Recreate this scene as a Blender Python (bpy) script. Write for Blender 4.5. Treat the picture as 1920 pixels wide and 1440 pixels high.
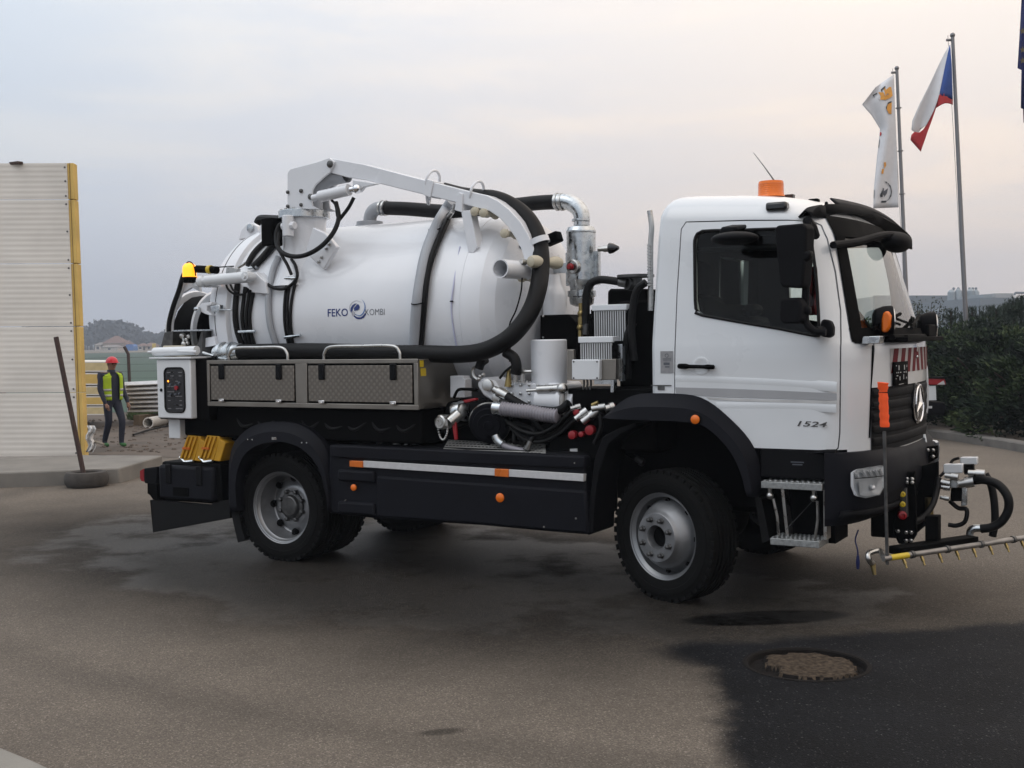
import bpy, bmesh, math, random
from mathutils import Vector, Matrix, noise
R = math.radians
rnd = random.Random(7)
for o in list(bpy.data.objects): bpy.data.objects.remove(o, do_unlink=True)
scene = bpy.context.scene
COL = scene.collection

# ---------------------------------------------------------------- camera
FPX, CAM, YAW, PITCH, ROLL = 2200.12, Vector((3.1237, -8.6094, 1.8254)), -.5259, -.0379, -.016
FW = Vector((math.sin(YAW)*math.cos(PITCH), math.cos(YAW)*math.cos(PITCH), math.sin(PITCH)))
RT = Vector((math.cos(YAW), -math.sin(YAW), 0)); UP = RT.cross(FW)
RT2 = math.cos(ROLL)*RT + math.sin(ROLL)*UP; UP2 = -math.sin(ROLL)*RT + math.cos(ROLL)*UP
cd = bpy.data.cameras.new('camera'); cam = bpy.data.objects.new('camera', cd); COL.objects.link(cam)
cd.sensor_width = 36; cd.lens = FPX/1920*36; cd.clip_start = .05; cd.clip_end = 9000
mw = Matrix((RT2, UP2, -FW)).transposed().to_4x4(); mw.translation = CAM; cam.matrix_world = mw
scene.camera = cam

# ---------------------------------------------------------------- sky, sun, exposure
SUN_AZ, SUN_EL = R(215), R(52)          # azimuth measured clockwise from +Y (towards the sun)
world = bpy.data.worlds.new('World'); scene.world = world; world.use_nodes = True
nt = world.node_tree; nt.nodes.clear()
def N(t, kind, **kw):
    n = t.nodes.new(kind)
    for k, v in kw.items(): setattr(n, k, v)
    return n
def L(t, a, b): t.links.new(a, b)
out = N(nt, 'ShaderNodeOutputWorld')
sky = N(nt, 'ShaderNodeTexSky', sky_type='NISHITA', sun_disc=False, sun_elevation=SUN_EL, sun_rotation=SUN_AZ, air_density=1.5, dust_density=4.0, ozone_density=1.0)
bg1 = N(nt, 'ShaderNodeBackground'); bg1.inputs[1].default_value = .06; L(nt, sky.outputs[0], bg1.inputs[0])
tc = N(nt, 'ShaderNodeTexCoord'); sep = N(nt, 'ShaderNodeSeparateXYZ'); L(nt, tc.outputs['Generated'], sep.inputs[0])
def mth(t, op, a, b=None, c=None, clamp=False):
    n = N(t, 'ShaderNodeMath', operation=op, use_clamp=clamp)
    for i, s in enumerate((a, b, c)):
        if s is None: continue
        if isinstance(s, (int, float)): n.inputs[i].default_value = s
        else: L(t, s, n.inputs[i])
    return n.outputs[0]
def mixc(t, fac, a, b, blend='MIX'):
    n = N(t, 'ShaderNodeMix', data_type='RGBA', blend_type=blend)
    for i, s in ((0, fac), (6, a), (7, b)):
        if isinstance(s, (int, float)): n.inputs[i].default_value = s
        elif isinstance(s, tuple): n.inputs[i].default_value = (*s, 1)
        else: L(t, s, n.inputs[i])
    return n.outputs[2]
def rampc(t, fac, stops, interp='LINEAR'):
    n = N(t, 'ShaderNodeValToRGB'); n.color_ramp.interpolation = interp
    e = n.color_ramp.elements
    while len(e) < len(stops): e.new(.5)
    for k, (p, c) in enumerate(stops):
        e[k].position = p; e[k].color = (*c, 1) if isinstance(c, tuple) else (c, c, c, 1)
    L(t, fac, n.inputs[0]); return n.outputs[0]
# overcast sheet: warm towards the low evening side (+x,+y), blue-grey away from it, brighter overhead
az = mth(nt, 'ADD', mth(nt, 'MULTIPLY', sep.outputs[0], .80), mth(nt, 'MULTIPLY', sep.outputs[1], .60))
az = mth(nt, 'MULTIPLY_ADD', az, .5, .5)
base = rampc(nt, az, [(0, (.47, .525, .60)), (.36, (.50, .55, .615)), (.52, (.62, .615, .63)), (.68, (.745, .675, .62)), (1, (.745, .675, .615))])
mp = N(nt, 'ShaderNodeMapping'); mp.inputs['Scale'].default_value = (2.2, 2.2, 12); mp.inputs['Rotation'].default_value = (R(7), 0, 0)
L(nt, tc.outputs['Generated'], mp.inputs[0])
cl = N(nt, 'ShaderNodeTexNoise'); cl.inputs['Scale'].default_value = 1.6; cl.inputs['Detail'].default_value = 7; cl.inputs['Roughness'].default_value = .56; cl.inputs['Distortion'].default_value = .5
L(nt, mp.outputs[0], cl.inputs[0])
cfac = rampc(nt, cl.outputs[0], [(.38, 0.0), (.72, 1.0)], 'EASE')
cfac2 = mth(nt, 'MULTIPLY', cfac, .9)
warm = mixc(nt, cfac2, base, mixc(nt, 1.0, base, (1.17, 1.10, 1.01), 'MULTIPLY'))
zen = mth(nt, 'MULTIPLY_ADD', mth(nt, 'MAXIMUM', sep.outputs[2], 0), 0.75, .86)
low = rampc(nt, sep.outputs[2], [(0, (.74, .74, .80)), (.10, (.88, .875, .90)), (.26, (1, 1, 1)), (1, (1, 1, 1))])
cc = N(nt, 'ShaderNodeVectorMath', operation='SCALE'); L(nt, mixc(nt, 1.0, warm, low, 'MULTIPLY'), cc.inputs[0]); L(nt, zen, cc.inputs['Scale'])
bg2 = N(nt, 'ShaderNodeBackground'); bg2.inputs[1].default_value = 1.63; L(nt, cc.outputs[0], bg2.inputs[0])
ms = N(nt, 'ShaderNodeMixShader'); ms.inputs[0].default_value = .92
L(nt, bg1.outputs[0], ms.inputs[1]); L(nt, bg2.outputs[0], ms.inputs[2]); L(nt, ms.outputs[0], out.inputs[0])
sl = bpy.data.lights.new('sun', 'SUN'); sl.energy = .5; sl.angle = R(40); sl.color = (1, .965, .92)
sun = bpy.data.objects.new('sun', sl); COL.objects.link(sun)
sd = Vector((math.sin(SUN_AZ)*math.cos(SUN_EL), math.cos(SUN_AZ)*math.cos(SUN_EL), math.sin(SUN_EL)))
sun.rotation_euler = sd.to_track_quat('Z', 'Y').to_euler(); sun.location = (0, 0, 30)
vs = scene.view_settings; vs.view_transform = 'Standard'; vs.look = 'None'; vs.exposure = -0.06; vs.gamma = 1; vs.use_curve_mapping = False
scene.render.engine = 'CYCLES'
cy = scene.cycles; cy.max_bounces = 6; cy.diffuse_bounces = 3; cy.glossy_bounces = 3; cy.transmission_bounces = 4; cy.transparent_max_bounces = 10; cy.volume_bounces = 0; cy.caustics_reflective = False; cy.caustics_refractive = False

# ---------------------------------------------------------------- photograph measurements -> world
def ray(px, py): return FW*FPX + RT2*(px-960) - UP2*(py-720)
def at(px, py, y): d = ray(px, py); return CAM + d*((y-CAM.y)/d.y)
def atx(px, py, x): d = ray(px, py); return CAM + d*((x-CAM.x)/d.x)
def atz(px, py, z=0.): d = ray(px, py); return CAM + d*((z-CAM.z)/d.z)
def atd(px, py, dist): return CAM + ray(px, py)*(dist/FPX)
TR, TZ = .82, 2.06                      # tank radius and axis height
def ontank(px, py, off=0.):
    d = ray(px, py); r = TR+off
    a = d.y*d.y+d.z*d.z; b = 2*(d.y*CAM.y+d.z*(CAM.z-TZ)); c = CAM.y**2+(CAM.z-TZ)**2-r*r
    q = b*b-4*a*c
    t = (-b-math.sqrt(max(q, 0)))/(2*a)
    return CAM + d*t
def zm(x0, y0, s): return lambda a, b: (x0+a*s, y0+b*s)
q1 = zm(260, 270, .26042); q2 = zm(680, 270, .29167); q3 = zm(1180, 270, .3125); q4 = zm(250, 600, .3125)
q5 = zm(760, 600, .26042); q6 = zm(1100, 680, .3195); q7 = zm(1500, 640, .3125); q8 = zm(0, 280, .45833)
qr = zm(280, 470, .20833); qf = zm(1580, 0, .29167); qh = zm(1660, 480, .27778); qn = zm(1560, 600, .15278); qp = zm(130, 560, .13889)
q0 = lambda a, b: (a, b)
def tr(q, y, *pts): return [at(*q(a, b), y) for a, b in pts]
def V(*a): return Vector(a)

# ---------------------------------------------------------------- mesh helpers
def basis(d):
    d = d.normalized(); u = d.cross(V(0, 0, 1)) if abs(d.z) < .95 else d.cross(V(1, 0, 0))
    u.normalize(); return u, d.cross(u)
def spl(pts, n=6):
    pts = [Vector(p) for p in pts]; o = []
    for i in range(len(pts)-1):
        a = pts[i-1] if i else pts[0]*2-pts[1]; b = pts[i]; c = pts[i+1]; e = pts[i+2] if i+2 < len(pts) else pts[-1]*2-pts[-2]
        for k in range(n):
            t = k/n
            o.append(.5*((2*b)+(c-a)*t+(2*a-5*b+4*c-e)*t*t+(3*b-a-3*c+e)*t**3))
    o.append(pts[-1]); return o
def resample(pts, n):
    ds = [0]
    for a, b in zip(pts, pts[1:]): ds.append(ds[-1]+(b-a).length)
    o = []; j = 0
    for i in range(n):
        s = ds[-1]*i/(n-1)
        while j < len(pts)-2 and ds[j+1] < s: j += 1
        t = (s-ds[j])/max(1e-9, ds[j+1]-ds[j]); o.append(pts[j].lerp(pts[j+1], min(1, max(0, t))))
    return o
SPLIT = dict.fromkeys(('cooler_plate', 'panel_gap', 'panel_print', 'hand_hole', 'visor_strut', 'fender_rivet', 'skirt_bolt', 'flange_bolt', 'pedestal_bolt', 'column_bolt', 'pump_bolt', 'plate_bolt', 'box_screw', 'bracket_bolt', 'visor_bolt', 'hose_clamp', 'hose_clip', 'cable_tie', 'perforation', 'panel_button', 'warning_sticker', 'panel_screw', 'plate_marking', 'sticker_print', 'sill_lettering', 'support_angle', 'canister_bracket', 'visor_edge', 'mounting_plate_bracket', 'pipe_flange', 'valve_body', 'valve_manifold', 'reel_cradle', 'clamp_bolt', 'mounting_plate', 'ball_valve', 'cylinder_eye', 'pump_fitting', 'reservoir_cap', 'hose'))
SPLIT.update(wheel_nuts='wheel_nut', indicator_facets='indicator_facet', nose_and_ears=None, fence_wires='fence_wire')
class MB:
    def __init__(s): s.v = []; s.f = []; s.m = []; s.cm = 0
    def add(s, vs, fs):
        o = len(s.v); s.v += [tuple(v) for v in vs]; s.f += [tuple(i+o for i in f) for f in fs]; s.m += [s.cm]*len(fs); return s
    def box(s, c, d, rot=None):
        c = Vector(c); h = Vector(d)*.5; vs = []
        for x in (-1, 1):
            for y in (-1, 1):
                for z in (-1, 1):
                    p = V(x*h.x, y*h.y, z*h.z)
                    if rot: p = rot @ p
                    vs.append(c+p)
        return s.add(vs, [(0, 1, 3, 2), (4, 6, 7, 5), (0, 4, 5, 1), (2, 3, 7, 6), (0, 2, 6, 4), (1, 5, 7, 3)])
    def bb(s, x0, x1, y0, y1, z0, z1): return s.box(((x0+x1)/2, (y0+y1)/2, (z0+z1)/2), (x1-x0, y1-y0, z1-z0))
    def prism(s, pts, ex):
        ex = Vector(ex); n = len(pts); vs = [Vector(p) for p in pts]; vs += [p+ex for p in vs]
        fs = [tuple(range(n)), tuple(range(2*n-1, n-1, -1))]+[(i, (i+1) % n, n+(i+1) % n, n+i) for i in range(n)]
        return s.add(vs, fs)
    def tube(s, path, r, n=10, caps=True):
        path = [Vector(p) for p in path]; m = len(path); rs = r if isinstance(r, (list, tuple)) else [r]*m
        vs = []; u = None
        for i, p in enumerate(path):
            d = (path[min(i+1, m-1)]-path[max(i-1, 0)]).normalized()
            if u is None: u, w = basis(d)
            else:
                u = (u-d*u.dot(d)).normalized()
            w = d.cross(u)
            for k in range(n):
                a = 2*math.pi*k/n; vs.append(p+(u*math.cos(a)+w*math.sin(a))*rs[i])
        fs = [(i*n+k, i*n+(k+1) % n, (i+1)*n+(k+1) % n, (i+1)*n+k) for i in range(m-1) for k in range(n)]
        if caps: fs += [tuple(range(n-1, -1, -1)), tuple((m-1)*n+k for k in range(n))]
        return s.add(vs, fs)
    def cyl(s, a, b, r, r1=None, n=20): return s.tube([a, b], [r, r if r1 is None else r1], n)
    def lathe(s, o, ax, prof, n=32, cap=True):
        o = Vector(o); ax = Vector(ax).normalized(); u, w = basis(ax); vs = []
        for r, h in prof:
            for k in range(n):
                a = 2*math.pi*k/n; vs.append(o+ax*h+(u*math.cos(a)+w*math.sin(a))*max(r, 1e-4))
        m = len(prof)
        fs = [(i*n+k, i*n+(k+1) % n, (i+1)*n+(k+1) % n, (i+1)*n+k) for i in range(m-1) for k in range(n)]
        if cap: fs += [tuple(range(n-1, -1, -1)), tuple((m-1)*n+k for k in range(n))]
        return s.add(vs, fs)
    def ring(s, o, ax, r, t, n=32, k=8):        # torus
        o = Vector(o); u, w = basis(Vector(ax)); p = [o+(u*math.cos(2*math.pi*i/n)+w*math.sin(2*math.pi*i/n))*r for i in range(n)]
        ax = Vector(ax).normalized(); vs = []
        for c in p:
            d = (c-o).normalized()
            for j in range(k):
                a = 2*math.pi*j/k; vs.append(c+d*math.cos(a)*t+ax*math.sin(a)*t)
        return s.add(vs, [(i*k+j, i*k+(j+1) % k, ((i+1) % n)*k+(j+1) % k, ((i+1) % n)*k+j) for i in range(n) for j in range(k)])
    def ball(s, c, r, n=12, m=8, sc=(1, 1, 1)):
        c = Vector(c); vs = []; 
        for i in range(m+1):
            t = math.pi*i/m
            for k in range(n):
                a = 2*math.pi*k/n; vs.append(c+V(r*sc[0]*math.sin(t)*math.cos(a), r*sc[1]*math.sin(t)*math.sin(a), r*sc[2]*math.cos(t)))
        return s.add(vs, [(i*n+k, i*n+(k+1) % n, (i+1)*n+(k+1) % n, (i+1)*n+k) for i in range(m) for k in range(n)])
    def grid(s, rows, closed=False):
        m = len(rows); n = len(rows[0]); vs = [p for r in rows for p in r]; q = n if closed else n-1
        return s.add(vs, [(i*n+k, i*n+(k+1) % n, (i+1)*n+(k+1) % n, (i+1)*n+k) for i in range(m-1) for k in range(q)])
    def build(s, name, mat, parent=None, smooth=35, bevel=0, solid=0, recalc=True, seg=2):
        if name in SPLIT:
            one = None
            for c in s.islands():
                one = c.build1(SPLIT[name] or name, mat, parent, smooth, bevel, solid, recalc, seg)
            return one
        return s.build1(name, mat, parent, smooth, bevel, solid, recalc, seg)
    def islands(s):                     # one builder for each separate piece
        par = list(range(len(s.v)))
        def fd(i):
            while par[i] != i: par[i] = par[par[i]]; i = par[i]
            return i
        for f in s.f:
            a = fd(f[0])
            for i in f[1:]: par[fd(i)] = a
        gr = {}
        for f, m_ in zip(s.f, s.m): gr.setdefault(fd(f[0]), []).append((f, m_))
        o = []
        for fs in gr.values():
            c = MB(); ix = {}
            for f, m_ in fs:
                for i in f:
                    if i not in ix: ix[i] = len(c.v); c.v.append(s.v[i])
                c.f.append(tuple(ix[i] for i in f)); c.m.append(m_)
            o.append(c)
        return o
    def build1(s, name, mat, parent=None, smooth=35, bevel=0, solid=0, recalc=True, seg=2):
        me = bpy.data.meshes.new(name); me.from_pydata(s.v, [], s.f)
        for mm in (mat if isinstance(mat, (list, tuple)) else [mat]): me.materials.append(mm)
        if any(s.m): me.polygons.foreach_set('material_index', s.m)
        if recalc:
            b = bmesh.new(); b.from_mesh(me); bmesh.ops.remove_doubles(b, verts=b.verts, dist=1e-5); bmesh.ops.recalc_face_normals(b, faces=b.faces); b.to_mesh(me); b.free()
        if smooth:
            me.polygons.foreach_set('use_smooth', [True]*len(me.polygons)); me.set_sharp_from_angle(angle=R(smooth))
        o = bpy.data.objects.new(name, me); COL.objects.link(o)
        if parent: o.parent = parent
        if solid: md = o.modifiers.new('solid', 'SOLIDIFY'); md.thickness = solid; md.offset = 0
        if bevel: md = o.modifiers.new('bevel', 'BEVEL'); md.width = bevel; md.segments = seg; md.limit_method = 'ANGLE'; md.angle_limit = R(40); md.harden_normals = False
        return o
def empty(name, loc=(0, 0, 0), rz=0):
    o = bpy.data.objects.new(name, None); COL.objects.link(o); o.location = loc; o.rotation_euler.z = rz; o.empty_display_size = .2; return o
def tag(o, label=None, cat=None, group=None, kind=None):
    for k, v in (('label', label), ('category', cat), ('group', group), ('kind', kind)):
        if v: o[k] = v
    return o
def copy_tree(o, parent=None):
    c = o.copy(); COL.objects.link(c); c.parent = parent
    for ch in list(o.children):
        if ch.name in COL.objects: copy_tree(ch, c)
    return c
def mesh_obj(me, name, parent=None):
    o = bpy.data.objects.new(name, me); COL.objects.link(o); o.parent = parent; return o
def boolean(base, cutter, op):
    md = base.modifiers.new('b', 'BOOLEAN'); md.object = cutter; md.operation = op; md.solver = 'EXACT'
    dg = bpy.context.evaluated_depsgraph_get(); dg.update()
    me = bpy.data.meshes.new_from_object(base.evaluated_get(dg)); base.modifiers.remove(md); return me
def textmesh(s, size=1., spacing=1., thick=0, shear=0):
    c = bpy.data.curves.new('lettering', 'FONT'); c.body = s; c.size = size; c.space_character = spacing; c.offset = thick; c.shear = shear; c.align_x = 'LEFT'; c.resolution_u = 3
    o = bpy.data.objects.new('lettering', c); COL.objects.link(o)
    dg = bpy.context.evaluated_depsgraph_get(); dg.update(); me = bpy.data.meshes.new_from_object(o.evaluated_get(dg))
    bpy.data.objects.remove(o, do_unlink=True); return me
def lettering(name, s, fn, mat, parent, height, width=None, spacing=1., thick=0, shear=0):
    me = textmesh(s, 1., spacing, thick, shear)
    xs = [v.co.x for v in me.vertices]; ys = [v.co.y for v in me.vertices]
    x0, x1, y0, y1 = min(xs), max(xs), min(ys), max(ys); k = height/(y1-y0); kx = k if width is None else width/(x1-x0)
    b = bmesh.new(); b.from_mesh(me)
    if len(b.edges): 
        bmesh.ops.subdivide_edges(b, edges=[e for e in b.edges if e.calc_length() > .2], cuts=2)
        bmesh.ops.triangulate(b, faces=b.faces)
    b.to_mesh(me); b.free()
    for v in me.vertices: v.co = fn((v.co.x-x0)*kx, (v.co.y-y0)*k)
    me.materials.clear(); me.materials.append(mat); return mesh_obj(me, name, parent)

# ---------------------------------------------------------------- materials
MT = {}
def mat(name, col, rough=.5, metal=0., var=.12, vscale=6., bump=0., bscale=200., coat=0., rvar=.1, emit=None, es=0, spec=.5):
    m = bpy.data.materials.new(name); m.use_nodes = True; t = m.node_tree; b = t.nodes['Principled BSDF']
    b.inputs['Roughness'].default_value = rough; b.inputs['Metallic'].default_value = metal; b.inputs['Coat Weight'].default_value = coat; b.inputs['Coat Roughness'].default_value = .06
    b.inputs['Specular IOR Level'].default_value = spec
    tcn = N(t, 'ShaderNodeTexCoord'); n = N(t, 'ShaderNodeTexNoise'); n.inputs['Scale'].default_value = vscale; n.inputs['Detail'].default_value = 5
    L(t, tcn.outputs['Object'], n.inputs[0])
    lo = tuple(c*(1-var) for c in col); hi = tuple(min(1, c*(1+var)) for c in col)
    L(t, rampc(t, n.outputs[0], [(.3, lo), (.7, hi)]), b.inputs['Base Color'])
    if rvar:
        mr = N(t, 'ShaderNodeMapRange'); mr.inputs[1].default_value = .3; mr.inputs[2].default_value = .7; mr.inputs[3].default_value = max(0, rough-rvar*.5); mr.inputs[4].default_value = min(1, rough+rvar*.5)
        L(t, n.outputs[0], mr.inputs[0]); L(t, mr.outputs[0], b.inputs['Roughness'])
    if bump:
        n2 = N(t, 'ShaderNodeTexNoise'); n2.inputs['Scale'].default_value = bscale; n2.inputs['Detail'].default_value = 3; L(t, tcn.outputs['Object'], n2.inputs[0])
        bp = N(t, 'ShaderNodeBump'); bp.inputs['Strength'].default_value = bump; bp.inputs['Distance'].default_value = .01; L(t, n2.outputs[0], bp.inputs['Height']); L(t, bp.outputs[0], b.inputs['Normal'])
    if emit: b.inputs['Emission Color'].default_value = (*emit, 1); b.inputs['Emission Strength'].default_value = es
    MT[name] = m; return m
white = mat('white_paint', (.665, .69, .715), .30, var=.035, vscale=2, coat=.8)
tankwhite = mat('tank_white_paint', (.695, .715, .75), .30, var=.05, vscale=1.7, coat=.35, rvar=.12)
greyst = mat('grey_stripe', (.34, .345, .36), .4, var=.04)
silver = mat('silver_decal', (.30, .30, .31), .35, .4, var=.1, vscale=40)
dplast = mat('dark_plastic', (.0036, .0038, .005), .62, spec=.11, var=.15, bump=.15, bscale=300)
dplast2 = mat('dark_grey_plastic', (.0062, .0066, .0098), .6, spec=.12, var=.15, bump=.1, bscale=300)
black = mat('black_paint', (.002, .002, .0022), .7, spec=.05, var=.2)
gloss = mat('gloss_black', (.010, .010, .012), .18, var=.2, coat=.3)
rubber = mat('rubber', (.003, .003, .0035), .55, spec=.22, var=.25, bump=.1)
tyrem = mat('tyre_rubber', (.004, .004, .004), .85, spec=.14, var=.3, vscale=12, bump=.3, bscale=120)
steel = mat('steel', (.48, .48, .47), .33, 1, var=.15, vscale=15, rvar=.25)
galv = mat('galvanised_steel', (.52, .55, .57), .30, 1, var=.22, vscale=22, rvar=.3)
rimm = mat('silver_wheel_paint', (.25, .255, .265), .42, .7, var=.12, vscale=9, rvar=.2)
darksteel = mat('dark_steel', (.10, .10, .10), .45, .8, var=.3, vscale=20)
greypipe = mat('grey_hose', (.32, .34, .37), .5, var=.05)
orange = mat('orange_lens', (.75, .16, .01), .25, var=.08)
orange2 = mat('orange_reflector', (.55, .13, .012), .3, var=.1)
orangefl = mat('fluorescent_orange_cloth', (.95, .10, .012), .7, var=.06, emit=(1, .09, .01), es=.0)
redp = mat('red_plastic', (.26, .008, .014), .4, var=.1)
yellowp = mat('yellow_plastic', (.52, .27, .012), .5, var=.12, vscale=12)
yellowl = mat('yellow_sticker', (.55, .40, .02), .4)
brass = mat('brass', (.30, .23, .10), .35, 1, var=.15)
cream = mat('cream_plastic', (.46, .42, .32), .5, var=.08)
chrome = mat('chrome', (.75, .76, .78), .08, 1, var=.03)
reflw = mat('white_reflective_tape', (.50, .50, .51), .4, var=.06, vscale=30)
beaconlit = mat('lit_amber_beacon', (.8, .3, .02), .3, var=.05, emit=(1, .34, .012), es=1.9)
ledm = mat('lit_orange_led', (.8, .2, .02), .3, emit=(1, .25, .02), es=4)
screen = mat('control_panel_face', (.014, .015, .018), .3, var=.1)
printm = mat('white_print', (.5, .5, .5), .5)
blueink = mat('blue_ink', (.012, .03, .16), .4, var=.05)
bluelt = mat('light_blue_ink', (.10, .19, .42), .4, var=.05)
greyink = mat('grey_ink', (.08, .09, .11), .45)
fade = mat('pale_grey_ink', (.42, .42, .47), .45)
bluefaded = mat('faint_blue_line', (.45, .47, .62), .4)
clearhose = mat('ribbed_clear_hose', (.24, .23, .26), .35, var=.1)
bluepl = mat('blue_connector', (.012, .018, .09), .4)
radfin = mat('radiator_fins', (.50, .51, .52), .45, .3, var=.08)
inter = mat('cab_interior', (.006, .006, .007), .8, spec=.15, var=.15)
redfab = mat('red_fabric', (.45, .02, .03), .7)
def glassmat(name, tint, fres=1.5, gl=.9):
    m = bpy.data.materials.new(name); m.use_nodes = True; t = m.node_tree; t.nodes.clear()
    o = N(t, 'ShaderNodeOutputMaterial'); a = N(t, 'ShaderNodeBsdfTransparent'); a.inputs[0].default_value = (*tint, 1)
    g = N(t, 'ShaderNodeBsdfGlossy'); g.inputs['Roughness'].default_value = .03; g.inputs[0].default_value = (gl, gl, gl, 1)
    fr = N(t, 'ShaderNodeFresnel'); fr.inputs[0].default_value = fres; mx = N(t, 'ShaderNodeMixShader')
    L(t, fr.outputs[0], mx.inputs[0]); L(t, a.outputs[0], mx.inputs[1]); L(t, g.outputs[0], mx.inputs[2]); L(t, mx.outputs[0], o.inputs[0]); return m
sideglass = glassmat('side_window_glass', (.80, .86, .82), 1.30); screenglass = glassmat('windscreen_glass', (.78, .82, .80), 1.75)
lensglass = glassmat('clear_lens', (.92, .94, .95), 1.3)
def turned():
    m = mat('engine_turned_steel', (.30, .285, .265), .38, .85, var=.1, vscale=3); t = m.node_tree; b = t.nodes['Principled BSDF']
    c = N(t, 'ShaderNodeTexCoord'); mpn = N(t, 'ShaderNodeMapping'); mpn.inputs['Rotation'].default_value = (0, R(45), 0); L(t, c.outputs['Object'], mpn.inputs[0])
    v = N(t, 'ShaderNodeTexVoronoi'); v.inputs['Scale'].default_value = 26; v.inputs['Randomness'].default_value = 0; L(t, mpn.outputs[0], v.inputs[0])
    L(t, rampc(t, v.outputs['Distance'], [(.1, (.33, .30, .265)), (.55, (.17, .153, .133))]), b.inputs['Base Color'])
    L(t, rampc(t, v.outputs['Distance'], [(.1, .28), (.6, .5)]), b.inputs['Roughness'])
    bp = N(t, 'ShaderNodeBump'); bp.inputs['Strength'].default_value = .35; bp.inputs['Distance'].default_value = .004; L(t, v.outputs['Distance'], bp.inputs['Height']); L(t, bp.outputs[0], b.inputs['Normal']); return m
turn = turned()
brushed = mat('brushed_stainless', (.26, .243, .218), .36, .9, var=.1, vscale=5)
concrete = mat('concrete', (.17, .16, .145), .85, var=.2, vscale=2.5, bump=.3, bscale=60)
concrete2 = mat('pale_concrete', (.20, .19, .17), .85, var=.15, vscale=3, bump=.3, bscale=80)
soil = mat('soil', (.085, .068, .055), .95, var=.35, vscale=1.2, bump=.8, bscale=12)
foam = mat('yellow_foam', (.60, .42, .13), .85, var=.12, vscale=3, bump=.2)
panelw = mat('white_sheet_steel', (.66, .635, .595), .5, var=.10, vscale=1.1)
rust = mat('rusty_paint', (.045, .024, .020), .75, var=.35, vscale=14, bump=.3)
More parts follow.
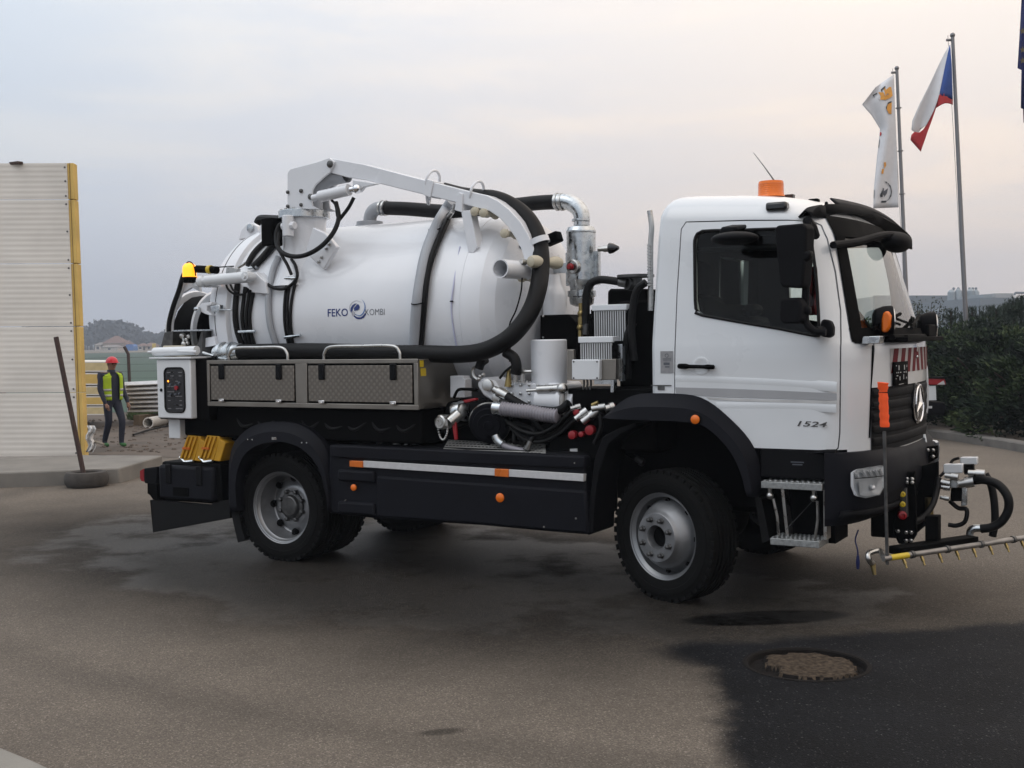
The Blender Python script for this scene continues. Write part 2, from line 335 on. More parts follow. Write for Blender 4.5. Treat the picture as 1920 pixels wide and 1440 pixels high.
# ================================================================ SETTING
def depth_of(p): return (Vector(p)-CAM).dot(FW)
def asphalt():
    m = bpy.data.materials.new('asphalt'); m.use_nodes = True; t = m.node_tree; b = t.nodes['Principled BSDF']
    tcn = N(t, 'ShaderNodeTexCoord'); co = tcn.outputs['Object']; sp = N(t, 'ShaderNodeSeparateXYZ'); L(t, co, sp.inputs[0]); X, Y = sp.outputs[0], sp.outputs[1]
    def nz(scale, det=4, rough=.55): n = N(t, 'ShaderNodeTexNoise'); n.inputs['Scale'].default_value = scale; n.inputs['Detail'].default_value = det; n.inputs['Roughness'].default_value = rough; L(t, co, n.inputs[0]); return n.outputs[0]
    def sm(v, a, c): n = N(t, 'ShaderNodeMapRange', interpolation_type='SMOOTHSTEP'); n.inputs[1].default_value = a; n.inputs[2].default_value = c; L(t, v, n.inputs[0]); return n.outputs[0]
    def line(ax, ay, nx, ny): return mth(t, 'ADD', mth(t, 'MULTIPLY', mth(t, 'SUBTRACT', X, ax), nx), mth(t, 'MULTIPLY', mth(t, 'SUBTRACT', Y, ay), ny))
    def ell(cx, cy, rx, ry, an):
        c, s = math.cos(an), math.sin(an)
        u = mth(t, 'DIVIDE', mth(t, 'ADD', mth(t, 'MULTIPLY', mth(t, 'SUBTRACT', X, cx), c), mth(t, 'MULTIPLY', mth(t, 'SUBTRACT', Y, cy), s)), rx)
        v = mth(t, 'DIVIDE', mth(t, 'ADD', mth(t, 'MULTIPLY', mth(t, 'SUBTRACT', X, cx), -s), mth(t, 'MULTIPLY', mth(t, 'SUBTRACT', Y, cy), c)), ry)
        return mth(t, 'SQRT', mth(t, 'ADD', mth(t, 'MULTIPLY', u, u), mth(t, 'MULTIPLY', v, v)))
    vor = N(t, 'ShaderNodeTexVoronoi'); vor.inputs['Scale'].default_value = 150; L(t, co, vor.inputs[0])
    vc = N(t, 'ShaderNodeSeparateColor'); L(t, vor.outputs['Color'], vc.inputs[0])
    big, mid, edge, fine = nz(.35, 5), nz(1.6, 6, .6), nz(2.4, 5, .6), nz(60, 3)
    col = rampc(t, vc.outputs[0], [(0, (.088, .074, .060)), (.5, (.130, .110, .090)), (.9, (.164, .139, .114)), (1, (.27, .235, .20))])
    fk = mth(t, 'MULTIPLY_ADD', mid, .5, .75); fb = mth(t, 'MULTIPLY_ADD', big, .7, .65)
    def scale(c, f): n = N(t, 'ShaderNodeVectorMath', operation='SCALE'); L(t, c, n.inputs[0]); (L(t, f, n.inputs['Scale']) if not isinstance(f, float) else None); return n.outputs[0]
    col = scale(scale(col, fk), fb)
    nE = mth(t, 'MULTIPLY', mth(t, 'SUBTRACT', edge, .5), .30)
    nE2 = mth(t, 'MULTIPLY', mth(t, 'SUBTRACT', nz(.9, 5, .6), .5), 1.5)
    # newer, darker tarmac lower right
    p1, p2, p3, p4 = atz(1275, 1212), atz(1920, 1165), atz(1330, 1262), atz(1372, 1440)
    d = (p2-p1).normalized(); e = (p4-p3).normalized()
    d1 = line(p1.x, p1.y, d.y, -d.x); d2 = line(p3.x, p3.y, -e.y, e.x)
    dm = N(t, 'ShaderNodeMath', operation='SMOOTH_MIN'); L(t, d1, dm.inputs[0]); L(t, d2, dm.inputs[1]); dm.inputs[2].default_value = .12
    lc = atz(1402, 1226); lobe = mth(t, 'MULTIPLY', mth(t, 'SUBTRACT', 1., ell(lc.x, lc.y, .50, .30, R(30))), .3)
    fresh = sm(mth(t, 'ADD', mth(t, 'MAXIMUM', dm.outputs[0], lobe), mth(t, 'MULTIPLY', nE, 1.1)), -.10, .10)
    pc = atz(1437, 1158); oil = mth(t, 'SUBTRACT', 1., sm(mth(t, 'ADD', ell(pc.x, pc.y, .56, .19, R(38)), nE), .85, 1.12))
    # wet run-off plus the lorry's soft shade, both darkened into the ground colour
    ps = atz(828, 1372); oil = mth(t, 'MAXIMUM', oil, mth(t, 'MULTIPLY', mth(t, 'SUBTRACT', 1., sm(mth(t, 'ADD', ell(ps.x, ps.y, .11, .05, R(45)), mth(t, 'MULTIPLY', nE, 2.2)), .5, 1.3)), .6))
    damp_shade = mth(t, 'SUBTRACT', 1., sm(mth(t, 'ADD', ell(-2.7, -.8, 6.2, 2.7, R(-5)), mth(t, 'MULTIPLY', nE2, .22)), .48, 1.22))
    pool = sm(mth(t, 'ADD', damp_shade, mth(t, 'MULTIPLY', mth(t, 'SUBTRACT', nz(1.1, 5, .6), .5), 1.3)), .78, 1.0)
    tyre = sm(mth(t, 'ADD', mth(t, 'ABSOLUTE', mth(t, 'SUBTRACT', ell(-1.0, 4.5, 9.5, 8.8, 0), 1.)), mth(t, 'MULTIPLY', nE, .12)), .035, .0)
    f1 = mth(t, 'MULTIPLY_ADD', damp_shade, -.93, 1.); f2 = mth(t, 'MULTIPLY_ADD', oil, -.94, 1.); f3 = mth(t, 'MULTIPLY_ADD', tyre, -.22, 1.)
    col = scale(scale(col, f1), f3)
    gv = N(t, 'ShaderNodeVectorMath', operation='SCALE'); gv.inputs[0].default_value = (.040, .033, .026); L(t, mth(t, 'MULTIPLY', sm(vc.outputs[1], .62, .95), damp_shade), gv.inputs['Scale'])
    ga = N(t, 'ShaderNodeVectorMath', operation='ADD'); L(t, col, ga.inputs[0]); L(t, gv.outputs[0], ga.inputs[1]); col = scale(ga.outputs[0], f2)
    freshc = rampc(t, vc.outputs[0], [(0, (.0028, .0031, .0040)), (.8, (.0065, .0070, .0088)), (.975, (.012, .013, .0155)), (1, (.09, .09, .09))])
    freshc = scale(freshc, mth(t, 'MULTIPLY_ADD', nz(1.3, 6, .65), 2.4, -.2))
    col = mixc(t, fresh, col, freshc); L(t, col, b.inputs['Base Color'])
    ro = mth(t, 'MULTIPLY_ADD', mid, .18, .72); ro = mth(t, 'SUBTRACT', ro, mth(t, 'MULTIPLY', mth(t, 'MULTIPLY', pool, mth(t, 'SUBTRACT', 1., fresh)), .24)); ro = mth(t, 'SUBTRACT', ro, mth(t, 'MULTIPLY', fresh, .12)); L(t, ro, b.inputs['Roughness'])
    L(t, mth(t, 'SUBTRACT', mth(t, 'SUBTRACT', mth(t, 'MULTIPLY_ADD', fresh, -.13, .24), mth(t, 'MULTIPLY', oil, .12)), mth(t, 'MULTIPLY', mth(t, 'MULTIPLY', mth(t, 'SUBTRACT', damp_shade, mth(t, 'MULTIPLY', pool, 1.2)), .12), mth(t, 'SUBTRACT', 1., fresh))), b.inputs['Specular IOR Level'])
    bp = N(t, 'ShaderNodeBump'); bp.inputs['Strength'].default_value = .6; bp.inputs['Distance'].default_value = .006; L(t, mth(t, 'ADD', vor.outputs['Distance'], mth(t, 'MULTIPLY', fine, .6)), bp.inputs['Height']); L(t, bp.outputs[0], b.inputs['Normal']); return m
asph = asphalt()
MH = atz(1512, 1245)
g = MB(); rad = [.345, .36, .5, .9, 1.6, 3, 6, 12, 25, 50, 100, 200, 400, 800, 1600, 3200]; nn = 96
g.grid([[V(MH.x+r*math.cos(2*math.pi*k/nn), MH.y+r*math.sin(2*math.pi*k/nn), 0) for k in range(nn)] for r in rad], True)
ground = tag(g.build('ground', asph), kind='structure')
# broken manhole surround
e = empty('manhole', MH); tag(e, 'round sunken manhole filled with crumbling concrete in the dark tarmac', 'manhole')
g = MB(); g.lathe((0, 0, 0), (0, 0, 1), [(.349, .002), (.345, .004), (.325, .004), (.318, -.004), (.316, -.04)], 72, cap=False); g.build('iron_rim', mat('rusty_iron', (.008, .0065, .006), .8, .0, spec=.15, var=.4, vscale=25, bump=.5), e)
g = MB(); rows = []
for i in range(22):
    r = .315*i/21; row = []
    for k in range(64):
        a = 2*math.pi*k/64; p = V(r*math.cos(a), r*math.sin(a), 0)
        h = noise.fractal(p*14+V(3, 7, 1), 1, 2, 4)*.009; er = noise.noise(V(math.cos(a)*2.2, math.sin(a)*2.2, 5))*.06+.06*max(0, -math.sin(a+.55))+noise.noise(V(math.cos(a)*7, math.sin(a)*7, 2))*.012
        z = -.004+h*.7 if r < .268-er else -.034+h*.5
        row.append(p+V(0, 0, z))
    rows.append(row)
g.grid(rows, True); g.m = [1 if sum(g.v[i][2] for i in f)/len(f) < -.019 else 0 for f in g.f]; rub = mat('crumbling_concrete', (.055, .042, .031), .95, spec=.1, var=.65, vscale=34, bump=.8, bscale=90); g.build('rubble_fill', [rub, MT['rusty_iron']], e, smooth=20)
# pale slab corner at lower left
sl_ = [atz(*p, .045) for p in ((-60, 1376), (0, 1400), (60, 1424), (112, 1448), (200, 1490), (100, 1600), (-250, 1600))]
g = MB(); g.prism([V(p.x, p.y, .045) for p in sl_], (0, 0, -.2)); tag(g.build('pavement_slab', concrete2, bevel=.012), kind='structure')
# ---- dirt, grass and field beyond the yard on the left
def groundsheet(name, pts, z, m, kind='structure'):
    g = MB(); g.add([V(p.x, p.y, z) for p in pts], [tuple(range(len(pts)))]); return tag(g.build(name, m), kind=kind)
field = mat('crop_field', (.028, .060, .042), .9, var=.2, vscale=.05, bump=.4, bscale=3)
def gd(px, dep): p = atd(px, 640, dep); p.z = 0; return p
groundsheet('dirt', [atz(-300, 868), atz(150, 852), atz(320, 858), atz(700, 842), gd(900, 33), gd(-300, 33)], .006, soil)
groundsheet('field', [gd(-500, 32), gd(1000, 32), gd(1000, 430), gd(-500, 430)], .012, field)
groundsheet('far_road', [gd(-500, 300), gd(1000, 300), gd(1000, 410), gd(-500, 410)], .05, mat('dry_verge', (.16, .14, .115), .95, var=.2, vscale=.05))
def blades(name, poly_px, n, hgt, m, seed):
    r_ = random.Random(seed); g = MB()
    for _ in range(n):
        u, v = r_.random(), r_.random(); a, b, c, d = [atz(*p) for p in poly_px]; p = a.lerp(b, u).lerp(d.lerp(c, u), v); p.z = 0
        an = r_.random()*6.28; h = hgt*(.5+r_.random()); w = V(math.cos(an), math.sin(an), 0)*.02; ln = V(r_.uniform(-.08, .08), r_.uniform(-.08, .08), h)
        g.add([p-w, p+w, p+ln], [(0, 1, 2)])
    return tag(g.build(name, m, smooth=0, recalc=False), kind='stuff')
grassm = mat('verge_grass', (.05, .085, .025), .8, var=.4, vscale=2)
tag(blades('grass', ((240, 788), (470, 796), (470, 764), (245, 764)), 7000, .16, grassm, 3), 'tuft of green grass beside the stacked metal sheets')
# dirt clods and stones
g = MB(); r_ = random.Random(5)
for _ in range(260):
    p = atz(r_.uniform(150, 420), r_.uniform(785, 850)); s_ = r_.uniform(.015, .055); g.ball(V(p.x, p.y, s_*.2), s_, 6, 4, (1, r_.uniform(.6, 1), .6))
tag(g.build('rubble', mat('dirt_clods', (.10, .08, .066), .95, var=.4), smooth=0), 'brown dirt clods and stones on the bare ground', kind='stuff')
# ---- concrete plinth
pz = .20; pa = [atz(-400, 893, pz), atz(0, 886, pz), atz(223, 878, pz), atz(305, 854, pz), atz(160, 853, pz), atz(-400, 862, pz)]
g = MB(); g.prism([V(p.x, p.y, pz) for p in pa], (0, 0, -pz-.02)); pln = tag(g.build('concrete_plinth', concrete, bevel=.02), 'low pale concrete plinth below the white panel wall', 'plinth')
# ---- sandwich panel wall (upright, slightly out of plumb as in the picture)
WD = depth_of(atz(140, 858))
wall = empty('panel_wall', atz(70, 858)); tag(wall, 'tall white ribbed sandwich panel wall with yellow foam edge', 'wall'); wo_ = Vector(wall.location)
def wp(px, py, dd=0): return atd(px, py, WD+dd)-wo_
seams = [305, 374, 494, 612, 736, 856]; xr = lambda y: 125+(y-305)/550*22; xl = lambda y: -120+(y-305)/550*22
for k in range(5):
    y0, y1 = seams[k]+.7, seams[k+1]-.7; nr = 12*max(1, round((y1-y0)/118)) if k else 7
    g = MB(); L0, R0 = [], []
    npt = nr*4
    rowsL = []; rowsR = []
    for i in range(npt+1):
        y = y0+(y1-y0)*i/npt; dd = 0 if (i % 4) in (1, 2) else .0022
        rowsL.append(wp(xl(y), y+1.2, dd)); rowsR.append(wp(xr(y), y, dd))
    bl = [p+FW*.03 for p in rowsL]; br = [p+FW*.03 for p in rowsR]
    g.grid([rowsL, rowsR]); g.grid([rowsR, br]); g.add([rowsL[0], rowsR[0], br[0], bl[0]], [(0, 1, 2, 3)]); g.add([rowsL[-1], bl[-1], br[-1], rowsR[-1]], [(0, 1, 2, 3)]); g.grid([br, bl])
    g.build('panel', panelw, wall, smooth=0)
    g = MB(); fy = [y0, y1]; g.prism([wp(xr(y0)-.5, y0+.3, .02), wp(xr(y0)+12, y0-.3, .02), wp(xr(y1)+12, y1-.3, .02), wp(xr(y1)-.5, y1, .02)], FW*.18); g.build('foam_core', foam, wall, bevel=.006)
    g = MB(); g.prism([wp(xr(y0)+4.3, y0, .012), wp(xr(y0)+5.2, y0, .012), wp(xr(y1)+5.2, y1, .012), wp(xr(y1)+4.3, y1, .012)], FW*.02); g.build('foam_joint', mat('foam_joint', (.20, .13, .05), .9) if k == 0 else MT['foam_joint'], wall)
    g = MB()
    for y in (y0+8, (y0+y1)/2, y1-6): g.lathe(wp(xr(y)-4, y), -FW, [(.016, 0), (.014, .008), (0, .01)], 8)
    g.build('panel_screw', darksteel, wall)
for a in (20, 140): g = MB(); g.prism([wp(a-9, 854, .05), wp(a+9, 854, .05), wp(a+9, 874, .05), wp(a-9, 876, .05)], FW*.1); g.box(wp(a, 877, .1), (.35, .25, .03)); g.build('wall_foot', panelw, wall)
g = MB(); g.prism([wp(85, 856, .1), wp(130, 854, .1), wp(130, 868, .1), wp(85, 870, .1)], FW*.2); g.build('base_block', concrete2, wall)
g = MB(); g.box(wp(30, 306), (.22, .1, .04)); g.build('top_clip', rust, wall)
g = MB(); g.prism([wp(-60, 690, .3), wp(-1, 690, .3), wp(9, 862, .3), wp(-60, 868, .3)], FW*.2); tag(g.build('door_leaf', mat('brown_paint', (.10, .055, .05), .6)), 'dark brown panel edge left of the white wall', 'panel').location = wo_
# ---- tyre with a leaning post
tb_ = atz(163, 912); e = empty('post_stand', tb_); tag(e, 'leaning rusty post stuck in an old tyre by the plinth', 'post')
g = MB(); prf = [(.17, .02), (.20, 0), (.25, .01), (.275, .05), (.28, .10), (.275, .15), (.25, .19), (.20, .20), (.17, .18), (.19, .10)]
g.lathe((0, 0, 0), (0, 0, 1), prf+[prf[0]], 36, cap=False); g.build('tyre', mat('dusty_tyre', (.045, .040, .036), .9, var=.3, vscale=9, bump=.4, bscale=60), e, smooth=40)
g = MB(); g.lathe((0, 0, 0), (0, 0, 1), [(.19, .11), (.1, .13), (0, .14)], 24); g.build('concrete_fill', concrete, e)
dp = depth_of(tb_); g = MB(); g.tube([atd(157, 890, dp)-tb_, atd(105, 632, dp)-tb_], .032, 10); g.build('post', rust, e)
# plastic sheet scrap at the wall foot
g = MB(); r_ = random.Random(9); rows = []
for i in range(9): rows.append([atd(163+14*j/6+3*math.sin(i*1.3), 798+i*6.2, WD-.3+.05*math.sin(j*1.7+i*.9)+r_.uniform(-.03, .03)) for j in range(7)])
g.grid(rows); tag(g.build('plastic_sheet', mat('thin_white_plastic', (.62, .62, .62), .4, var=.05), smooth=50, solid=.006), 'crumpled white plastic sheet hanging at the wall foot', 'plastic')
g = MB(); a, b = atz(165, 858), atz(195, 862); g.tube([V(a.x, a.y, .3), V(b.x, b.y, .25)], .02, 6); tag(g.build('batten', mat('old_wood', (.22, .19, .15), .9, var=.3), None), 'short wooden batten lying on the plinth corner', 'batten')
# ---- stacks of building sheets
SD = 25.5
def slab(px0, px1, y0, y1, dd, label, m1, m2, dep=3.0, grp='insulation boards stacked behind the worker'):
    e = empty('insulation_board', atd((px0+px1)/2, y1, SD+dd)); o_ = Vector(e.location); tag(e, label, 'board', grp)
    a, b, c, d = [atd(*p, SD+dd)-o_ for p in ((px0, y0), (px1, y0), (px1, y1), (px0, y1))]; ex = V(o_.x-CAM.x, o_.y-CAM.y, 0).normalized()*dep
    g = MB(); g.prism([a.lerp(d, .12), b.lerp(c, .12), b.lerp(c, .88), a.lerp(d, .88)], ex); g.build('foam_core', m1, e)
    for u0, u1 in ((0, .12), (.88, 1)): g = MB(); g.prism([a.lerp(d, u0), b.lerp(c, u0), b.lerp(c, u1), a.lerp(d, u1)], ex); g.build('board_skin', m2, e)
pfoam = mat('pale_foam', (.56, .46, .26), .85, var=.12)
names = ['topmost', 'second', 'third', 'fourth', 'lowest']
for k, (y0, y1) in enumerate(((678, 697), (699, 722), (724, 741), (743, 760), (762, 778))): slab(128, 203-k*2, y0, y1, .0, 'cream insulation board behind the worker, %s of its stack' % (names[k] if k in (0, 4) else names[k]+' from the top'), pfoam if k % 2 == 0 else foam, panelw)
for k in range(7):
    D0 = 27.5; y = 719+k*8.2; nm = 'topmost' if k == 0 else ('lowest' if k == 6 else ['', 'second', 'third', 'fourth', 'fifth', 'sixth'][k]+' from the top')
    g = MB(); rows = []
    A0, B0 = atd(233+k*1.0, y+3-k*.0, D0), atd(470, y-8+k*1.2, D0-2.6); ax = (B0-A0); nrm = V(A0.x-CAM.x, A0.y-CAM.y, 0).normalized()
    r0, r1 = [], []
    for i in range(13):
        dd = nrm*(1.1*i/12); zz = V(0, 0, .028 if i % 2 else -.02); r0.append(A0+dd+zz); r1.append(B0+dd+zz)
    g.grid([r0, r1]); sh_ = g.build('metal_sheet', mat('zinc_sheet', (.55, .55, .56), .45, .2, var=.15) if k == 0 else MT['zinc_sheet'], smooth=0, solid=.03); tag(sh_, 'ribbed grey metal sheet right of the worker, %s of its stack' % nm, 'metal sheet', 'ribbed metal sheets stacked behind the worker')
for k, px in enumerate((262, 320)):
    p = atz(px, 796); g = MB(); a = atd(px, 778, 26.8); g.bb(a.x-.1, a.x+.1, a.y-.1, a.y+1.2, 0, a.z); tag(g.build('bearer', mat('bearer_wood', (.16, .12, .08), .9) if k == 0 else MT['bearer_wood']), 'timber bearer under the sheet stack, %s one' % ('left' if k == 0 else 'right'), 'timber')
# pipe and drum
a, b = atz(278, 803), atz(345, 790); g = MB(); a.z = b.z = .12; g.lathe(a, b-a, [(.10, 0), (.12, 0), (.12, (b-a).length), (.1, (b-a).length), (.1, .005)], 24, cap=False); tag(g.build('pipe', panelw, smooth=40), 'short white pipe lying on the dirt', 'pipe')
p = atz(287, 772); g = MB(); g.lathe(V(p.x, p.y, 0), (0, 0, 1), [(.18, 0), (.2, .02), (.2, .28), (.21, .3), (.2, .32), (.2, .58), (0, .58)], 20); tag(g.build('drum', mat('grey_brown_drum', (.15, .13, .10), .8)), 'small grey brown drum beside the metal sheets', 'drum')
for lab, pts in (('black cable looping over the dirt behind the truck', ((250, 820), (275, 812), (300, 806), (330, 800))),): g = MB(); g.tube(spl([V(atz(*p).x, atz(*p).y, .05) for p in pts], 5), .02, 6); tag(g.build('cable', rubber), lab, 'cable')
# fence post with cranked top and wires
FD = 34.; b0_, b1_, b2_ = atz(244, 745), None, None
fd = depth_of(b0_); e = empty('fence_post', b0_); tag(e, 'rusty fence post with cranked top at the field edge', 'fence post')
g = MB(); g.tube([V(0, 0, 0), atd(240.5, 664, fd)-b0_, atd(233, 650, fd)-b0_], .055, 8); g.build('post', rust, e)
g = MB()
for k in range(5): g.tube([atd(150, 672+k*13, fd)-b0_, atd(241, 670+k*13, fd)-b0_, atd(420, 668+k*13, fd)-b0_], .006, 4)
g.build('fence_wires', darksteel, e)
# ---- far trees, houses
wood = mat('hazed_bare_wood', (.026, .036, .050), .95, var=.3, vscale=.02)  # haze blue mixed into the trees' own colour
r_ = random.Random(21); g = MB()
top = lambda px: 600+ (0 if px < 225 else min(24, (px-225)*.42)) + (14*math.exp(-((px-150)/18)**2)) + (-8 if px > 312 else 0)
for _ in range(520):
    px = r_.uniform(60, 430); dep = r_.uniform(560, 700); base = atd(px, 652, dep); ty = top(px)+r_.uniform(0, 18); tp = atd(px, ty, dep); h = tp.z
    for _k in range(34):
        c = V(base.x, base.y, 0)+V(r_.gauss(0, 1)*h*.14, r_.gauss(0, 1)*h*.14, h*(.25+.75*r_.random()**.7)); s_ = r_.uniform(.5, 1.4); u = V(r_.uniform(-1, 1), r_.uniform(-1, 1), r_.uniform(-1, 1)).normalized()*s_; w = u.cross(V(r_.uniform(-1, 1), r_.uniform(-1, 1), r_.uniform(-1, 1))).normalized()*s_
        g.add([c-u, c+w, c+u, c-w], [(0, 1, 2, 3)])
    g.tube([V(base.x, base.y, 0), V(base.x, base.y, h*.6)], .25, 4, False)
tag(g.build('distant_wood', wood, smooth=0, recalc=False), 'hazy wooded rise behind the far houses', kind='stuff')
def house(px0, px1, yb, ye, yr, wallm, roofm, label, dep=440., hip=.2):
    b = atz(0, 0, 0) if False else None
    O = atd((px0+px1)/2, yb, dep); O.z = 0; e = empty('house', O); tag(e, label, 'house', 'far village houses')
    w = (px1-px0)/FPX*dep; he = (yb-ye)/FPX*dep; hr = (yb-yr)/FPX*dep; u = V(RT.x, RT.y, 0); f = V(FW.x, FW.y, 0).normalized(); d = 8
    def q(a, b_, z): return u*a+f*b_+V(0, 0, z)
    g = MB(); g.prism([q(-w/2, 0, 0), q(w/2, 0, 0), q(w/2, 0, he), q(-w/2, 0, he)], f*d); g.build('wall', wallm, e)
    g = MB(); o = .4; A = [q(-w/2-o, -o, he), q(w/2+o, -o, he), q(w/2+o, d+o, he), q(-w/2-o, d+o, he), q(-w/2+w*hip, d/2, hr), q(w/2-w*hip, d/2, hr)]; g.add(A, [(0, 1, 5, 4), (2, 3, 4, 5), (1, 2, 5), (3, 0, 4), (0, 3, 2, 1)]); g.build('roof', roofm, e, smooth=0)
    for k in range(max(1, int(w/3.2))): g = MB(); x = -w/2+w*(k+.5)/max(1, int(w/3.2)); g.prism([q(x-.5, -.03, he*.3), q(x+.5, -.03, he*.3), q(x+.5, -.03, he*.75), q(x-.5, -.03, he*.75)], f*.06); g.build('window', gloss, e)
hw = mat('house_render', (.40, .34, .29), .8, var=.1, vscale=.2); hw2 = mat('white_render', (.52, .48, .44), .8); tiles = mat('clay_tiles', (.16, .095, .08), .85, var=.2, vscale=.5); grt = mat('grey_roof', (.20, .18, .17), .85)
house(178, 189, 656, 645, 640, hw2, grt, 'small white far house left of the gabled one'); house(193, 232, 656, 642, 628, hw, tiles, 'large far house with tan gable and clay tiled roof', hip=.42); house(190, 220, 657, 650, 646, hw2, grt, 'low white far shed in front of the large house', 432.); house(222, 240, 657, 647, 638, hw, tiles, 'red roofed far house beside the blue tarpaulin'); house(258, 268, 656, 648, 643, hw2, tiles, 'little far house right of the blue tarpaulin'); house(272, 287, 656, 648, 642, hw, tiles, 'far house with red roof by the yellow hoarding')
O = atd(242.5, 655, 425.); O.z = 0; g = MB(); u = V(RT.x, RT.y, 0); g.prism([u*-1.5, u*1.5, u*1.5+V(0, 0, 1.6), u*.9+V(0, 0, 2.3), u*-.9+V(0, 0, 2.3), u*-1.5+V(0, 0, 1.6)], V(FW.x, FW.y, 0)*5); bt = g.build('blue_tarpaulin', mat('blue_tarp', (.02, .13, .42), .6)); bt.location = O; tag(bt, 'bright blue covered stack far across the field', 'tarpaulin')
O = atd(289, 655, 425.); O.z = 0; e = empty('hoarding', O); tag(e, 'small yellow hoarding far across the field', 'hoarding'); g = MB(); g.bb(-.9, .9, -.05, .05, .5, 2.5); g.build('board', mat('yellow_board', (.62, .40, .02), .6), e); g = MB(); g.bb(-.8, -.7, -.05, .05, 0, .5); g.bb(.7, .8, -.05, .05, 0, .5); g.build('leg', darksteel, e)
# ---- right side: kerb, planting bed, hedge
kp = [atz(2200, 905), atz(2050, 875), atz(1920, 849), atz(1840, 835), atz(1752, 822), atz(1600, 804), atz(1400, 790)]
kc = spl([V(p.x, p.y, 0) for p in kp], 6); g = MB(); inn = []; 
nr_ = []
for i, p in enumerate(kc):
    d = (kc[min(i+1, len(kc)-1)]-kc[max(i-1, 0)]).normalized(); nr_.append(V(d.y, -d.x, 0) if V(d.y, -d.x, 0).dot(FW) > 0 else V(-d.y, d.x, 0))
g.grid([[p for p in kc], [p+V(0, 0, .12) for p in kc], [p+n_*.02+V(0, 0, .14) for p, n_ in zip(kc, nr_)], [p+n_*.22+V(0, 0, .14) for p, n_ in zip(kc, nr_)], [p+n_*.22 for p, n_ in zip(kc, nr_)]]); tag(g.build('kerb', mat('weathered_kerb', (.13, .12, .11), .9, var=.25, vscale=4, bump=.3), smooth=30), kind='structure')
bed = [p+n_*.2+V(0, 0, .09) for p, n_ in zip(kc, nr_)]; g = MB(); g.grid([bed, [p+V(FW.x, FW.y, 0)*16 for p in bed]]); tag(g.build('planting_bed', soil), kind='structure')
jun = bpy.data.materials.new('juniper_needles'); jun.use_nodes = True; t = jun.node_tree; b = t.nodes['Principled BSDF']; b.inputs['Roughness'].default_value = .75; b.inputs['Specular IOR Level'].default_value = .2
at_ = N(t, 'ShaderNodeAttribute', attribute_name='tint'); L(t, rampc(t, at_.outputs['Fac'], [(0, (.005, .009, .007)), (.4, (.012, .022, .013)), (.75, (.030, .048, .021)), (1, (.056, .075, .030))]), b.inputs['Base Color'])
def foliage(name, mat_, parent, items, smooth=0):
    g = MB(); tint = []
    for vs_, fs_, tn in items: g.add(vs_, fs_); tint += [tn]*len(fs_)
    o = g.build(name, mat_, parent, smooth=0, recalc=False); at2 = o.data.attributes.new('tint', 'FLOAT', 'FACE'); at2.data.foreach_set('value', tint); return o
def juniper(c, rx, ry, rz, n, seed, label):
    r_ = random.Random(seed); e = empty('juniper_shrub', c); tag(e, label, 'shrub', 'juniper shrubs behind the kerb'); items = []
    for _ in range(int(n*1.7)):
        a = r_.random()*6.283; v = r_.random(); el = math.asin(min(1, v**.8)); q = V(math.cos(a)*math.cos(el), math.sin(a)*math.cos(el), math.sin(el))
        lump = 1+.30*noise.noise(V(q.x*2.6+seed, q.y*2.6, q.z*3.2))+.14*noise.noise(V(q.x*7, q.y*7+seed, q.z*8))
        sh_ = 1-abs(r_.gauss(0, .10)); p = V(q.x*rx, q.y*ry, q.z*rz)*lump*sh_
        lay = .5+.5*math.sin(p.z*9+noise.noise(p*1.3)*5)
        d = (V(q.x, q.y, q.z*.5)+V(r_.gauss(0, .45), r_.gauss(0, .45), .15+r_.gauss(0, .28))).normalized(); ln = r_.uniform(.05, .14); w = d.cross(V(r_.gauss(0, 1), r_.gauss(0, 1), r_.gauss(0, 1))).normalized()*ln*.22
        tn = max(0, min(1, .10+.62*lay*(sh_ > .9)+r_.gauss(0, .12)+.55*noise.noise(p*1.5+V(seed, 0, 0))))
        items.append(([p, p+d*ln*.4+w, p+d*ln, p+d*ln*.4-w], [(0, 1, 2, 3)], tn))
        if r_.random() < .6:
            d2 = (d+w.normalized()*r_.choice((-.7, .7))).normalized(); w2 = d2.cross(w).normalized()*ln*.12; items.append(([p+d*ln*.3, p+d*ln*.3+d2*ln*.35+w2, p+d*ln*.3+d2*ln*.75, p+d*ln*.3+d2*ln*.35-w2], [(0, 1, 2, 3)], tn))
    foliage('foliage', jun, e, items)
    g = MB()
    for k in range(9): a = r_.random()*6.283; g.tube([V(0, 0, 0), V(math.cos(a)*rx*.4, math.sin(a)*ry*.4, rz*.45), V(math.cos(a)*rx*.8, math.sin(a)*ry*.8, rz*(.4+.4*r_.random()))], [.05, .035, .012], 5)
    g.build('stem', rust, e)
F2 = V(FW.x, FW.y, 0).normalized(); R2 = V(RT.x, RT.y, 0)
def gp(px, dep): p = atd(px, 700, dep); p.z = .08; return p
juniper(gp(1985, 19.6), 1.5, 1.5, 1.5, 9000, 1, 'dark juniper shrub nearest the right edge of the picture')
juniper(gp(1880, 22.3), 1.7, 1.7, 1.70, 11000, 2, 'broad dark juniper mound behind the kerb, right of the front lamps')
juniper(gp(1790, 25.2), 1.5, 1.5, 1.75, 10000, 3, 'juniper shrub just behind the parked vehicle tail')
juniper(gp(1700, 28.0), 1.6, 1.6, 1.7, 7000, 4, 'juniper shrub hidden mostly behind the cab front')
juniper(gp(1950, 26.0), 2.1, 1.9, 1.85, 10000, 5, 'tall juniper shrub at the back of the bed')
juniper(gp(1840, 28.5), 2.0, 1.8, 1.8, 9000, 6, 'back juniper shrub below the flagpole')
juniper(gp(1610, 30.5), 1.6, 1.6, 1.9, 4000, 7, 'juniper shrub behind the cab, seen through its windows')
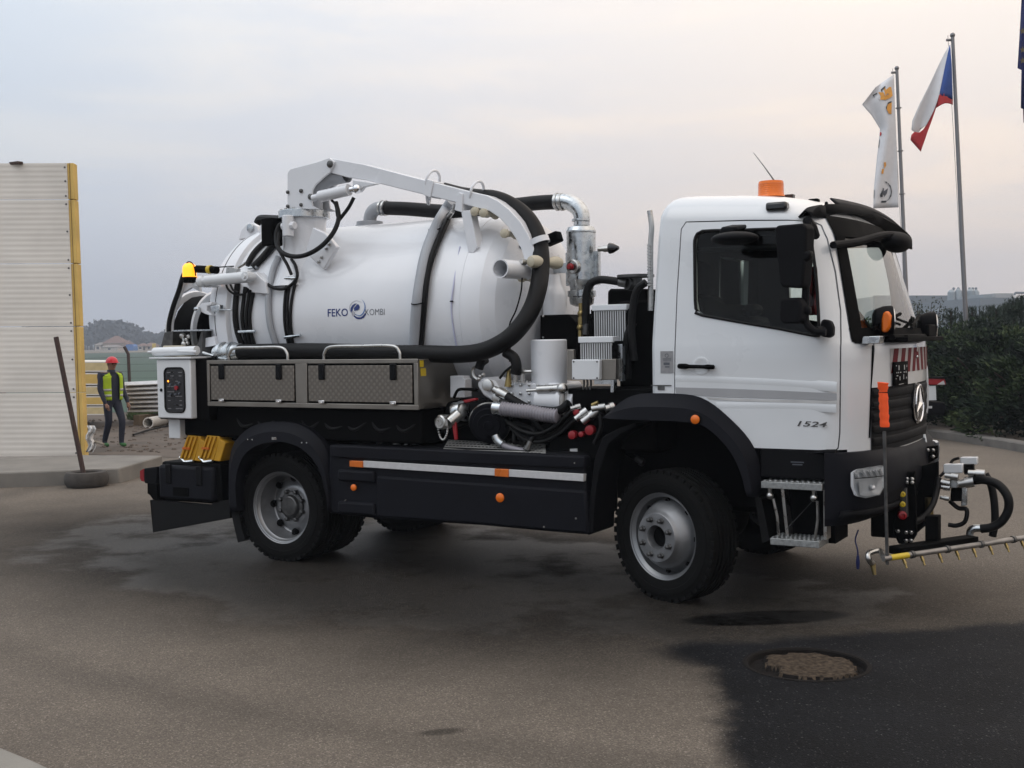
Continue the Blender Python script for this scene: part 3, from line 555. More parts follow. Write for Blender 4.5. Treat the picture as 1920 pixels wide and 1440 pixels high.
# young pines behind the hedge
pin = mat('pine_needles', (.022, .036, .022), .8, var=.35, vscale=3)
pin2 = mat('pine_candles', (.05, .06, .03), .8, var=.2)
def pine(px, dep, ytop, label, seed):
    r_ = random.Random(seed); b = gp(px, dep); h = atd(px, ytop, dep).z; e = empty('pine_tree', b); tag(e, label, 'tree', 'young pines behind the hedge')
    g = MB(); g.tube([V(0, 0, -.1), V(0, 0, h*.97)], [.07, .02], 7); g.build('trunk', rust, e); g = MB()
    for wh in range(7):
        z = h*(.35+.6*wh/7); ln = (1-wh/7.5)*h*.42
        for k in range(6):
            a = k*1.05+wh*.5+r_.random()*.4; d = V(math.cos(a), math.sin(a), .45).normalized(); tip = V(0, 0, z)+d*ln
            for j in range(60):
                p = V(0, 0, z).lerp(tip, r_.random()**.6); nd = (d*.5+V(r_.gauss(0, 1), r_.gauss(0, 1), r_.gauss(0, 1)+.5)).normalized()*r_.uniform(.08, .16); w = nd.cross(V(r_.random(), r_.random(), r_.random())).normalized()*.007; g.add([p-w, p+w, p+nd], [(0, 1, 2)])
            for j in range(26): p = tip+V(0, 0, r_.random()*.24); nd = V(r_.gauss(0, .5), r_.gauss(0, .5), 1).normalized()*.11; w = nd.cross(V(r_.random(), r_.random(), .1)).normalized()*.010; g.add([p-w, p+w, p+nd], [(0, 1, 2)])
    for j in range(240): p = V(0, 0, h*(.78+.2*r_.random())); nd = V(r_.gauss(0, .6), r_.gauss(0, .6), .8).normalized()*.14; w = nd.cross(V(r_.random(), r_.random(), .1)).normalized()*.011; g.add([p-w, p+w, p+nd], [(0, 1, 2)])
    g.build('crown', pin, e, smooth=0, recalc=False)
for k, (px, dep, yt, lb) in enumerate(((1783, 33, 585, 'young pine left of the middle flagpole'), (1823, 32, 582, 'young pine just right of the middle flagpole'), (1858, 31, 580, 'young pine fourth from the right edge'), (1888, 31, 577, 'young pine third from the right edge'), (1900, 29, 568, 'young pine second from the right edge'), (1915, 30, 560, 'tallest young pine at the right edge'), (1868, 30, 583, 'short young pine in front of the factory hall'), (1935, 29, 562, 'young pine cut by the right edge'))): pine(px, dep, yt, lb, 40+k)
# leafy shrub beside the windscreen
def leafy(px, dep, ytop, w_, label, seed, n=2600):
    r_ = random.Random(seed); b = gp(px, dep); h = atd(px, ytop, dep).z; e = empty('leafy_shrub', b); tag(e, label, 'shrub'); items = []; g = MB()
    for k in range(14):
        a = r_.random()*6.283; tip = V(math.cos(a)*w_*r_.random(), math.sin(a)*w_*r_.random(), h*r_.uniform(.75, 1)); g.tube([V(0, 0, 0), tip*.5+V(0, 0, .1), tip], [.03, .018, .005], 5)
        for j in range(n//14):
            tt = r_.uniform(.35, 1.03); p = tip*tt+V(r_.gauss(0, .10), r_.gauss(0, .10), r_.gauss(0, .10)); d = V(r_.gauss(0, 1), r_.gauss(0, 1), r_.gauss(0, .7)).normalized()*r_.uniform(.04, .08); w = d.cross(V(r_.gauss(0, 1), r_.gauss(0, 1), 1)).normalized()*.022; items.append(([p, p+d*.5+w, p+d, p+d*.5-w], [(0, 1, 2, 3)], r_.uniform(.2, .9)))
    foliage('leaves', mat('shrub_leaves', (.035, .042, .02), .7, var=.4, vscale=5), e, items); g.build('branch', rust, e)
leafy(1735, 30, 572, .75, 'thin leafy shrub between the windscreen and the lamp', 71)
# ---- factory in the distance
def fbox(name, px0, px1, y0, y1, dep, m, e, dd=20): 
    O = Vector(e.location); a, b, c, d = [atd(*p, dep)-O for p in ((px0, y0), (px1, y0), (px1, y1), (px0, y1))]; d.z = c.z = -.5; g = MB(); g.prism([a, b, c, d], F2*dd); return g.build(name, m, e)
pale = mat('pale_cladding', (.36, .37, .38), .7, var=.05, vscale=.1); bluc = mat('blue_grey_cladding', (.16, .19, .22), .7, var=.08, vscale=.1); silo = mat('silo_grey', (.25, .29, .32), .6, var=.08, vscale=.2)
e = empty('factory_hall', gp(1740, 230)); tag(e, 'long pale factory hall on the horizon by the windscreen', 'building'); e.location.z = 0; fbox('wall', 1640, 1778, 556, 640, 230, pale, e, 40); fbox('parapet', 1640, 1778, 554, 558, 229.5, bluc, e, 1); [fbox('cladding_joint', 1655+k*20, 1655.8+k*20, 558, 640, 229.8, bluc, e, .5) for k in range(6)]
e = empty('silo_plant', gp(1806, 210)); tag(e, 'grey silo plant with platform and vents behind the middle flagpole', 'building'); e.location.z = 0
fbox('base_wall', 1786, 1838, 580, 640, 210, silo, e, 12); O = Vector(e.location)
for k, (px, w_) in enumerate(((1784, 7), (1797, 6), (1808, 6), (1820, 7.5), (1830, 6))): a = atd(px, 548-(k % 2)*2, 209)-O; b = atd(px, 592, 209)-O; g = MB(); g.lathe(b, (0, 0, 1), [(w_/FPX*209, 0), (w_/FPX*209, a.z-b.z), (w_/FPX*100, a.z-b.z+.4), (0, a.z-b.z+.5)], 18); g.build('silo', silo, e, smooth=40)
for px in (1788, 1797, 1818, 1824, 1830): a = atd(px, 541, 209)-O; g = MB(); g.tube([a, a-V(0, 0, 1)], .14, 6); g.ball(a, .25, 6, 4); g.build('vent', bluc, e)
a, b = atd(1765, 578, 207)-O, atd(1846, 574, 207)-O; g = MB(); g.prism([a, b, b-V(0, 0, .45), a-V(0, 0, .45)], F2*4); g.build('platform', silo, e); g = MB(); [g.tube([a.lerp(b, u), a.lerp(b, u)+V(0, 0, 1)], .05, 4) for u in (.1, .3, .5, .7, .9)]; g.tube([a+V(0, 0, 1), b+V(0, 0, 1)], .05, 4); g.build('railing', bluc, e)
e = empty('factory_hall', gp(1890, 190)); tag(e, 'blue grey factory hall with stepped roof at the right edge', 'building'); e.location.z = 0; fbox('wall', 1838, 2060, 558, 640, 190, bluc, e, 30); fbox('roof_block', 1843, 1860, 552, 560, 191, silo, e, 10); fbox('roof_block', 1866, 1900, 550, 560, 192, pale, e, 10); g = MB(); O = Vector(e.location); g.tube([atd(1902, 553, 189)-O, atd(1904, 549, 189)-O, atd(1922, 549, 189)-O], .2, 6); g.build('duct', bluc, e)
# ---- flagpoles and flags
polem = mat('flagpole_aluminium', (.20, .20, .21), .4, .5, var=.05)
def pole(top, bot, dep, label, r=.05):
    a, b = atd(*top, dep), atd(*bot, dep); e = empty('flagpole', b); tag(e, label, 'flagpole', 'flagpoles behind the hedge'); a = a-b
    g = MB(); g.tube([V(0, 0, -.2), a], [r*1.25, r*.8], 12); g.build('shaft', polem, e); g = MB(); g.ball(a, r*1.2); g.tube([a-V(0, 0, .12), a-V(0, 0, .12)-R2*.16], .035, 6); g.build('truck_head', polem, e)
    u = a.normalized(); g = MB(); g.tube([a-R2*.12, V(0, 0, 1.2)-R2*.10], .006, 4); g.build('halyard', polem, e)
    if 'white' in label: 
        for k in range(4): g = MB(); g.ring(a*(.88-.13*k), u, .075, .012, 14, 5); g.build('flag_ring', polem, e)
pole((1681.5, 128), (1708, 748), 33.5, 'tall flagpole with the white advertising banner', .055); pole((1786, 66), (1819, 758), 30, 'tallest flagpole with the tricolour flag', .055); pole((1928, -70), (1968, 772), 27.5, 'flagpole at the right edge with the blue flag')
def cloth(name, m, rows, parent=None, sol=.008): g = MB(); g.grid(rows); return g.build(name, m, parent, smooth=60, solid=sol)
fw_ = mat('white_flag_cloth', (.68, .68, .70), .8, var=.04); fo = mat('orange_print', (.72, .33, .06), .8); fk_ = mat('dark_print', (.04, .045, .05), .8); fb_ = mat('blue_flag_cloth', (.035, .085, .30), .8, var=.08); fred = mat('red_flag_cloth', (.46, .035, .04), .8, var=.08)
D1 = 33.4; e = empty('banner_flag', atd(1665, 388, D1)); tag(e, 'white banner flag with orange letters and round emblem', 'flag'); O = Vector(e.location)
Lft = [(212, 560), (125, 672), (185, 740), (240, 830), (232, 920), (220, 1020), (210, 1120), (200, 1220), (197, 1340)]; Rgt = [(330, 478), (332, 580), (336, 680), (341, 790), (345, 890), (350, 1000), (354, 1110), (357, 1220), (360, 1333)]
def bpt(i, u, off=0.):
    a, b = Vector(Lft[min(i, 8)]), Vector(Rgt[min(i, 8)]); p = a.lerp(b, u); rip = .16*math.sin(u*5.2+i*.55)*(1-u*.75); return atd(*qf(p.x, p.y), D1+rip-off)-O
def bl(v): i = min(7, int(v)); return i, v-i
def bpf(v, u, off=0.):
    i, f = bl(v); return bpt(i, u, off).lerp(bpt(i+1, u, off), f)
cloth('cloth', fw_, [[bpf(v/3, u/14) for u in range(15)] for v in range(25)], e)
def inv(px, py):                                # flag pixel -> (v,u)
    best = None
    for v10 in range(0, 81):
        v = v10/10; i, f = bl(v); a = Vector(Lft[i]).lerp(Vector(Lft[i+1]), f); b = Vector(Rgt[i]).lerp(Vector(Rgt[i+1]), f); u = min(1, max(0, (px-a.x)/(b.x-a.x))); p = a.lerp(b, u); dd = (p-Vector((px, py))).length
        if best is None or dd < best[0]: best = (dd, v, u)
    return best[1], best[2]
def mark(pts, m, nm):
    g = MB(); pp = [atd(*qf(*p), D1-.22)-O for p in pts]; pp = [bpf(*inv(*p), .03) for p in pts]; g.add(pp, [tuple(range(len(pp)))]); g.build(nm, m, e)
mark([(262, 556), (312, 560), (322, 615), (300, 630), (292, 600), (275, 612)], fo, 'orange_letter'); mark([(228, 592), (262, 590), (282, 640), (240, 645), (245, 620)], fo, 'orange_letter'); mark([(275, 612), (300, 606), (296, 632), (268, 640)], fo, 'orange_letter'); mark([(290, 668), (316, 655), (314, 738), (296, 728), (282, 700)], fo, 'orange_letter')
for p in (((244, 574), (272, 552), (276, 558), (252, 578), (256, 588), (249, 588)), ((192, 612), (220, 595), (222, 601), (202, 614), (206, 624), (200, 624)), ((224, 628), (234, 648), (242, 650), (230, 636)), ((278, 690), (292, 660), (315, 652), (314, 658), (296, 668), (284, 694), (286, 712))): mark(p, fk_, 'letter_shadow')
mark([(240, 845), (250, 850), (246, 875), (238, 870)], fred, 'red_mark'); mark([(231, 900), (238, 896), (232, 945), (227, 945)], fk_, 'letter_shadow'); mark([(265, 1045), (278, 1040), (280, 1068), (268, 1085)], fo, 'orange_letter'); mark([(252, 1090), (266, 1085), (262, 1120), (250, 1122)], fo, 'orange_letter')
for a0, a1 in ((-80, -20), (-20, 40), (40, 100)):
    o1 = [(258+58*math.cos(R(a0+(a1-a0)*k/8)), 1232+70*math.sin(R(a0+(a1-a0)*k/8))) for k in range(9)]; o2 = [(258+52*math.cos(R(a1-(a1-a0)*k/8)), 1232+64*math.sin(R(a1-(a1-a0)*k/8))) for k in range(9)]; mark(o1+o2, fk_, 'emblem_ring')
mark([(198, 1215), (204, 1225), (203, 1270), (198, 1280)], fk_, 'emblem_ring'); mark([(240, 1250), (256, 1225), (258, 1262), (246, 1262)], fk_, 'emblem_mark'); mark([(262, 1235), (292, 1208), (284, 1238), (268, 1262)], MT['grey_ink'], 'emblem_mark'); mark([(258, 1205), (266, 1205), (264, 1258), (256, 1240)], MT['grey_ink'], 'emblem_mark')
D2 = 29.9; e = empty('tricolour_flag', atd(1750, 280, D2)); tag(e, 'limp white red and blue flag on the tallest pole', 'flag'); O = Vector(e.location)
def fpatch(nm, m, Lp, Rp, n=12, ph=0.):
    rows = []
    A = resample(spl([Vector((*p, 0)) for p in Lp], 5), n); B = resample(spl([Vector((*p, 0)) for p in Rp], 5), n)
    for a, b in zip(A, B): rows.append([atd(*qf(*a.lerp(b, u/8).xy), D2+.10*math.sin(a.lerp(b, u/8).x*.045+a.y*.012))-O for u in range(9)])
    cloth(nm, m, rows, e)
fpatch('white_field', fw_, [(687, 288), (640, 370), (560, 540), (480, 700), (437, 812), (455, 845), (490, 872)], [(689, 288), (655, 440), (622, 600), (590, 700), (545, 790), (528, 815), (494, 830)])
fpatch('blue_wedge', fb_, [(689, 288), (668, 380), (645, 480), (622, 608)], [(691, 288), (700, 400), (704, 520), (708, 640)])
fpatch('red_field', fred, [(606, 628), (580, 710), (545, 790), (500, 850), (450, 850), (436, 900)], [(600, 695), (575, 770), (545, 850), (525, 910), (512, 945), (503, 976)]); fpatch('red_hoist', fred, [(606, 628), (625, 606), (660, 600), (690, 612), (708, 640)], [(600, 695), (630, 676), (660, 664), (685, 666), (708, 674)], 8)
D3 = 27.3; e = empty('blue_star_flag', atd(1920, 230, D3)); tag(e, 'dark blue flag with yellow stars cut by the right edge', 'flag'); O = Vector(e.location)
rows = []
for k, (xl_, xr_) in enumerate(((1152, 1235), (1148, 1235), (1143, 1235), (1135, 1235), (1124, 1235), (1150, 1236), (1148, 1237), (1146, 1238), (1160, 1240), (1164, 1242))): y = (-60, 20, 130, 270, 438, 450, 560, 695, 700, 790)[k]; rows.append([atd(*qf(xl_+(xr_-xl_)*u/8, y), D3+.08*math.sin(u*1.2+k))-O for u in range(9)])
cloth('cloth', mat('deep_blue_cloth', (.012, .018, .10), .8, var=.1), rows, e)
for y in (320, 390, 200): g = MB(); c = atd(*qf(1158, y), D3-.14)-O; g.add([c+(R2*math.cos(R(90+36*k))+V(0, 0, math.sin(R(90+36*k))))*(.09 if k % 2 == 0 else .035) for k in range(10)], [tuple(range(10))]); g.build('star', mat('faded_star', (.12, .10, .05), .8) if y == 320 else MT['faded_star'], e)
# ---- parked vehicle tail behind the lorry's nose
VD = 20.3; O = atd(1770, 700, VD); O.z = 0; e = empty('parked_pickup', O); tag(e, 'white parked pickup tail with red lamp, behind the truck nose', 'car')
# local axes: -R2 is its forward direction, F2 across
def lq(a, f, z): return -R2*a+F2*f+V(0, 0, z)          # a = metres ahead of its tail
def prof(pts, f0, f1): g = MB(); g.prism([lq(a, f0, z) for a, z in pts], F2*(f1-f0)); return g
prof([(.30, .62), (.22, .75), (.24, .98), (.36, 1.12), (1.5, 1.12), (1.62, 1.5), (2.0, 1.74), (3.2, 1.74), (3.7, 1.15), (4.7, 1.02), (4.8, .6), (4.2, .45), (.9, .45)], 0, 1.7).build('body', white, e, bevel=.05)
prof([(1.72, 1.16), (2.05, 1.62), (3.05, 1.64), (3.4, 1.18)], -.012, 1.712).build('side_glass', gloss, e)
prof([(-.02, .40), (-.02, .62), (.5, .66), (.9, .62), (.9, .42)], -.03, 1.73).build('bumper', dplast, e, bevel=.03)
prof([(-.02, .92), (.0, 1.03), (.42, 1.04), (.42, .93)], -.05, .22).build('tail_lamp', redp, e, bevel=.015); prof([(.0, .93), (.14, .93), (.03, 1.0)], -.056, -.045).build('reversing_lamp', reflw, e); prof([(-.03, 1.03), (-.03, 1.055), (.45, 1.06), (.45, 1.04)], -.06, .22).build('lamp_hood', black, e)
prof([(.22, .52), (.42, .52), (.42, .56), (.22, .56)], -.036, -.028).build('maker_plate', printm, e); prof([(.14, .66), (.15, .91), (.9, .91), (1.1, .66)], -.02, -.002).build('rear_quarter', white, e)
for a in (.95, 3.9):
    for f in (.02, 1.5): g = MB(); g.lathe(lq(a, f, .34), F2, [(.2, 0), (.32, .01), (.345, .04), (.345, .17), (.32, .2), (.2, .2)], 28); w = g.build('wheel', tyrem, e); g = MB(); g.lathe(lq(a, f-.004, .34), F2, [(.2, 0), (.19, .03), (.06, .02), (0, .02)], 20); g.build('hub', rimm, e)
# ================================================================ THE TRUCK
T = empty('tank_truck'); tag(T, 'white vacuum tank lorry with dark grey skirts parked on the asphalt', 'truck')
def P_(mb, name, m, parent=None, **k): return mb.build(name, m, parent or T, **k)
def lerp_tab(tab, z):
    if z <= tab[0][0]: return tab[0][1]
    for (a, u), (b, v) in zip(tab, tab[1:]):
        if z <= b: return u+(v-u)*(z-a)/(b-a)
    return tab[-1][1]
ZT = [1.05, 1.75, 1.80, 2.50, 2.66, 2.73, 2.78, 2.81, 2.83]
XF = list(zip(ZT, [1.42, 1.42, 1.40, 1.19, 1.14, 1.08, 1.0, .9, .65]))
X0 = list(zip(ZT, [1.0, 1.0, .98, .82, .77, .7, .6, .5, .3]))
WW = list(zip(ZT, [1.13, 1.13, 1.125, 1.07, 1.045, 1.01, .95, .87, .65]))
XR = list(zip(ZT, [-.12, -.12, -.12, -.09, -.08, -.06, -.02, .04, .2]))
NE = 2.45
def cz(z, x): return z-.065*max(0, x)*min(1, max(0, (z-2.45)/.25))
def fx(y, z, off=0.):
    x0 = lerp_tab(X0, z); A = lerp_tab(XF, z)-x0+off; w = lerp_tab(WW, z)+off
    return x0+A*max(0, 1-(min(abs(y), w)/w)**NE)**(1/NE)
def fp(y, z, off=0.):
    x = fx(y, z, off); return V(x, y, cz(z, x))
def slice_(z, ins=0.):
    x0 = lerp_tab(X0, z); A = lerp_tab(XF, z)-x0-ins; w = lerp_tab(WW, z)-ins; xr = lerp_tab(XR, z)+ins; o = []
    for k in range(49):
        t = -math.pi/2+math.pi*k/48; s = math.sin(t); c = max(0, math.cos(t))
        o.append((x0+A*c**(2/NE), w*math.copysign(abs(s)**(2/NE), s)))
    r = .07
    side = [(x0*.66+.33*xr, w), (x0*.33+.66*xr, w)]+[(xr+r-r*math.sin(a), w-r+r*math.cos(a)) for a in (0, R(30), R(60), R(90))]
    o += side+[(xr, w*.5), (xr, 0), (xr, -w*.5)]+[(x, -y) for x, y in reversed(side)]
    return [V(x, y, cz(z, x)) for x, y in o]
zs = [1.05, 1.12, 1.2, 1.35, 1.5, 1.65, 1.75, 1.78, 1.80, 1.9, 2.0, 2.1, 2.2, 2.3, 2.4, 2.5, 2.56, 2.62, 2.66, 2.69, 2.715, 2.74, 2.76, 2.78, 2.80, 2.815, 2.825, 2.83]
outer = [slice_(z) for z in zs]
zi = [1.47, 1.6, 1.75, 1.80, 2.0, 2.2, 2.4, 2.5, 2.6, 2.66]; innr = [slice_(z, .045) for z in zi]
mb = MB(); n = len(outer[0]); mb.grid(outer, True); mb.add(outer[0], [tuple(range(n-1, -1, -1))]); mb.add(outer[-1], [tuple(range(n))])
mo = mb; mi = MB(); mi.grid(innr, True); mi.add(innr[0], [tuple(range(n-1, -1, -1))]); mi.add(innr[-1], [tuple(range(n))])
def oriented(m, inward):
    me = bpy.data.meshes.new('t'); me.from_pydata(m.v, [], m.f); b = bmesh.new(); b.from_mesh(me); bmesh.ops.remove_doubles(b, verts=b.verts, dist=1e-5); bmesh.ops.recalc_face_normals(b, faces=b.faces)
    if inward: bmesh.ops.reverse_faces(b, faces=b.faces)
    b.to_mesh(me); b.free(); return [tuple(v.co) for v in me.vertices], [tuple(p.vertices) for p in me.polygons]
sh = MB(); v_, f_ = oriented(mo, False); sh.add(v_, f_); sh.cm = 1; v_, f_ = oriented(mi, True); sh.add(v_, f_)
shell = sh.build('shell', [white, inter], None, recalc=False, smooth=0)
def cs(px, py, d=0.):
    p = at(px, py, -1.13)
    for _ in range(3): p = at(px, py, -lerp_tab(WW, p.z)-d)
    return p
def flatcut(pts, y0, y1, name='cutter'):
    m = MB(); m.prism([(p[0], y0, p[1]) for p in pts], (0, y1-y0, 0)); return m.build(name, white, None, smooth=0)
def xz(q, *pts): return [(lambda p: (p.x, p.z))(cs(*q(a, b))) for a, b in pts]
arch = xz(q6, (340, 186), (515, 189), (640, 203), (740, 253), (850, 348), (930, 433), (985, 523), (1007, 545))
arch = [(-.6, arch[0][1])]+arch+[(arch[-1][0], .5), (-.6, .5)]
cut = flatcut(arch, -2, 2); me = boolean(shell, cut, 'DIFFERENCE'); shell.data = me; bpy.data.objects.remove(cut, do_unlink=True)
bot = flatcut([(-.6, .5), (1.21, .5), (1.21, 1.085), (-.6, 1.085)], -2, 2); shell.data = boolean(shell, bot, 'DIFFERENCE'); bpy.data.objects.remove(bot, do_unlink=True)
wo = xz(q3, (392, 600), (398, 560), (440, 523), (620, 518), (1000, 505), (1060, 508), (1082, 540), (1118, 760), (1134, 1000), (1136, 1130), (1112, 1150), (900, 1108), (440, 1028), (408, 1000), (396, 940))
scr = [(1.225, 1.79), (1.075, 2.50), (1.07, 2.56), (2, 2.56), (2, 1.79)]
cut = flatcut(scr, -2, 2); shell.data = boolean(shell, cut, 'DIFFERENCE'); bpy.data.objects.remove(cut, do_unlink=True)
rw = MB(); rw.bb(-.4, .06, .10, .78, 2.08, 2.44); rwo = rw.build('cutter', white, None, smooth=0); shell.data = boolean(shell, rwo, 'DIFFERENCE'); bpy.data.objects.remove(rwo, do_unlink=True)
wcut = flatcut(wo, -2, 2); shell.data = boolean(shell, wcut, 'DIFFERENCE'); bpy.data.objects.remove(wcut, do_unlink=True)
do = xz(q3, (272, 1440), (286, 900), (303, 640), (312, 510), (340, 468), (700, 458), (1070, 456), (1115, 478), (1150, 560), (1200, 760), (1240, 1000), (1253, 1200))+xz(q6, (1474, 200), (1472, 420), (1464, 505), (1445, 524), (1008, 520), (985, 520), (930, 430), (850, 345), (740, 250), (640, 200), (516, 186))
def inset(pts, d):
    o = []; n = len(pts); ar = sum(pts[i][0]*pts[(i+1) % n][1]-pts[(i+1) % n][0]*pts[i][1] for i in range(n)); sg = 1 if ar > 0 else -1
    for i in range(n):
        a = Vector(pts[i-1]); b = Vector(pts[i]); c = Vector(pts[(i+1) % n]); e1 = (b-a).normalized(); e2 = (c-b).normalized()
        nn = Vector((-e1.y-e2.y, e1.x+e2.x))
        if nn.length < .3: nn = Vector((-e1.y, e1.x))
        o.append(tuple(b+nn.normalized()*d*sg))
    return o
dcut = flatcut(inset(do, -.004), -2, -.9); cabme = boolean(shell, dcut, 'DIFFERENCE'); bpy.data.objects.remove(dcut, do_unlink=True)
dcut = flatcut(inset(do, .004), -2, -.9); doorme = boolean(shell, dcut, 'INTERSECT'); bpy.data.objects.remove(dcut, do_unlink=True)
bpy.data.objects.remove(shell, do_unlink=True)
def fin(me, name, parent, bev):
    me.polygons.foreach_set('use_smooth', [True]*len(me.polygons)); me.set_sharp_from_angle(angle=R(28)); o = mesh_obj(me, name, parent)
    return o
cab = fin(cabme, 'cab', T, 0); door = fin(doorme, 'door', T, 0); tag(door, 'white cab door with grey stripe')
def wy(z, d=0.): return -lerp_tab(WW, z)-d
# door seam shadow gap backing, window glass and seals
def loopy(pts, d): return [V(x, wy(z, d), z) for x, z in pts]
MB().tube(spl(loopy(wo+[wo[0]], .002), 2), .011, 6).build('window_seal', rubber, door)
m = MB(); m.add(loopy(inset(wo, -.004), -.012), [tuple(range(len(wo)))]); m.build('side_window', sideglass, door)
m = MB(); m.add([V(p.x, -p.y, p.z) for p in loopy(inset(wo, -.004), -.012)], [tuple(range(len(wo)))]); m.build('far_side_window', sideglass, cab).name = 'side_window'
m = MB(); m.bb(-.10, -.094, .09, .79, 2.07, 2.45); m.build('rear_window', sideglass, cab)
# mould line steps on the door: broad grey band and pressed crease
def band(name, za, zb, x0, x1, m, par, d=.003):
    g = MB(); g.grid([[V(x0+(x1-x0)*i/8, wy(za, d), za) for i in range(9)], [V(x0+(x1-x0)*i/8, wy(zb, d), zb) for i in range(9)]]); return g.build(name, m, par)
zb1 = cs(1400, 739).z
m = MB(); sA = [cs(*q6(a, b), .003) for a, b in ((520, 145), (800, 152), (1100, 163), (1468, 180))]; sB = [cs(*q6(a, b), .003) for a, b in ((525, 186), (800, 202), (1100, 210), (1468, 222))]
m.grid([sA, sB]); m.build('grey_stripe', greyst, door)
m = MB(); sA = [cs(*q6(a, b), .003) for a, b in ((700, 203), (900, 212), (1468, 224))]; sB = [cs(*q6(a, b), .003) for a, b in ((720, 216), (900, 226), (1468, 243))]
m.grid([sA, sB]); m.build('pale_grey_stripe', mat('pale_grey_stripe', (.50, .50, .50), .4), door)
# door crease ridge (pressed step)
m = MB(); 
for pa in (((520, 92), (900, 105), (1200, 120), (1468, 140)), ((760, 250), (1000, 250), (1240, 252), (1465, 262))):
    c0 = spl([cs(*q6(a, b), .0) for a, b in pa], 6); m.grid([[p+V(0, .003, .03) for p in c0], [p+V(0, -.006, .004) for p in c0], [p+V(0, .003, -.035) for p in c0]])
m.build('pressed_crease', white, door, smooth=60)
# handle
pa, pb = cs(*q3(300, 1332)), cs(*q3(520, 1338))
m = MB(); h = []
for k, (t, r) in enumerate(((0, .010), (.03, .017), (.1, .019), (.22, .019), (.3, .013), (.6, .013), (.72, .013), (.8, .017), (.97, .016), (1, .008))): h.append((pa.lerp(pb, t)+V(0, -.028, 0), r))
m.tube([a for a, b in h], [b for a, b in h], 10); m.build('door_handle', black, door)
m = MB(); c = cs(*q3(432, 1332)); m.lathe(c+V(0, .004, 0), (0, -1, 0), [(.062, .0), (.060, .008), (.048, .010), (.035, .005)], 24); m.build('handle_recess', white, door, smooth=60)
p0 = cs(*q6(1236, 372), .003); p1 = cs(*q6(1412, 380), .003)
lettering('model_number', '1524', lambda u, v: V(p0.x+u, wy(1.2, .004), p0.z+v+ (p1.z-p0.z)*u/.2), darksteel, door, .034, (p1.x-p0.x), thick=.012, shear=.25)
# sticker, door-sill badge on the rear pillar
m = MB(); a, b = cs(*q3(187, 1243)), cs(*q3(265, 1375)); m.bb(a.x, b.x, wy(1.6, .003), wy(1.6, -.01), b.z, a.z); stk = m.build('sticker', silver, cab)
m = MB(); w = b.x-a.x; m.ring((a.x+w*.5, wy(1.6, .0045), a.z-.03), (0, 1, 0), .012, .0018, 16, 4); m.bb(a.x+w*.25, a.x+w*.72, wy(1.6, .0045), wy(1.6, 0), a.z-.095, a.z-.078)
for k in range(3): m.bb(a.x+w*.2, a.x+w*.85, wy(1.6, .0045), wy(1.6, 0), a.z-.052-k*.008, a.z-.049-k*.008)
m.bb(a.x+w*.35, a.x+w*.7, wy(1.6, .0045), wy(1.6, 0), a.z-.112, a.z-.104); m.build('sticker_print', greyink, cab)
m = MB(); a, b = cs(*q6(378, 133)), cs(*q6(498, 137)); m.box(((a.x+b.x)/2, wy(1.4, .004), a.z), (b.x-a.x, .006, .006)); m.box(((a.x+b.x)/2, wy(1.4, .004), a.z-.018), ((b.x-a.x)*.32, .006, .026)); m.build('sill_badge', darksteel, cab)
# ---- windscreen
ylim0 = lambda z: 1.0-.155*(z-1.79)/.71
zsw = [1.785+(2.555-1.785)*i/12 for i in range(13)]
def strip(ya, yb, za, zb, off, ny=14, nz=8): return [[fp(ya+(yb-ya)*i/ny, za+(zb-za)*j/nz, off) for i in range(ny+1)] for j in range(nz+1)]
m = MB(); m.grid([[fp((ylim0(z)-.06)*(-1+2*i/40), z, -.006) for i in range(41)] for z in [1.85+.68*j/8 for j in range(9)]]); m.build('windscreen', screenglass, cab, smooth=60)
m = MB()
for sgn in (-1, 1):
    def ylim(z): return 1.0-.155*(z-1.79)/.71
    for off_ in (.005, -.02): m.grid([[fp(sgn*(ylim(z)-.10*i/8), z, off_) for i in range(9)] for z in [1.775+.8*j/8 for j in range(9)]])
m.grid(strip(-.99, .99, 1.765, 1.865, .006, 40)); m.grid(strip(-.86, .86, 2.48, 2.67, .008, 40)); m.build('windscreen_surround', black, cab, smooth=60)  # top strip also paints the visor's shade black over the roof edge
m = MB()                                    # wipers lying on the glass
for y0, y1 in ((-.75, -.1), (0, .7)):
    m.tube([fp(y0, 1.88, .03), fp((y0+y1)/2, 1.93, .03), fp(y1, 1.90, .02)], .009, 6); m.tube([fp(y0-.05, 1.86, .03), fp(y0+.5, 1.96, .03)], .012, 6)
m.build('wiper', black, cab)
# ---- white corner panel seam, hood, grille
def sheet(y0, y1, z0, z1, off, mt, name, par, ny=20, nz=6, solid=0): g = MB(); g.grid(strip(y0, y1, z0, z1, off, ny, nz)); return g.build(name, mt, par, smooth=60, solid=solid)
def patch(rows, name, mt, par, smooth=60):
    g = MB(); g.grid(rows); return g.build(name, mt, par, smooth=smooth)
hood = []
for j in range(9):
    z = 1.475+(1.765-1.475)*j/8; y0 = -.86+.04*j/8
    hood.append([fp(y0+(-2*y0)*i/36, z+.012*math.sin(i/36*math.pi)*0, .010) for i in range(37)])
g = MB(); g.grid(hood); ed = [hood[0], [p+V(-.04, 0, 0) for p in hood[0]]]; g.grid(ed); g.grid([hood[-1], [p+V(-.06, 0, .012) for p in hood[-1]]]); hoodo = g.build('hood_panel', white, T, smooth=50)
g = MB()
for s_ in (-1, 1): g.tube([fp(s_*(.875-.04*j/6), 1.15+.6*j/6, .004) for j in range(7)], .006, 5)
g.build('panel_gap', black, cab)
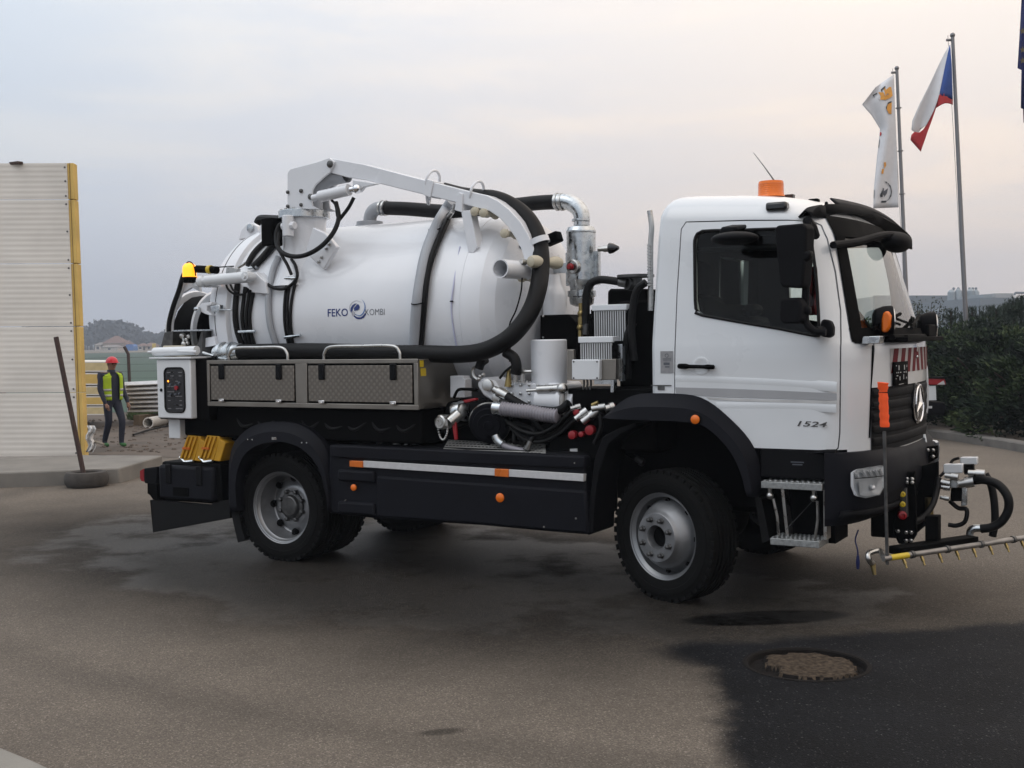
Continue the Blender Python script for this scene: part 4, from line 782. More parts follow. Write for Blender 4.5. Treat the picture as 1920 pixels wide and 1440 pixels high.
# grille: black field, raised frame and horizontal bars
gr = sheet(-.86, .86, 1.06, 1.475, .006, dplast, 'grille', T, 36, 8)
for k in range(5):
    z = 1.12+.078*k; g = MB(); rows = []
    for a in range(7):
        an = math.pi*a/6; rows.append([fp(-.84+1.68*i/30, z+.030*math.cos(an), .004+.009*math.sin(an)) for i in range(31)])
    g.grid(rows); g.build('grille_bar', dplast, gr, smooth=60)
g = MB(); c = fp(0, 1.33, .036); g.ring(c, (1, 0, 0), .128, .0075, 40, 8)
for k in range(3):
    a = R(90+120*k); d = V(0, math.cos(a), math.sin(a)); s_ = V(0, -math.sin(a), math.cos(a))
    g.add([c+d*.125+V(.002, 0, 0), c+s_*.026+V(.004, 0, 0), c-s_*.026+V(.004, 0, 0), c+V(.022, 0, 0)], [(0, 1, 3), (0, 3, 2), (0, 2, 1)])
g.build('star_emblem', chrome, gr, smooth=0)
g = MB(); g.lathe(fp(0, 1.33, .008), (1, 0, 0), [(.145, 0), (.145, .016), (.12, .016), (.0, .012)], 36); g.build('emblem_dish', gloss, gr)
g = MB(); g.box(fp(0, 1.72, .016), (.012, .035, .05)); g.ball(fp(0, 1.66, .016), .012); g.build('hood_ornament', chrome, hoodo)
# chevron tape on the hood
def chev(y0, y1, sl, z0=1.57, z1=1.715, mt=redp, name='red_stripe'):
    a, b = min(y0, y1), max(y0, y1); g = MB(); g.grid([[fp(a+sl*j/4+(b-a)*i/4, z0+(z1-z0)*j/4, .0135) for i in range(5)] for j in range(5)]); return g.build(name, mt, hoodo)
redtape = mat('red_reflective_tape', (.13, .004, .009), .6, spec=.15, var=.12, vscale=30)
gtape = mat('grey_reflective_tape', (.42, .40, .40), .4, var=.06)
patch([[fp(-.62+1.24*i/30, 1.56+.165*j/4, .012) for i in range(31)] for j in range(5)], 'chevron_tape', gtape, hoodo)
for k in range(4):
    y = -.62+.16*k
    chev(y+.01, y+.10, .055, 1.56, 1.725, redtape); chev(-y-.01, -y-.10, -.055, 1.56, 1.725, redtape)
# black information plate
pl0, pl1 = -.60, -.30
g = MB(); g.grid([[fp(pl0+(pl1-pl0)*i/6, 1.475+.16*j/3, .022) for i in range(7)] for j in range(4)]); plate = g.build('mounting_plate', black, hoodo, solid=.006)
g = MB()
for (u, v, w_, h_) in ((.3, .75, .06, .2), (.68, .75, .06, .2), (.16, .55, .05, .05), (.26, .55, .05, .05), (.4, .55, .1, .04), (.66, .55, .08, .05), (.8, .55, .05, .08), (.2, .42, .12, .04), (.36, .3, .04, .16), (.62, .35, .04, .2), (.84, .3, .05, .07), (.12, .3, .03, .03), (.86, .8, .03, .1), (.14, .84, .04, .04), (.5, .06, .6, .02)):
    g.box(fp(pl0+(pl1-pl0)*u, 1.475+.16*v, .028), (.003, (pl1-pl0)*w_, .16*h_))
g.build('plate_marking', printm, hoodo)
# far front wing / folded service flap with white frame
g = MB(); fr = [at(*q7(a, b), .82) for a, b in ((720, 165), (735, 128), (757, 160), (762, 390), (735, 470), (716, 480))]
g.tube(spl(fr+[fr[0]], 4), .012, 6); g.build('grab_frame', white, hoodo)
# ---- bumper
ZB = [(.60, 1.30), (.66, 1.40), (.80, 1.46), (.95, 1.46), (1.02, 1.44), (1.07, 1.40)]
def bfx(y, z, off=0.):
    xf = lerp_tab(ZB, z); x0 = .95; A = xf-x0+off; w = 1.185+off; return V(x0+A*max(0, 1-(min(abs(y), w)/w)**3.2)**(1/3.2), y, z)
rows = []
for z in (.60, .63, .66, .72, .78, .80, .9, .95, 1.0, 1.02, 1.05, 1.07):
    r_ = [V(1.10, -1.185, z)]+[(lambda p: V(max(1.101, p.x), p.y, p.z))(bfx(-1.185*math.cos(math.pi*i/48), z)) for i in range(49)]+[V(1.10, 1.185, z)]; rows.append(r_)
g = MB(); g.grid(rows); g.grid([[p+V(-.12, 0, 0) if 0 < i < 50 else p+V(0, .1 if i == 0 else -.1, 0) for i, p in enumerate(rows[-1])], rows[-1]]); g.grid([rows[0], [V(min(p.x, 1.1), p.y*.92, p.z+.02) for p in rows[0]]])
bump = P_(g, 'bumper', dplast2, smooth=40)
g = MB(); g.bb(.66, 1.16, -1.13, 1.13, .89, 1.09); P_(g, 'sill_panel', dplast, bevel=.015)
g = MB()
for k in range(2): a = q6(1200, 583+k*14); p = at(*a, -1.135); g.box((p.x+.04, -1.134, p.z), (.085-.02*k, .004, .007))
g.build('sill_lettering', greyink, bump)
g = MB(); zf = [.64, .70]; g.grid([[bfx(-1.15+2.3*i/40, z, .012) for i in range(41)] for z in (.645, .67, .70)]); g.build('bumper_lip', dplast, bump, solid=.02)
# headlamps
lampsil = mat('lamp_silver', (.74, .75, .77), .25, .25, var=.05)
for s_ in (-1, 1):
    ol = [(-1.155, .955), (-1.13, .975), (-.97, .985), (-.92, .975), (-.925, .94), (-.945, .84), (-.98, .795), (-1.09, .785), (-1.14, .80), (-1.155, .86)]
    ct = (-1.04, .885)
    def hp(y, z, off): p = bfx(y, z, off+.024); return V(p.x, p.y*-s_ if s_ > 0 else p.y, p.z)
    g = MB(); inn = [hp(*p, .022) for p in ol]; back = [hp(ct[0]+(p[0]-ct[0])*.92, ct[1]+(p[1]-ct[1])*.92, .004) for p in ol]
    g.grid([inn+[inn[0]], back+[back[0]]]); g.add(back, [tuple(range(len(back)))]); hl = g.build('headlamp', lampsil, bump, smooth=30)
    g = MB(); lo_ = [(-1.13, .90), (-.95, .905), (-.962, .83), (-.99, .80), (-1.085, .795), (-1.125, .81)]; ri = [hp(*p, .020) for p in lo_]; ci = [hp(-1.04+(p[0]+1.04)*.55, .85+(p[1]-.85)*.55, .006) for p in lo_]; g.grid([ri, ci], True); g.add(ci, [tuple(range(len(ci)))]); g.ball(hp(-1.04, .85, .016), .02, 10, 8); g.build('reflector', lampsil, hl, smooth=20)
    g = MB(); g.grid([[hp(-1.15+.23*i/8, .912, .021) for i in range(9)], [hp(-1.15+.23*i/8, .918, .021) for i in range(9)]]); g.build('lamp_divider', dplast, hl)
    g = MB(); 
    for k in range(5): g.tube([hp(-1.14+.045*k, .955, .008), hp(-1.12+.045*k, .925, .008)], .012, 6)
    g.build('indicator_facets', lampsil, hl)
    g = MB(); g.add([hp(*p, .024) for p in ol]+[hp(*ct, .034)], [(i, (i+1) % len(ol), len(ol)) for i in range(len(ol))]); g.build('lens', lensglass, hl, smooth=60)
# ---- steps
tread = mat('galvanised_tread', (.30, .31, .31), .5, .7, var=.25, vscale=60)
def step(a, b, z, dep, yf):
    g = MB(); g.bb(a, b, yf, yf+dep, z-.045, z)
    for i in range(11):
        for j in range(4): g.box((a+(b-a)*(i+.5)/11+(.012 if j % 2 else 0), yf+dep*(j+.5)/4, z+.003), (.018, .022, .008))
    return P_(g, 'step_tread', tread, bevel=.008)
step(.69, 1.09, .875, .26, -1.2); step(.735, 1.06, .50, .22, -1.16)
for xa, xb in ((.76, .79), (1.05, 1.03)):
    g = MB(); g.ball((xa-.02, -1.17, .78), .025); g.tube([(xa-.02, -1.17, .85), (xa-.02, -1.165, .78)], .014); g.tube([(xa, -1.165, .76), ((xa+xb)/2+.01, -1.16, .64), (xb, -1.15, .52)], .009); g.box(((xa+xb)/2+.035, -1.03, .67), (.02, .10, .34), Matrix.Rotation(-.1 if xa < .9 else 0, 3, 'Y')); P_(g, 'step_link', steel)
g = MB(); g.bb(.70, 1.1, -.92, -.6, .45, .9); P_(g, 'step_well', black)
g = MB(); g.tube([(1.02, -1.05, .78), (.82, -1.08, .55)], .003, 4); P_(g, 'step_cable', darksteel)
# ---- front fender flare
def flare(oq, o_pts, i_pts, yo, ym, yi, name, nn=30):
    O = resample(spl(tr(oq, yo, *o_pts), 5), nn); I = resample(spl(tr(oq, yi, *i_pts), 5), nn); mid = [V((a.x+b.x)/2, ym, (a.z+b.z)/2) for a, b in zip(O, I)]
    back = [V(p.x, yi+.20, p.z) for p in I]; lin = MB(); lin.grid([[V(p.x, yi+.03, p.z+.012) for p in I], [V(p.x, -.42, p.z+.012) for p in I]]); P_(lin, 'wheel_well_liner', black, smooth=50); ob = [V(p.x, yo+.2, p.z-.01) for p in O]
    g = MB(); g.grid([ob, O, mid, I, back]); return P_(g, name, dplast2, smooth=25, solid=.012)
ff = flare(q6, [(105, 320), (210, 228), (300, 190), (380, 184), (520, 186), (640, 200), (740, 250), (850, 345), (930, 430), (985, 520), (1008, 620), (1022, 760), (1012, 785)],
      [(105, 325), (220, 330), (350, 335), (450, 338), (560, 343), (660, 358), (740, 405), (820, 485), (870, 560), (905, 640), (925, 710), (938, 775), (945, 785)], -1.14, -1.235, -1.245, 'front_fender')
c = at(*q6(643, 332), -1.25); g = MB(); g.lathe(c, (0, -1, 0), [(.040, 0), (.040, .012), (.034, .016)], 24); fi = g.build('side_indicator', dplast, ff); g = MB(); g.lathe(c, (0, -1, 0), [(.031, .014), (.030, .024), (.02, .03), (.0, .032)], 24); g.build('indicator_lens', orange, ff)
# rear half of the front wheel arch and inner liner
g = MB(); o_ = tr(q6, -1.19, (285, 352), (190, 385), (95, 432), (45, 560), (15, 800), (0, 1010), (10, 1012), (40, 1000), (45, 820), (75, 640), (130, 480), (200, 420), (300, 372)); g.prism(o_, (0, .35, 0)); P_(g, 'wheel_arch_rear', dplast, bevel=.01)
bxz0 = lambda *a: None
g = MB(); g.bb(-.62, .72, -.60, -.5, .62, 1.42); P_(g, 'inner_wing', black)
g = MB(); rows = []
for yy in (1.15, .55): rows.append([V(.62*math.cos(a)+.02, yy, .50+.62*math.sin(a)) for a in [R(-8+196*i/24) for i in range(25)]])
g.grid(rows); P_(g, 'wheel_well_liner', black, smooth=40)
g = MB(); p = tr(q6, -1.02, (985, 780), (1025, 800), (1075, 1040), (1030, 1060)); g.prism(p, (0, .3, 0)); P_(g, 'front_mud_flap', rubber)
# ---- rear fender
rfd = flare(q4, [(580, 1150), (575, 1000), (578, 860), (605, 745), (680, 662), (760, 625), (860, 612), (980, 625), (1075, 675), (1140, 750), (1180, 850), (1202, 1000), (1205, 1150)],
      [(622, 1150), (612, 1000), (625, 900), (660, 815), (715, 765), (790, 735), (890, 728), (985, 755), (1065, 815), (1120, 900), (1142, 980), (1160, 1060), (1168, 1150)], -1.16, -1.225, -1.235, 'rear_fender')
g = MB()
for a in ((688, 718), (714, 718), (1011, 736), (1040, 737)): g.lathe(at(*q4(*a), -1.237), (0, -1, 0), [(.006, 0), (.006, .004), (.003, .006)], 8)
p = at(*q4(845, 711), -1.238); g.box(p, (.05, .003, .022)); g.build('fender_rivet', steel, rfd)
g = MB(); p = tr(q4, -1.15, (582, 1130), (625, 1130), (650, 1250), (672, 1320), (628, 1335), (600, 1220)); g.prism(p, (0, .6, 0)); P_(g, 'rear_mud_flap', rubber)
# ---- side skirt
YS = -1.2
def bxz(x0, x1, z0, z1, y0, y1, name, m, par=None, bev=.012): g = MB(); g.bb(x0, x1, y0, y1, z0, z1); return P_(g, name, m, par, bevel=bev)
sk = tr(q0, YS, (617, 836), (700, 838), (900, 848), (1095, 857), (1103, 1003), (1040, 998), (900, 985), (700, 972), (614, 962)); g = MB(); g.prism(sk, (0, .12, 0)); skirt = P_(g, 'side_skirt', dplast2, bevel=.02)
top = tr(q0, YS-.02, (617, 834), (1096, 856), (1096, 880), (678, 862), (650, 860), (620, 858)); g = MB(); g.prism(top, (0, .1, 0)); g.build('skirt_top_rail', dplast2, skirt, bevel=.015)
lowr = tr(q0, YS-.016, (705, 892), (1098, 920), (1104, 1002), (1040, 997), (900, 984), (706, 970)); g = MB(); g.prism(lowr, (0, .1, 0)); g.build('skirt_lower_panel', dplast2, skirt, bevel=.02)
for a in (((632, 880), (700, 884), (702, 906), (632, 902)), ((632, 940), (700, 944), (702, 968), (632, 962))): g = MB(); g.prism(tr(q0, YS-.03, *a), (0, .1, 0)); g.build('skirt_block', dplast2, skirt, bevel=.018)
g = MB(); g.prism(tr(q0, YS-.024, (680, 864), (1094, 889), (1094, 903), (680, 876)), (0, .05, 0)); g.build('reflective_strip', reflw, skirt, bevel=.003)
for a in (((655, 864), (680, 865), (680, 877), (655, 875)), ((927, 879), (953, 880.5), (953, 895), (927, 893))):
    g = MB(); g.prism(tr(q0, YS-.032, *a), (0, .05, 0)); g.build('side_reflector', orange2, skirt, bevel=.004)
for a, r in (((664, 914), .026), ((938.5, 933), .034)): g = MB(); g.lathe(at(*a, YS-.012), (0, -1, 0), [(r, 0), (r, .012), (r*.7, .018), (0, .019)], 20); g.build('round_reflector', orange, skirt)
g = MB()
for a in ((1080, 972), (1078, 868), (648, 938), (1020, 988)): g.lathe(at(*a, YS-.03), (0, -1, 0), [(.008, 0), (.006, .006)], 8)
g.build('skirt_bolt', steel, skirt)
# ---- chassis
for s_ in (-1, 1): bxz(-5.0, 1.2, .72, .98, s_*.42-.04, s_*.42+.04, 'frame_rail', black)
bxz(-4.75, -.2, .98, 1.27, -.78, .78, 'subframe', black, bev=.02)
bxz(-2.8, -.65, .5, 1.0, -1.08, -.5, 'fuel_tank', dplast, bev=.04); bxz(-2.8, -.65, .5, 1.0, .5, 1.1, 'far_side_box', dplast, bev=.04)
for x in (0, -3.474): g = MB(); g.cyl((x, -.9, .457), (x, .9, .457), .08); g.ball((x, 0, .46), .2); P_(g, 'axle', black)
bxz(.1, 1.15, .55, 1.42, -.5, .5, 'engine_block', black, bev=.05)
bxz(-4.6, -2.05, 1.02, 1.29, -1.1, -.78, 'underbody_shadow_plate', black, bev=.02).name = 'under_box_shade'  # added black box standing in for the shade under the tool box
# ---- wheels
def tyre_mesh(w=.14, Rr=.462):
    g = MB(); pr = [(.29, w*.8), (.305, w*.93), (.34, w), (.385, w*1.02), (.42, w*.98), (.442, w*.88), (Rr-.004, w*.78)]
    gro = []
    for k in range(5):
        c = w*(.56-.28*k); gro += [(Rr, c+w*.07), (Rr-.014, c+w*.06), (Rr-.014, c-w*.06), (Rr, c-w*.07)]
    pr = pr+gro+[(r, -h) for r, h in reversed(pr)]
    g.lathe((0, 0, 0), (0, -1, 0), pr, 64, cap=False)
    for i in range(44):
        for s_ in (-1, 1):
            a = 2*math.pi*(i+(.5 if s_ > 0 else 0))/44; m_ = Matrix.Rotation(a, 3, 'Y')
            g.box(m_ @ V(0, s_*w*.80, Rr-.018), (.040, w*.32, .026), m_)
    g.lathe((0, 0, 0), (0, -1, 0), [(.36, w*1.005+.001), (.364, w*1.02+.004), (.40, w*1.012+.004), (.404, w*1.0)], 64, cap=False)
    return g
nutm = darksteel
def front_wheel():
    e = empty('wheel'); e.parent = T
    tyre_mesh().build('tyre', tyrem, e, smooth=40)
    g = MB(); g.lathe((0, 0, 0), (0, -1, 0), [(.285, .09), (.297, .128), (.303, .132), (.303, .126), (.29, .118), (.272, .10), (.268, .05), (.262, .035), (.25, .05), (.236, .085), (.215, .125), (.19, .155), (.178, .168), (.172, .186), (.168, .19), (.085, .19), (.080, .18), (.076, .12), (0, .11)], 64, cap=False); g.build('rim', rimm, e, smooth=35)
    g = MB(); g.lathe((0, 0, 0), (0, -1, 0), [(.074, .12), (.07, .135), (.04, .14), (0, .142)], 24); g.build('hub_cap', black, e)
    g = MB()
    for k in range(8): a = 2*math.pi*(k+.5)/8; c = V(.128*math.cos(a), 0, .128*math.sin(a)); g.lathe(c, (0, -1, 0), [(.024, .188), (.022, .196), (.017, .2), (.016, .222), (.009, .228)], 6)
    g.build('wheel_nuts', nutm, e, smooth=20)
    g = MB()
    for k in range(8): a = 2*math.pi*k/8; c = V(.245*math.cos(a), 0, .245*math.sin(a)); g.lathe(c, (0, -1, 0), [(.018, .06), (.016, .075), (.0, .076)], 10)
    g.build('hand_hole', black, e); return e
def rear_wheel():
    e = empty('wheel'); e.parent = T
    tyre_mesh().build('tyre', tyrem, e, smooth=40)
    g = MB(); g.lathe((0, 0, 0), (0, -1, 0), [(.285, .09), (.297, .128), (.303, .132), (.303, .124), (.285, .115), (.275, .09), (.268, .085), (.262, .02), (.250, -.04), (.245, -.06), (.235, -.068), (.22, -.064), (.185, -.036), (.16, -.02), (.15, -.02), (0, -.02)], 64, cap=False); g.build('rim', rimm, e, smooth=35)
    g = MB(); g.lathe((0, 0, 0), (0, -1, 0), [(.125, -.02), (.12, -.004), (.095, .002), (.085, .03), (.075, .036), (.03, .038), (0, .038)], 28)
    for k in range(8): a = 2*math.pi*(k+.5)/8; g.lathe(V(.125*math.cos(a), 0, .125*math.sin(a)), (0, -1, 0), [(.02, -.02), (.018, .018), (.01, .022)], 6)
    g.build('hub', darksteel, e, smooth=25)
    g = MB()
    for k in range(8): a = 2*math.pi*k/8; g.lathe(V(.212*math.cos(a), 0, .212*math.sin(a)), Vector((-.4*math.cos(a), -1, -.4*math.sin(a))), [(.03, -.062), (.03, -.036), (.0, -.035)], 14)
    g.build('hand_hole', black, e); return e
w1 = front_wheel(); w1.location = (0, -1.0, .449); w1.rotation_euler.z = R(-19)
w2 = copy_tree(w1, T); w2.location = (0, 1.0, .449); w2.rotation_euler.z = R(180-20)
w3 = rear_wheel(); w3.location = (-3.474, -1.0, .449)
w4 = copy_tree(w3, T); w4.location = (-3.474, 1.0, .449); w4.rotation_euler.z = R(180)
for s_ in (-1, 1): w = copy_tree(w3, T); w.location = (-3.474, s_*.68, .449); w.rotation_euler.z = R(0 if s_ > 0 else 180)
# ---- cab roof furniture
g = MB(); g.lathe((0, 0, 0), (0, 0, 1), [(.098, 0), (.096, .01), (.090, .02), (.088, .10), (.084, .112), (.0, .115)], 28); b0 = at(*q3(850, 320), -.45); bcn = g.build('roof_beacon', orange, cab); bcn.location = (b0.x, -.45, b0.z)
g = MB()
for k in range(6): g.ring((0, 0, .02+.014*k), (0, 0, 1), .0895, .0016, 28, 4)
g.build('beacon_rib', orange2, cab).location = bcn.location
g = MB(); g.cyl((b0.x, -.45, b0.z-.05), (b0.x, -.45, b0.z), .1, n=24); g.build('beacon_base', black, cab)
g = MB(); a, b = at(*q3(745, 52), -.3), at(*q3(878, 232), -.3); g.tube([a, a.lerp(b, .5)+V(.003, 0, 0), b], [.002, .0035, .006], 6); b2 = at(*q3(930, 315), -.3); g.tube([b, b2], .007, 6); g.box(b2+V(.03, 0, -.01), (.08, .05, .04)); g.build('antenna', darksteel, cab)
g = MB(); p = at(*q3(1108, 340), -.55); g.box(p-V(0, 0, .008), (.07, .06, .04)); g.build('roof_sensor', black, cab, bevel=.008)
a, b = at(*q3(818, 352), -1.045), at(*q3(946, 396), -1.045); g = MB(); g.bb(a.x, b.x, -1.06, -.98, b.z, a.z); g.build('side_marker_lamp', gloss, cab, bevel=.016)
# exhaust stack
g = MB(); pth = [at(*q3(128, 1000), -.75), at(*q3(128, 620), -.75), at(*q3(134, 500), -.75), at(*q3(122, 400), -.75)]; g.tube(spl(pth, 4), .020, 14, caps=False); P_(g, 'exhaust_stack', steel)
a, b = at(*q3(108, 595), -.8), at(*q3(128, 850), -.8); g = MB()
for k in range(14): g.bb(a.x, b.x, -.81, -.78, b.z+(a.z-b.z)*k/14, b.z+(a.z-b.z)*(k+.6)/14)
P_(g, 'exhaust_guard', steel)
# ---- sun visor
lampsilv = None
vt = spl([at(*q3(a_, b_), y) for a_, b_, y in ((1088, 418, -1.06), (1125, 382, -.95), (1200, 371, -.75), (1330, 390, -.35), (1480, 428, .1), (1610, 495, .55), (1675, 548, .8), (1692, 580, .95))], 6)
vb = spl([at(*q3(a_, b_), y) for a_, b_, y in ((1088, 430, -1.06), (1130, 440, -.95), (1210, 452, -.75), (1325, 468, -.35), (1450, 508, .1), (1575, 560, .55), (1650, 612, .8), (1692, 632, .95))], 6)
vk = [V(fx(max(-1.0, min(1.0, p.y)), 2.63)-.02, p.y, 2.655-.07*(abs(p.y)/1.06)**3) for p in vt]
vm = [a_.lerp(c_, .5)+V(.0, 0, .03) for a_, c_ in zip(vt, vk)]
g = MB(); g.grid([vk, vm, vt, vb]); vis = P_(g, 'sun_visor', dplast, smooth=50, solid=.016)
g = MB(); rr = [p.lerp(q_, .3)+V(0, 0, .01) for p, q_ in list(zip(vt, vm))[14:40]]; g.grid([rr, [p+V(-.045, 0, .045) for p in rr]]); g.build('visor_ridge', dplast2, vis, solid=.01)
g = MB(); [g.ball(vt[k]+V(-.02, 0, .018), .012) for k in (12, 20, 28, 36)]; g.build('visor_bolt', black, vis)
# front mirror on its long arm across the windscreen
g = MB(); c = at(*q3(1605, 590), .10); g.ball(c, 1, 18, 12, (.10, .20, .075)); fm = P_(g, 'front_mirror', dplast, smooth=60)
g = MB(); g.tube(spl([at(*q3(1222, 606), -1.0), at(*q3(1380, 582), -.6), at(*q3(1520, 545), -.2), at(*q3(1600, 545), .08)], 5), .024, 10); g.build('mirror_arm', dplast, fm)
# ---- door mirrors
g = MB(); o_ = tr(q3, -1.42, (868, 510), (885, 488), (1040, 475), (1062, 500), (1058, 640), (1040, 850), (1020, 866), (915, 860), (900, 830)); g.prism(o_, (.03, .09, 0)); mir = P_(g, 'main_mirror', dplast, bevel=.03, seg=3)
g = MB(); p = [at(*q3(a, b), -1.32) for a, b in ((1068, 462), (1075, 520), (1075, 700), (1060, 860), (1055, 1040), (1075, 1095), (1120, 1125), (1180, 1130))]; g.tube(spl(p, 5), .024, 10); g.tube([p[0], at(*q3(1090, 500), -1.2), at(*q3(1118, 550), -1.08)], [.03, .04, .028], 10); g.tube([p[-2], at(*q3(1190, 1115), -1.12)], .03, 10); g.build('mirror_arm', dplast, mir)
g = MB(); g.prism(tr(q3, -1.42, (990, 640), (1088, 635), (1085, 690), (1050, 712), (995, 705)), (0, .09, 0)); g.build('mirror_hinge', dplast, mir, bevel=.02)
g = MB(); g.prism(tr(q3, -1.40, (895, 945), (910, 925), (1010, 920), (1030, 960), (1025, 1060), (1000, 1080), (915, 1080), (897, 1050)), (.03, .09, 0)); g.build('wide_angle_mirror', dplast, mir, bevel=.03, seg=3)
g = MB(); g.prism(tr(q3, -1.36, (995, 975), (1080, 970), (1085, 1020), (1000, 1025)), (0, .06, 0)); g.build('mirror_bracket', dplast, mir, bevel=.015)
g = MB(); c = at(*q3(1180, 1107), -1.17); g.prism(tr(q3, -1.22, (1148, 1062), (1165, 1050), (1205, 1062), (1220, 1100), (1218, 1150), (1195, 1163), (1150, 1155), (1140, 1120)), (0, .07, 0)); P_(g, 'mirror_mount', dplast, bevel=.02)
g = MB(); c = at(*q3(632, 566), -1.36); g.ball(c, 1, 24, 12, (.155, .13, .043)); km = P_(g, 'kerb_mirror', dplast, smooth=60)
g = MB(); o_ = tr(q3, -1.14, (612, 484), (708, 482), (706, 500), (680, 530), (640, 545), (595, 542)); g.prism(o_, (0, -.2, -.03)); g.build('mirror_clip', dplast, km, bevel=.012)
# ---- work lamps on the cowl, orange flasher
def lamp(c, r, d, name, par=T):
    g = MB(); g.lathe(c, d, [(r*.55, -.10), (r*.8, -.085), (r*.98, -.03), (r, .02), (r*.95, .026)], 24, cap=True); o = P_(g, name, dplast, par, smooth=40)
    g = MB(); g.lathe(Vector(c)+Vector(d).normalized()*.022, d, [(r*.93, 0), (r*.8, .012), (0, .02)], 24); g.build('lamp_lens', chrome, o); return o
c = at(*q3(1555, 1065), -.62); wl = lamp(c, .105, (1, .35, 0), 'work_lamp')
g = MB(); o2 = c+V(-.02, -.10, 0); g.prism(tr(q3, c.y-.13, (1512, 1050), (1522, 1010), (1550, 1000), (1568, 1030), (1562, 1100), (1540, 1132), (1512, 1128)), (.0, .05, 0)); g.build('turn_lamp', orange, wl, bevel=.012)
c2 = at(*q3(1815, 1090), .72); lamp(c2, .105, (1, .30, 0), 'work_lamp')
g = MB(); g.tube([fp(-.75, 1.80, .10), fp(0, 1.80, .08), fp(.75, 1.80, .06)], .020, 8); g.tube([c+V(-.05, 0, -.1), fp(-.5, 1.80, .1)], .018, 6); g.tube([c2+V(-.05, 0, -.1), fp(.7, 1.80, .1)], .018, 6); g.box(fp(0, 1.785, .05)-V(0, .1, 0), (.14, 1.25, .03)); P_(g, 'lamp_bar', black, bevel=.004)
g = MB(); g.prism(tr(q3, -.98, (1400, 1155), (1505, 1152), (1500, 1198), (1395, 1200)), (0, .12, 0)); P_(g, 'cowl_bracket', galv, bevel=.004)
g = MB(); g.box(fp(.25, 1.84, .1), (.03, .26, .09)); P_(g, 'plate_holder', black, bevel=.01)
# ---- interior
g = MB(); g.bb(.72, 1.12, -.98, .98, 1.5, 1.84); g.bb(1.12, 1.25, -.7, .7, 1.6, 1.84); P_(g, 'dashboard', inter, cab, bevel=.06)
for y in (-.55, .55):
    g = MB(); hs = 2.12 if y < 0 else 1.98; g.bb(-.02, .14, y-.24, y+.24, 1.5, hs); g.bb(0, .12, y-.14, y+.14, hs, hs+(.24 if y < 0 else .10)); g.bb(.02, .55, y-.25, y+.25, 1.47, 1.64); g.build('seat', inter, cab, bevel=.05)
g = MB(); g.ring((.86, .52, 1.98), (1, 0, .75), .21, .018, 28, 8); g.cyl((.86, .52, 1.98), (1.02, .52, 1.80), .03); g.tube([(.86, .31, 1.98), (.86, .73, 1.98)], .014, 6); g.build('steering_wheel', black, cab)
g = MB(); g.tube([(-.03, -1.0, 2.42), (.9, -1.0, 2.40)], .02, 6); g.build('grab_rail', inter, cab)
# ================================================================ TANK AND SUPERSTRUCTURE
g = MB(); g.lathe((0, 0, TZ), (1, 0, 0), [(0, -4.76), (.30, -4.75), (.55, -4.71), (.70, -4.65), (.79, -4.57), (.83, -4.50), (.845, -4.455), (.845, -4.452), (.842, -4.449), (.842, -4.443), (.845, -4.44), (.85, -4.43), (.862, -4.36), (.862, -4.30), (.855, -4.295), (TR+.004, -4.28), (TR, -4.25),
   (TR, -4.05), (TR, -3.0), (TR, -1.86), (TR-.006, -1.78), (TR-.03, -1.70), (TR-.10, -1.60), (TR-.22, -1.51), (TR-.4, -1.44), (TR-.6, -1.41), (0, -1.395)], 96)
tank = P_(g, 'tank', tankwhite, smooth=18)
def band_at(x, r, t, nm, m): g = MB(); g.ring((x, 0, TZ), (1, 0, 0), r, t, 96, 6); return g.build(nm, m, tank, smooth=60)
band_at(-1.865, TR+.0005, .003, 'weld_seam', tankwhite); band_at(-4.03, TR, .004, 'weld_seam', tankwhite)
g = MB(); g.ring((-4.448, 0, TZ), (1, 0, 0), .8425, .0035, 96, 5); g.build('door_gasket', rubber, tank)
bxz(-4.2, -1.9, 1.22, 1.34, -.5, .5, 'tank_cradle', black)
for x in (-4.0, -2.2):
    g = MB(); g.prism([V(x, -.62, 1.2), V(x, .62, 1.2), V(x, .62, 1.5), V(x, .4, 1.38), V(x, 0, 1.3), V(x, -.4, 1.38), V(x, -.62, 1.5)], (.06, 0, 0)); P_(g, 'tank_saddle', tankwhite)
# lettering on the flank
ta, tb = ontank(613, 597), ontank(653, 597); th0 = math.atan2(ta.z-TZ, -ta.y)
def flank(u, v, x0, z0, off=.0025):
    th = math.asin((z0-TZ)/TR)+v/TR; return V(x0+u, -math.cos(th)*(TR+off), TZ+math.sin(th)*(TR+off))
p0, p1 = ontank(*zm(600, 540, .0729)(205, 738)), ontank(*zm(600, 540, .0729)(722, 720))
ql = zm(600, 540, .0729)
ht = (ontank(*ql(210, 540))-p0).length
lettering('brand_lettering', 'FEKO', lambda u, v: flank(u, v, p0.x, p0.z), blueink, tank, ht, p1.x-p0.x, thick=.008)
p2, p3 = ontank(*ql(1175, 702)), ontank(*ql(1665, 695)); ht2 = (ontank(*ql(1180, 545))-p2).length
lettering('product_lettering', 'KOMBI', lambda u, v: flank(u, v, p2.x, p2.z), greyink, tank, ht2, p3.x-p2.x, thick=-.012)
def onp(a, b): p = ontank(*ql(a, b), .003); return p
def swoosh(pa, pb, m, nm='logo_swirl'):
    A = resample(spl([onp(*p) for p in pa], 6), 24); B = resample(spl([onp(*p) for p in pb], 6), 24); g = MB(); g.grid([A, B]); g.build(nm, m, tank)
def blob(pts, m, nm, off=.004): g = MB(); pp = [ontank(*ql(*p), off) for p in pts]; g.add(pp, [tuple(range(len(pp)))]); g.build(nm, m, tank)
swoosh([(870, 730), (940, 790), (1020, 800), (1110, 770), (1180, 680)], [(870, 700), (950, 745), (1020, 755), (1090, 725), (1160, 640)], blueink)
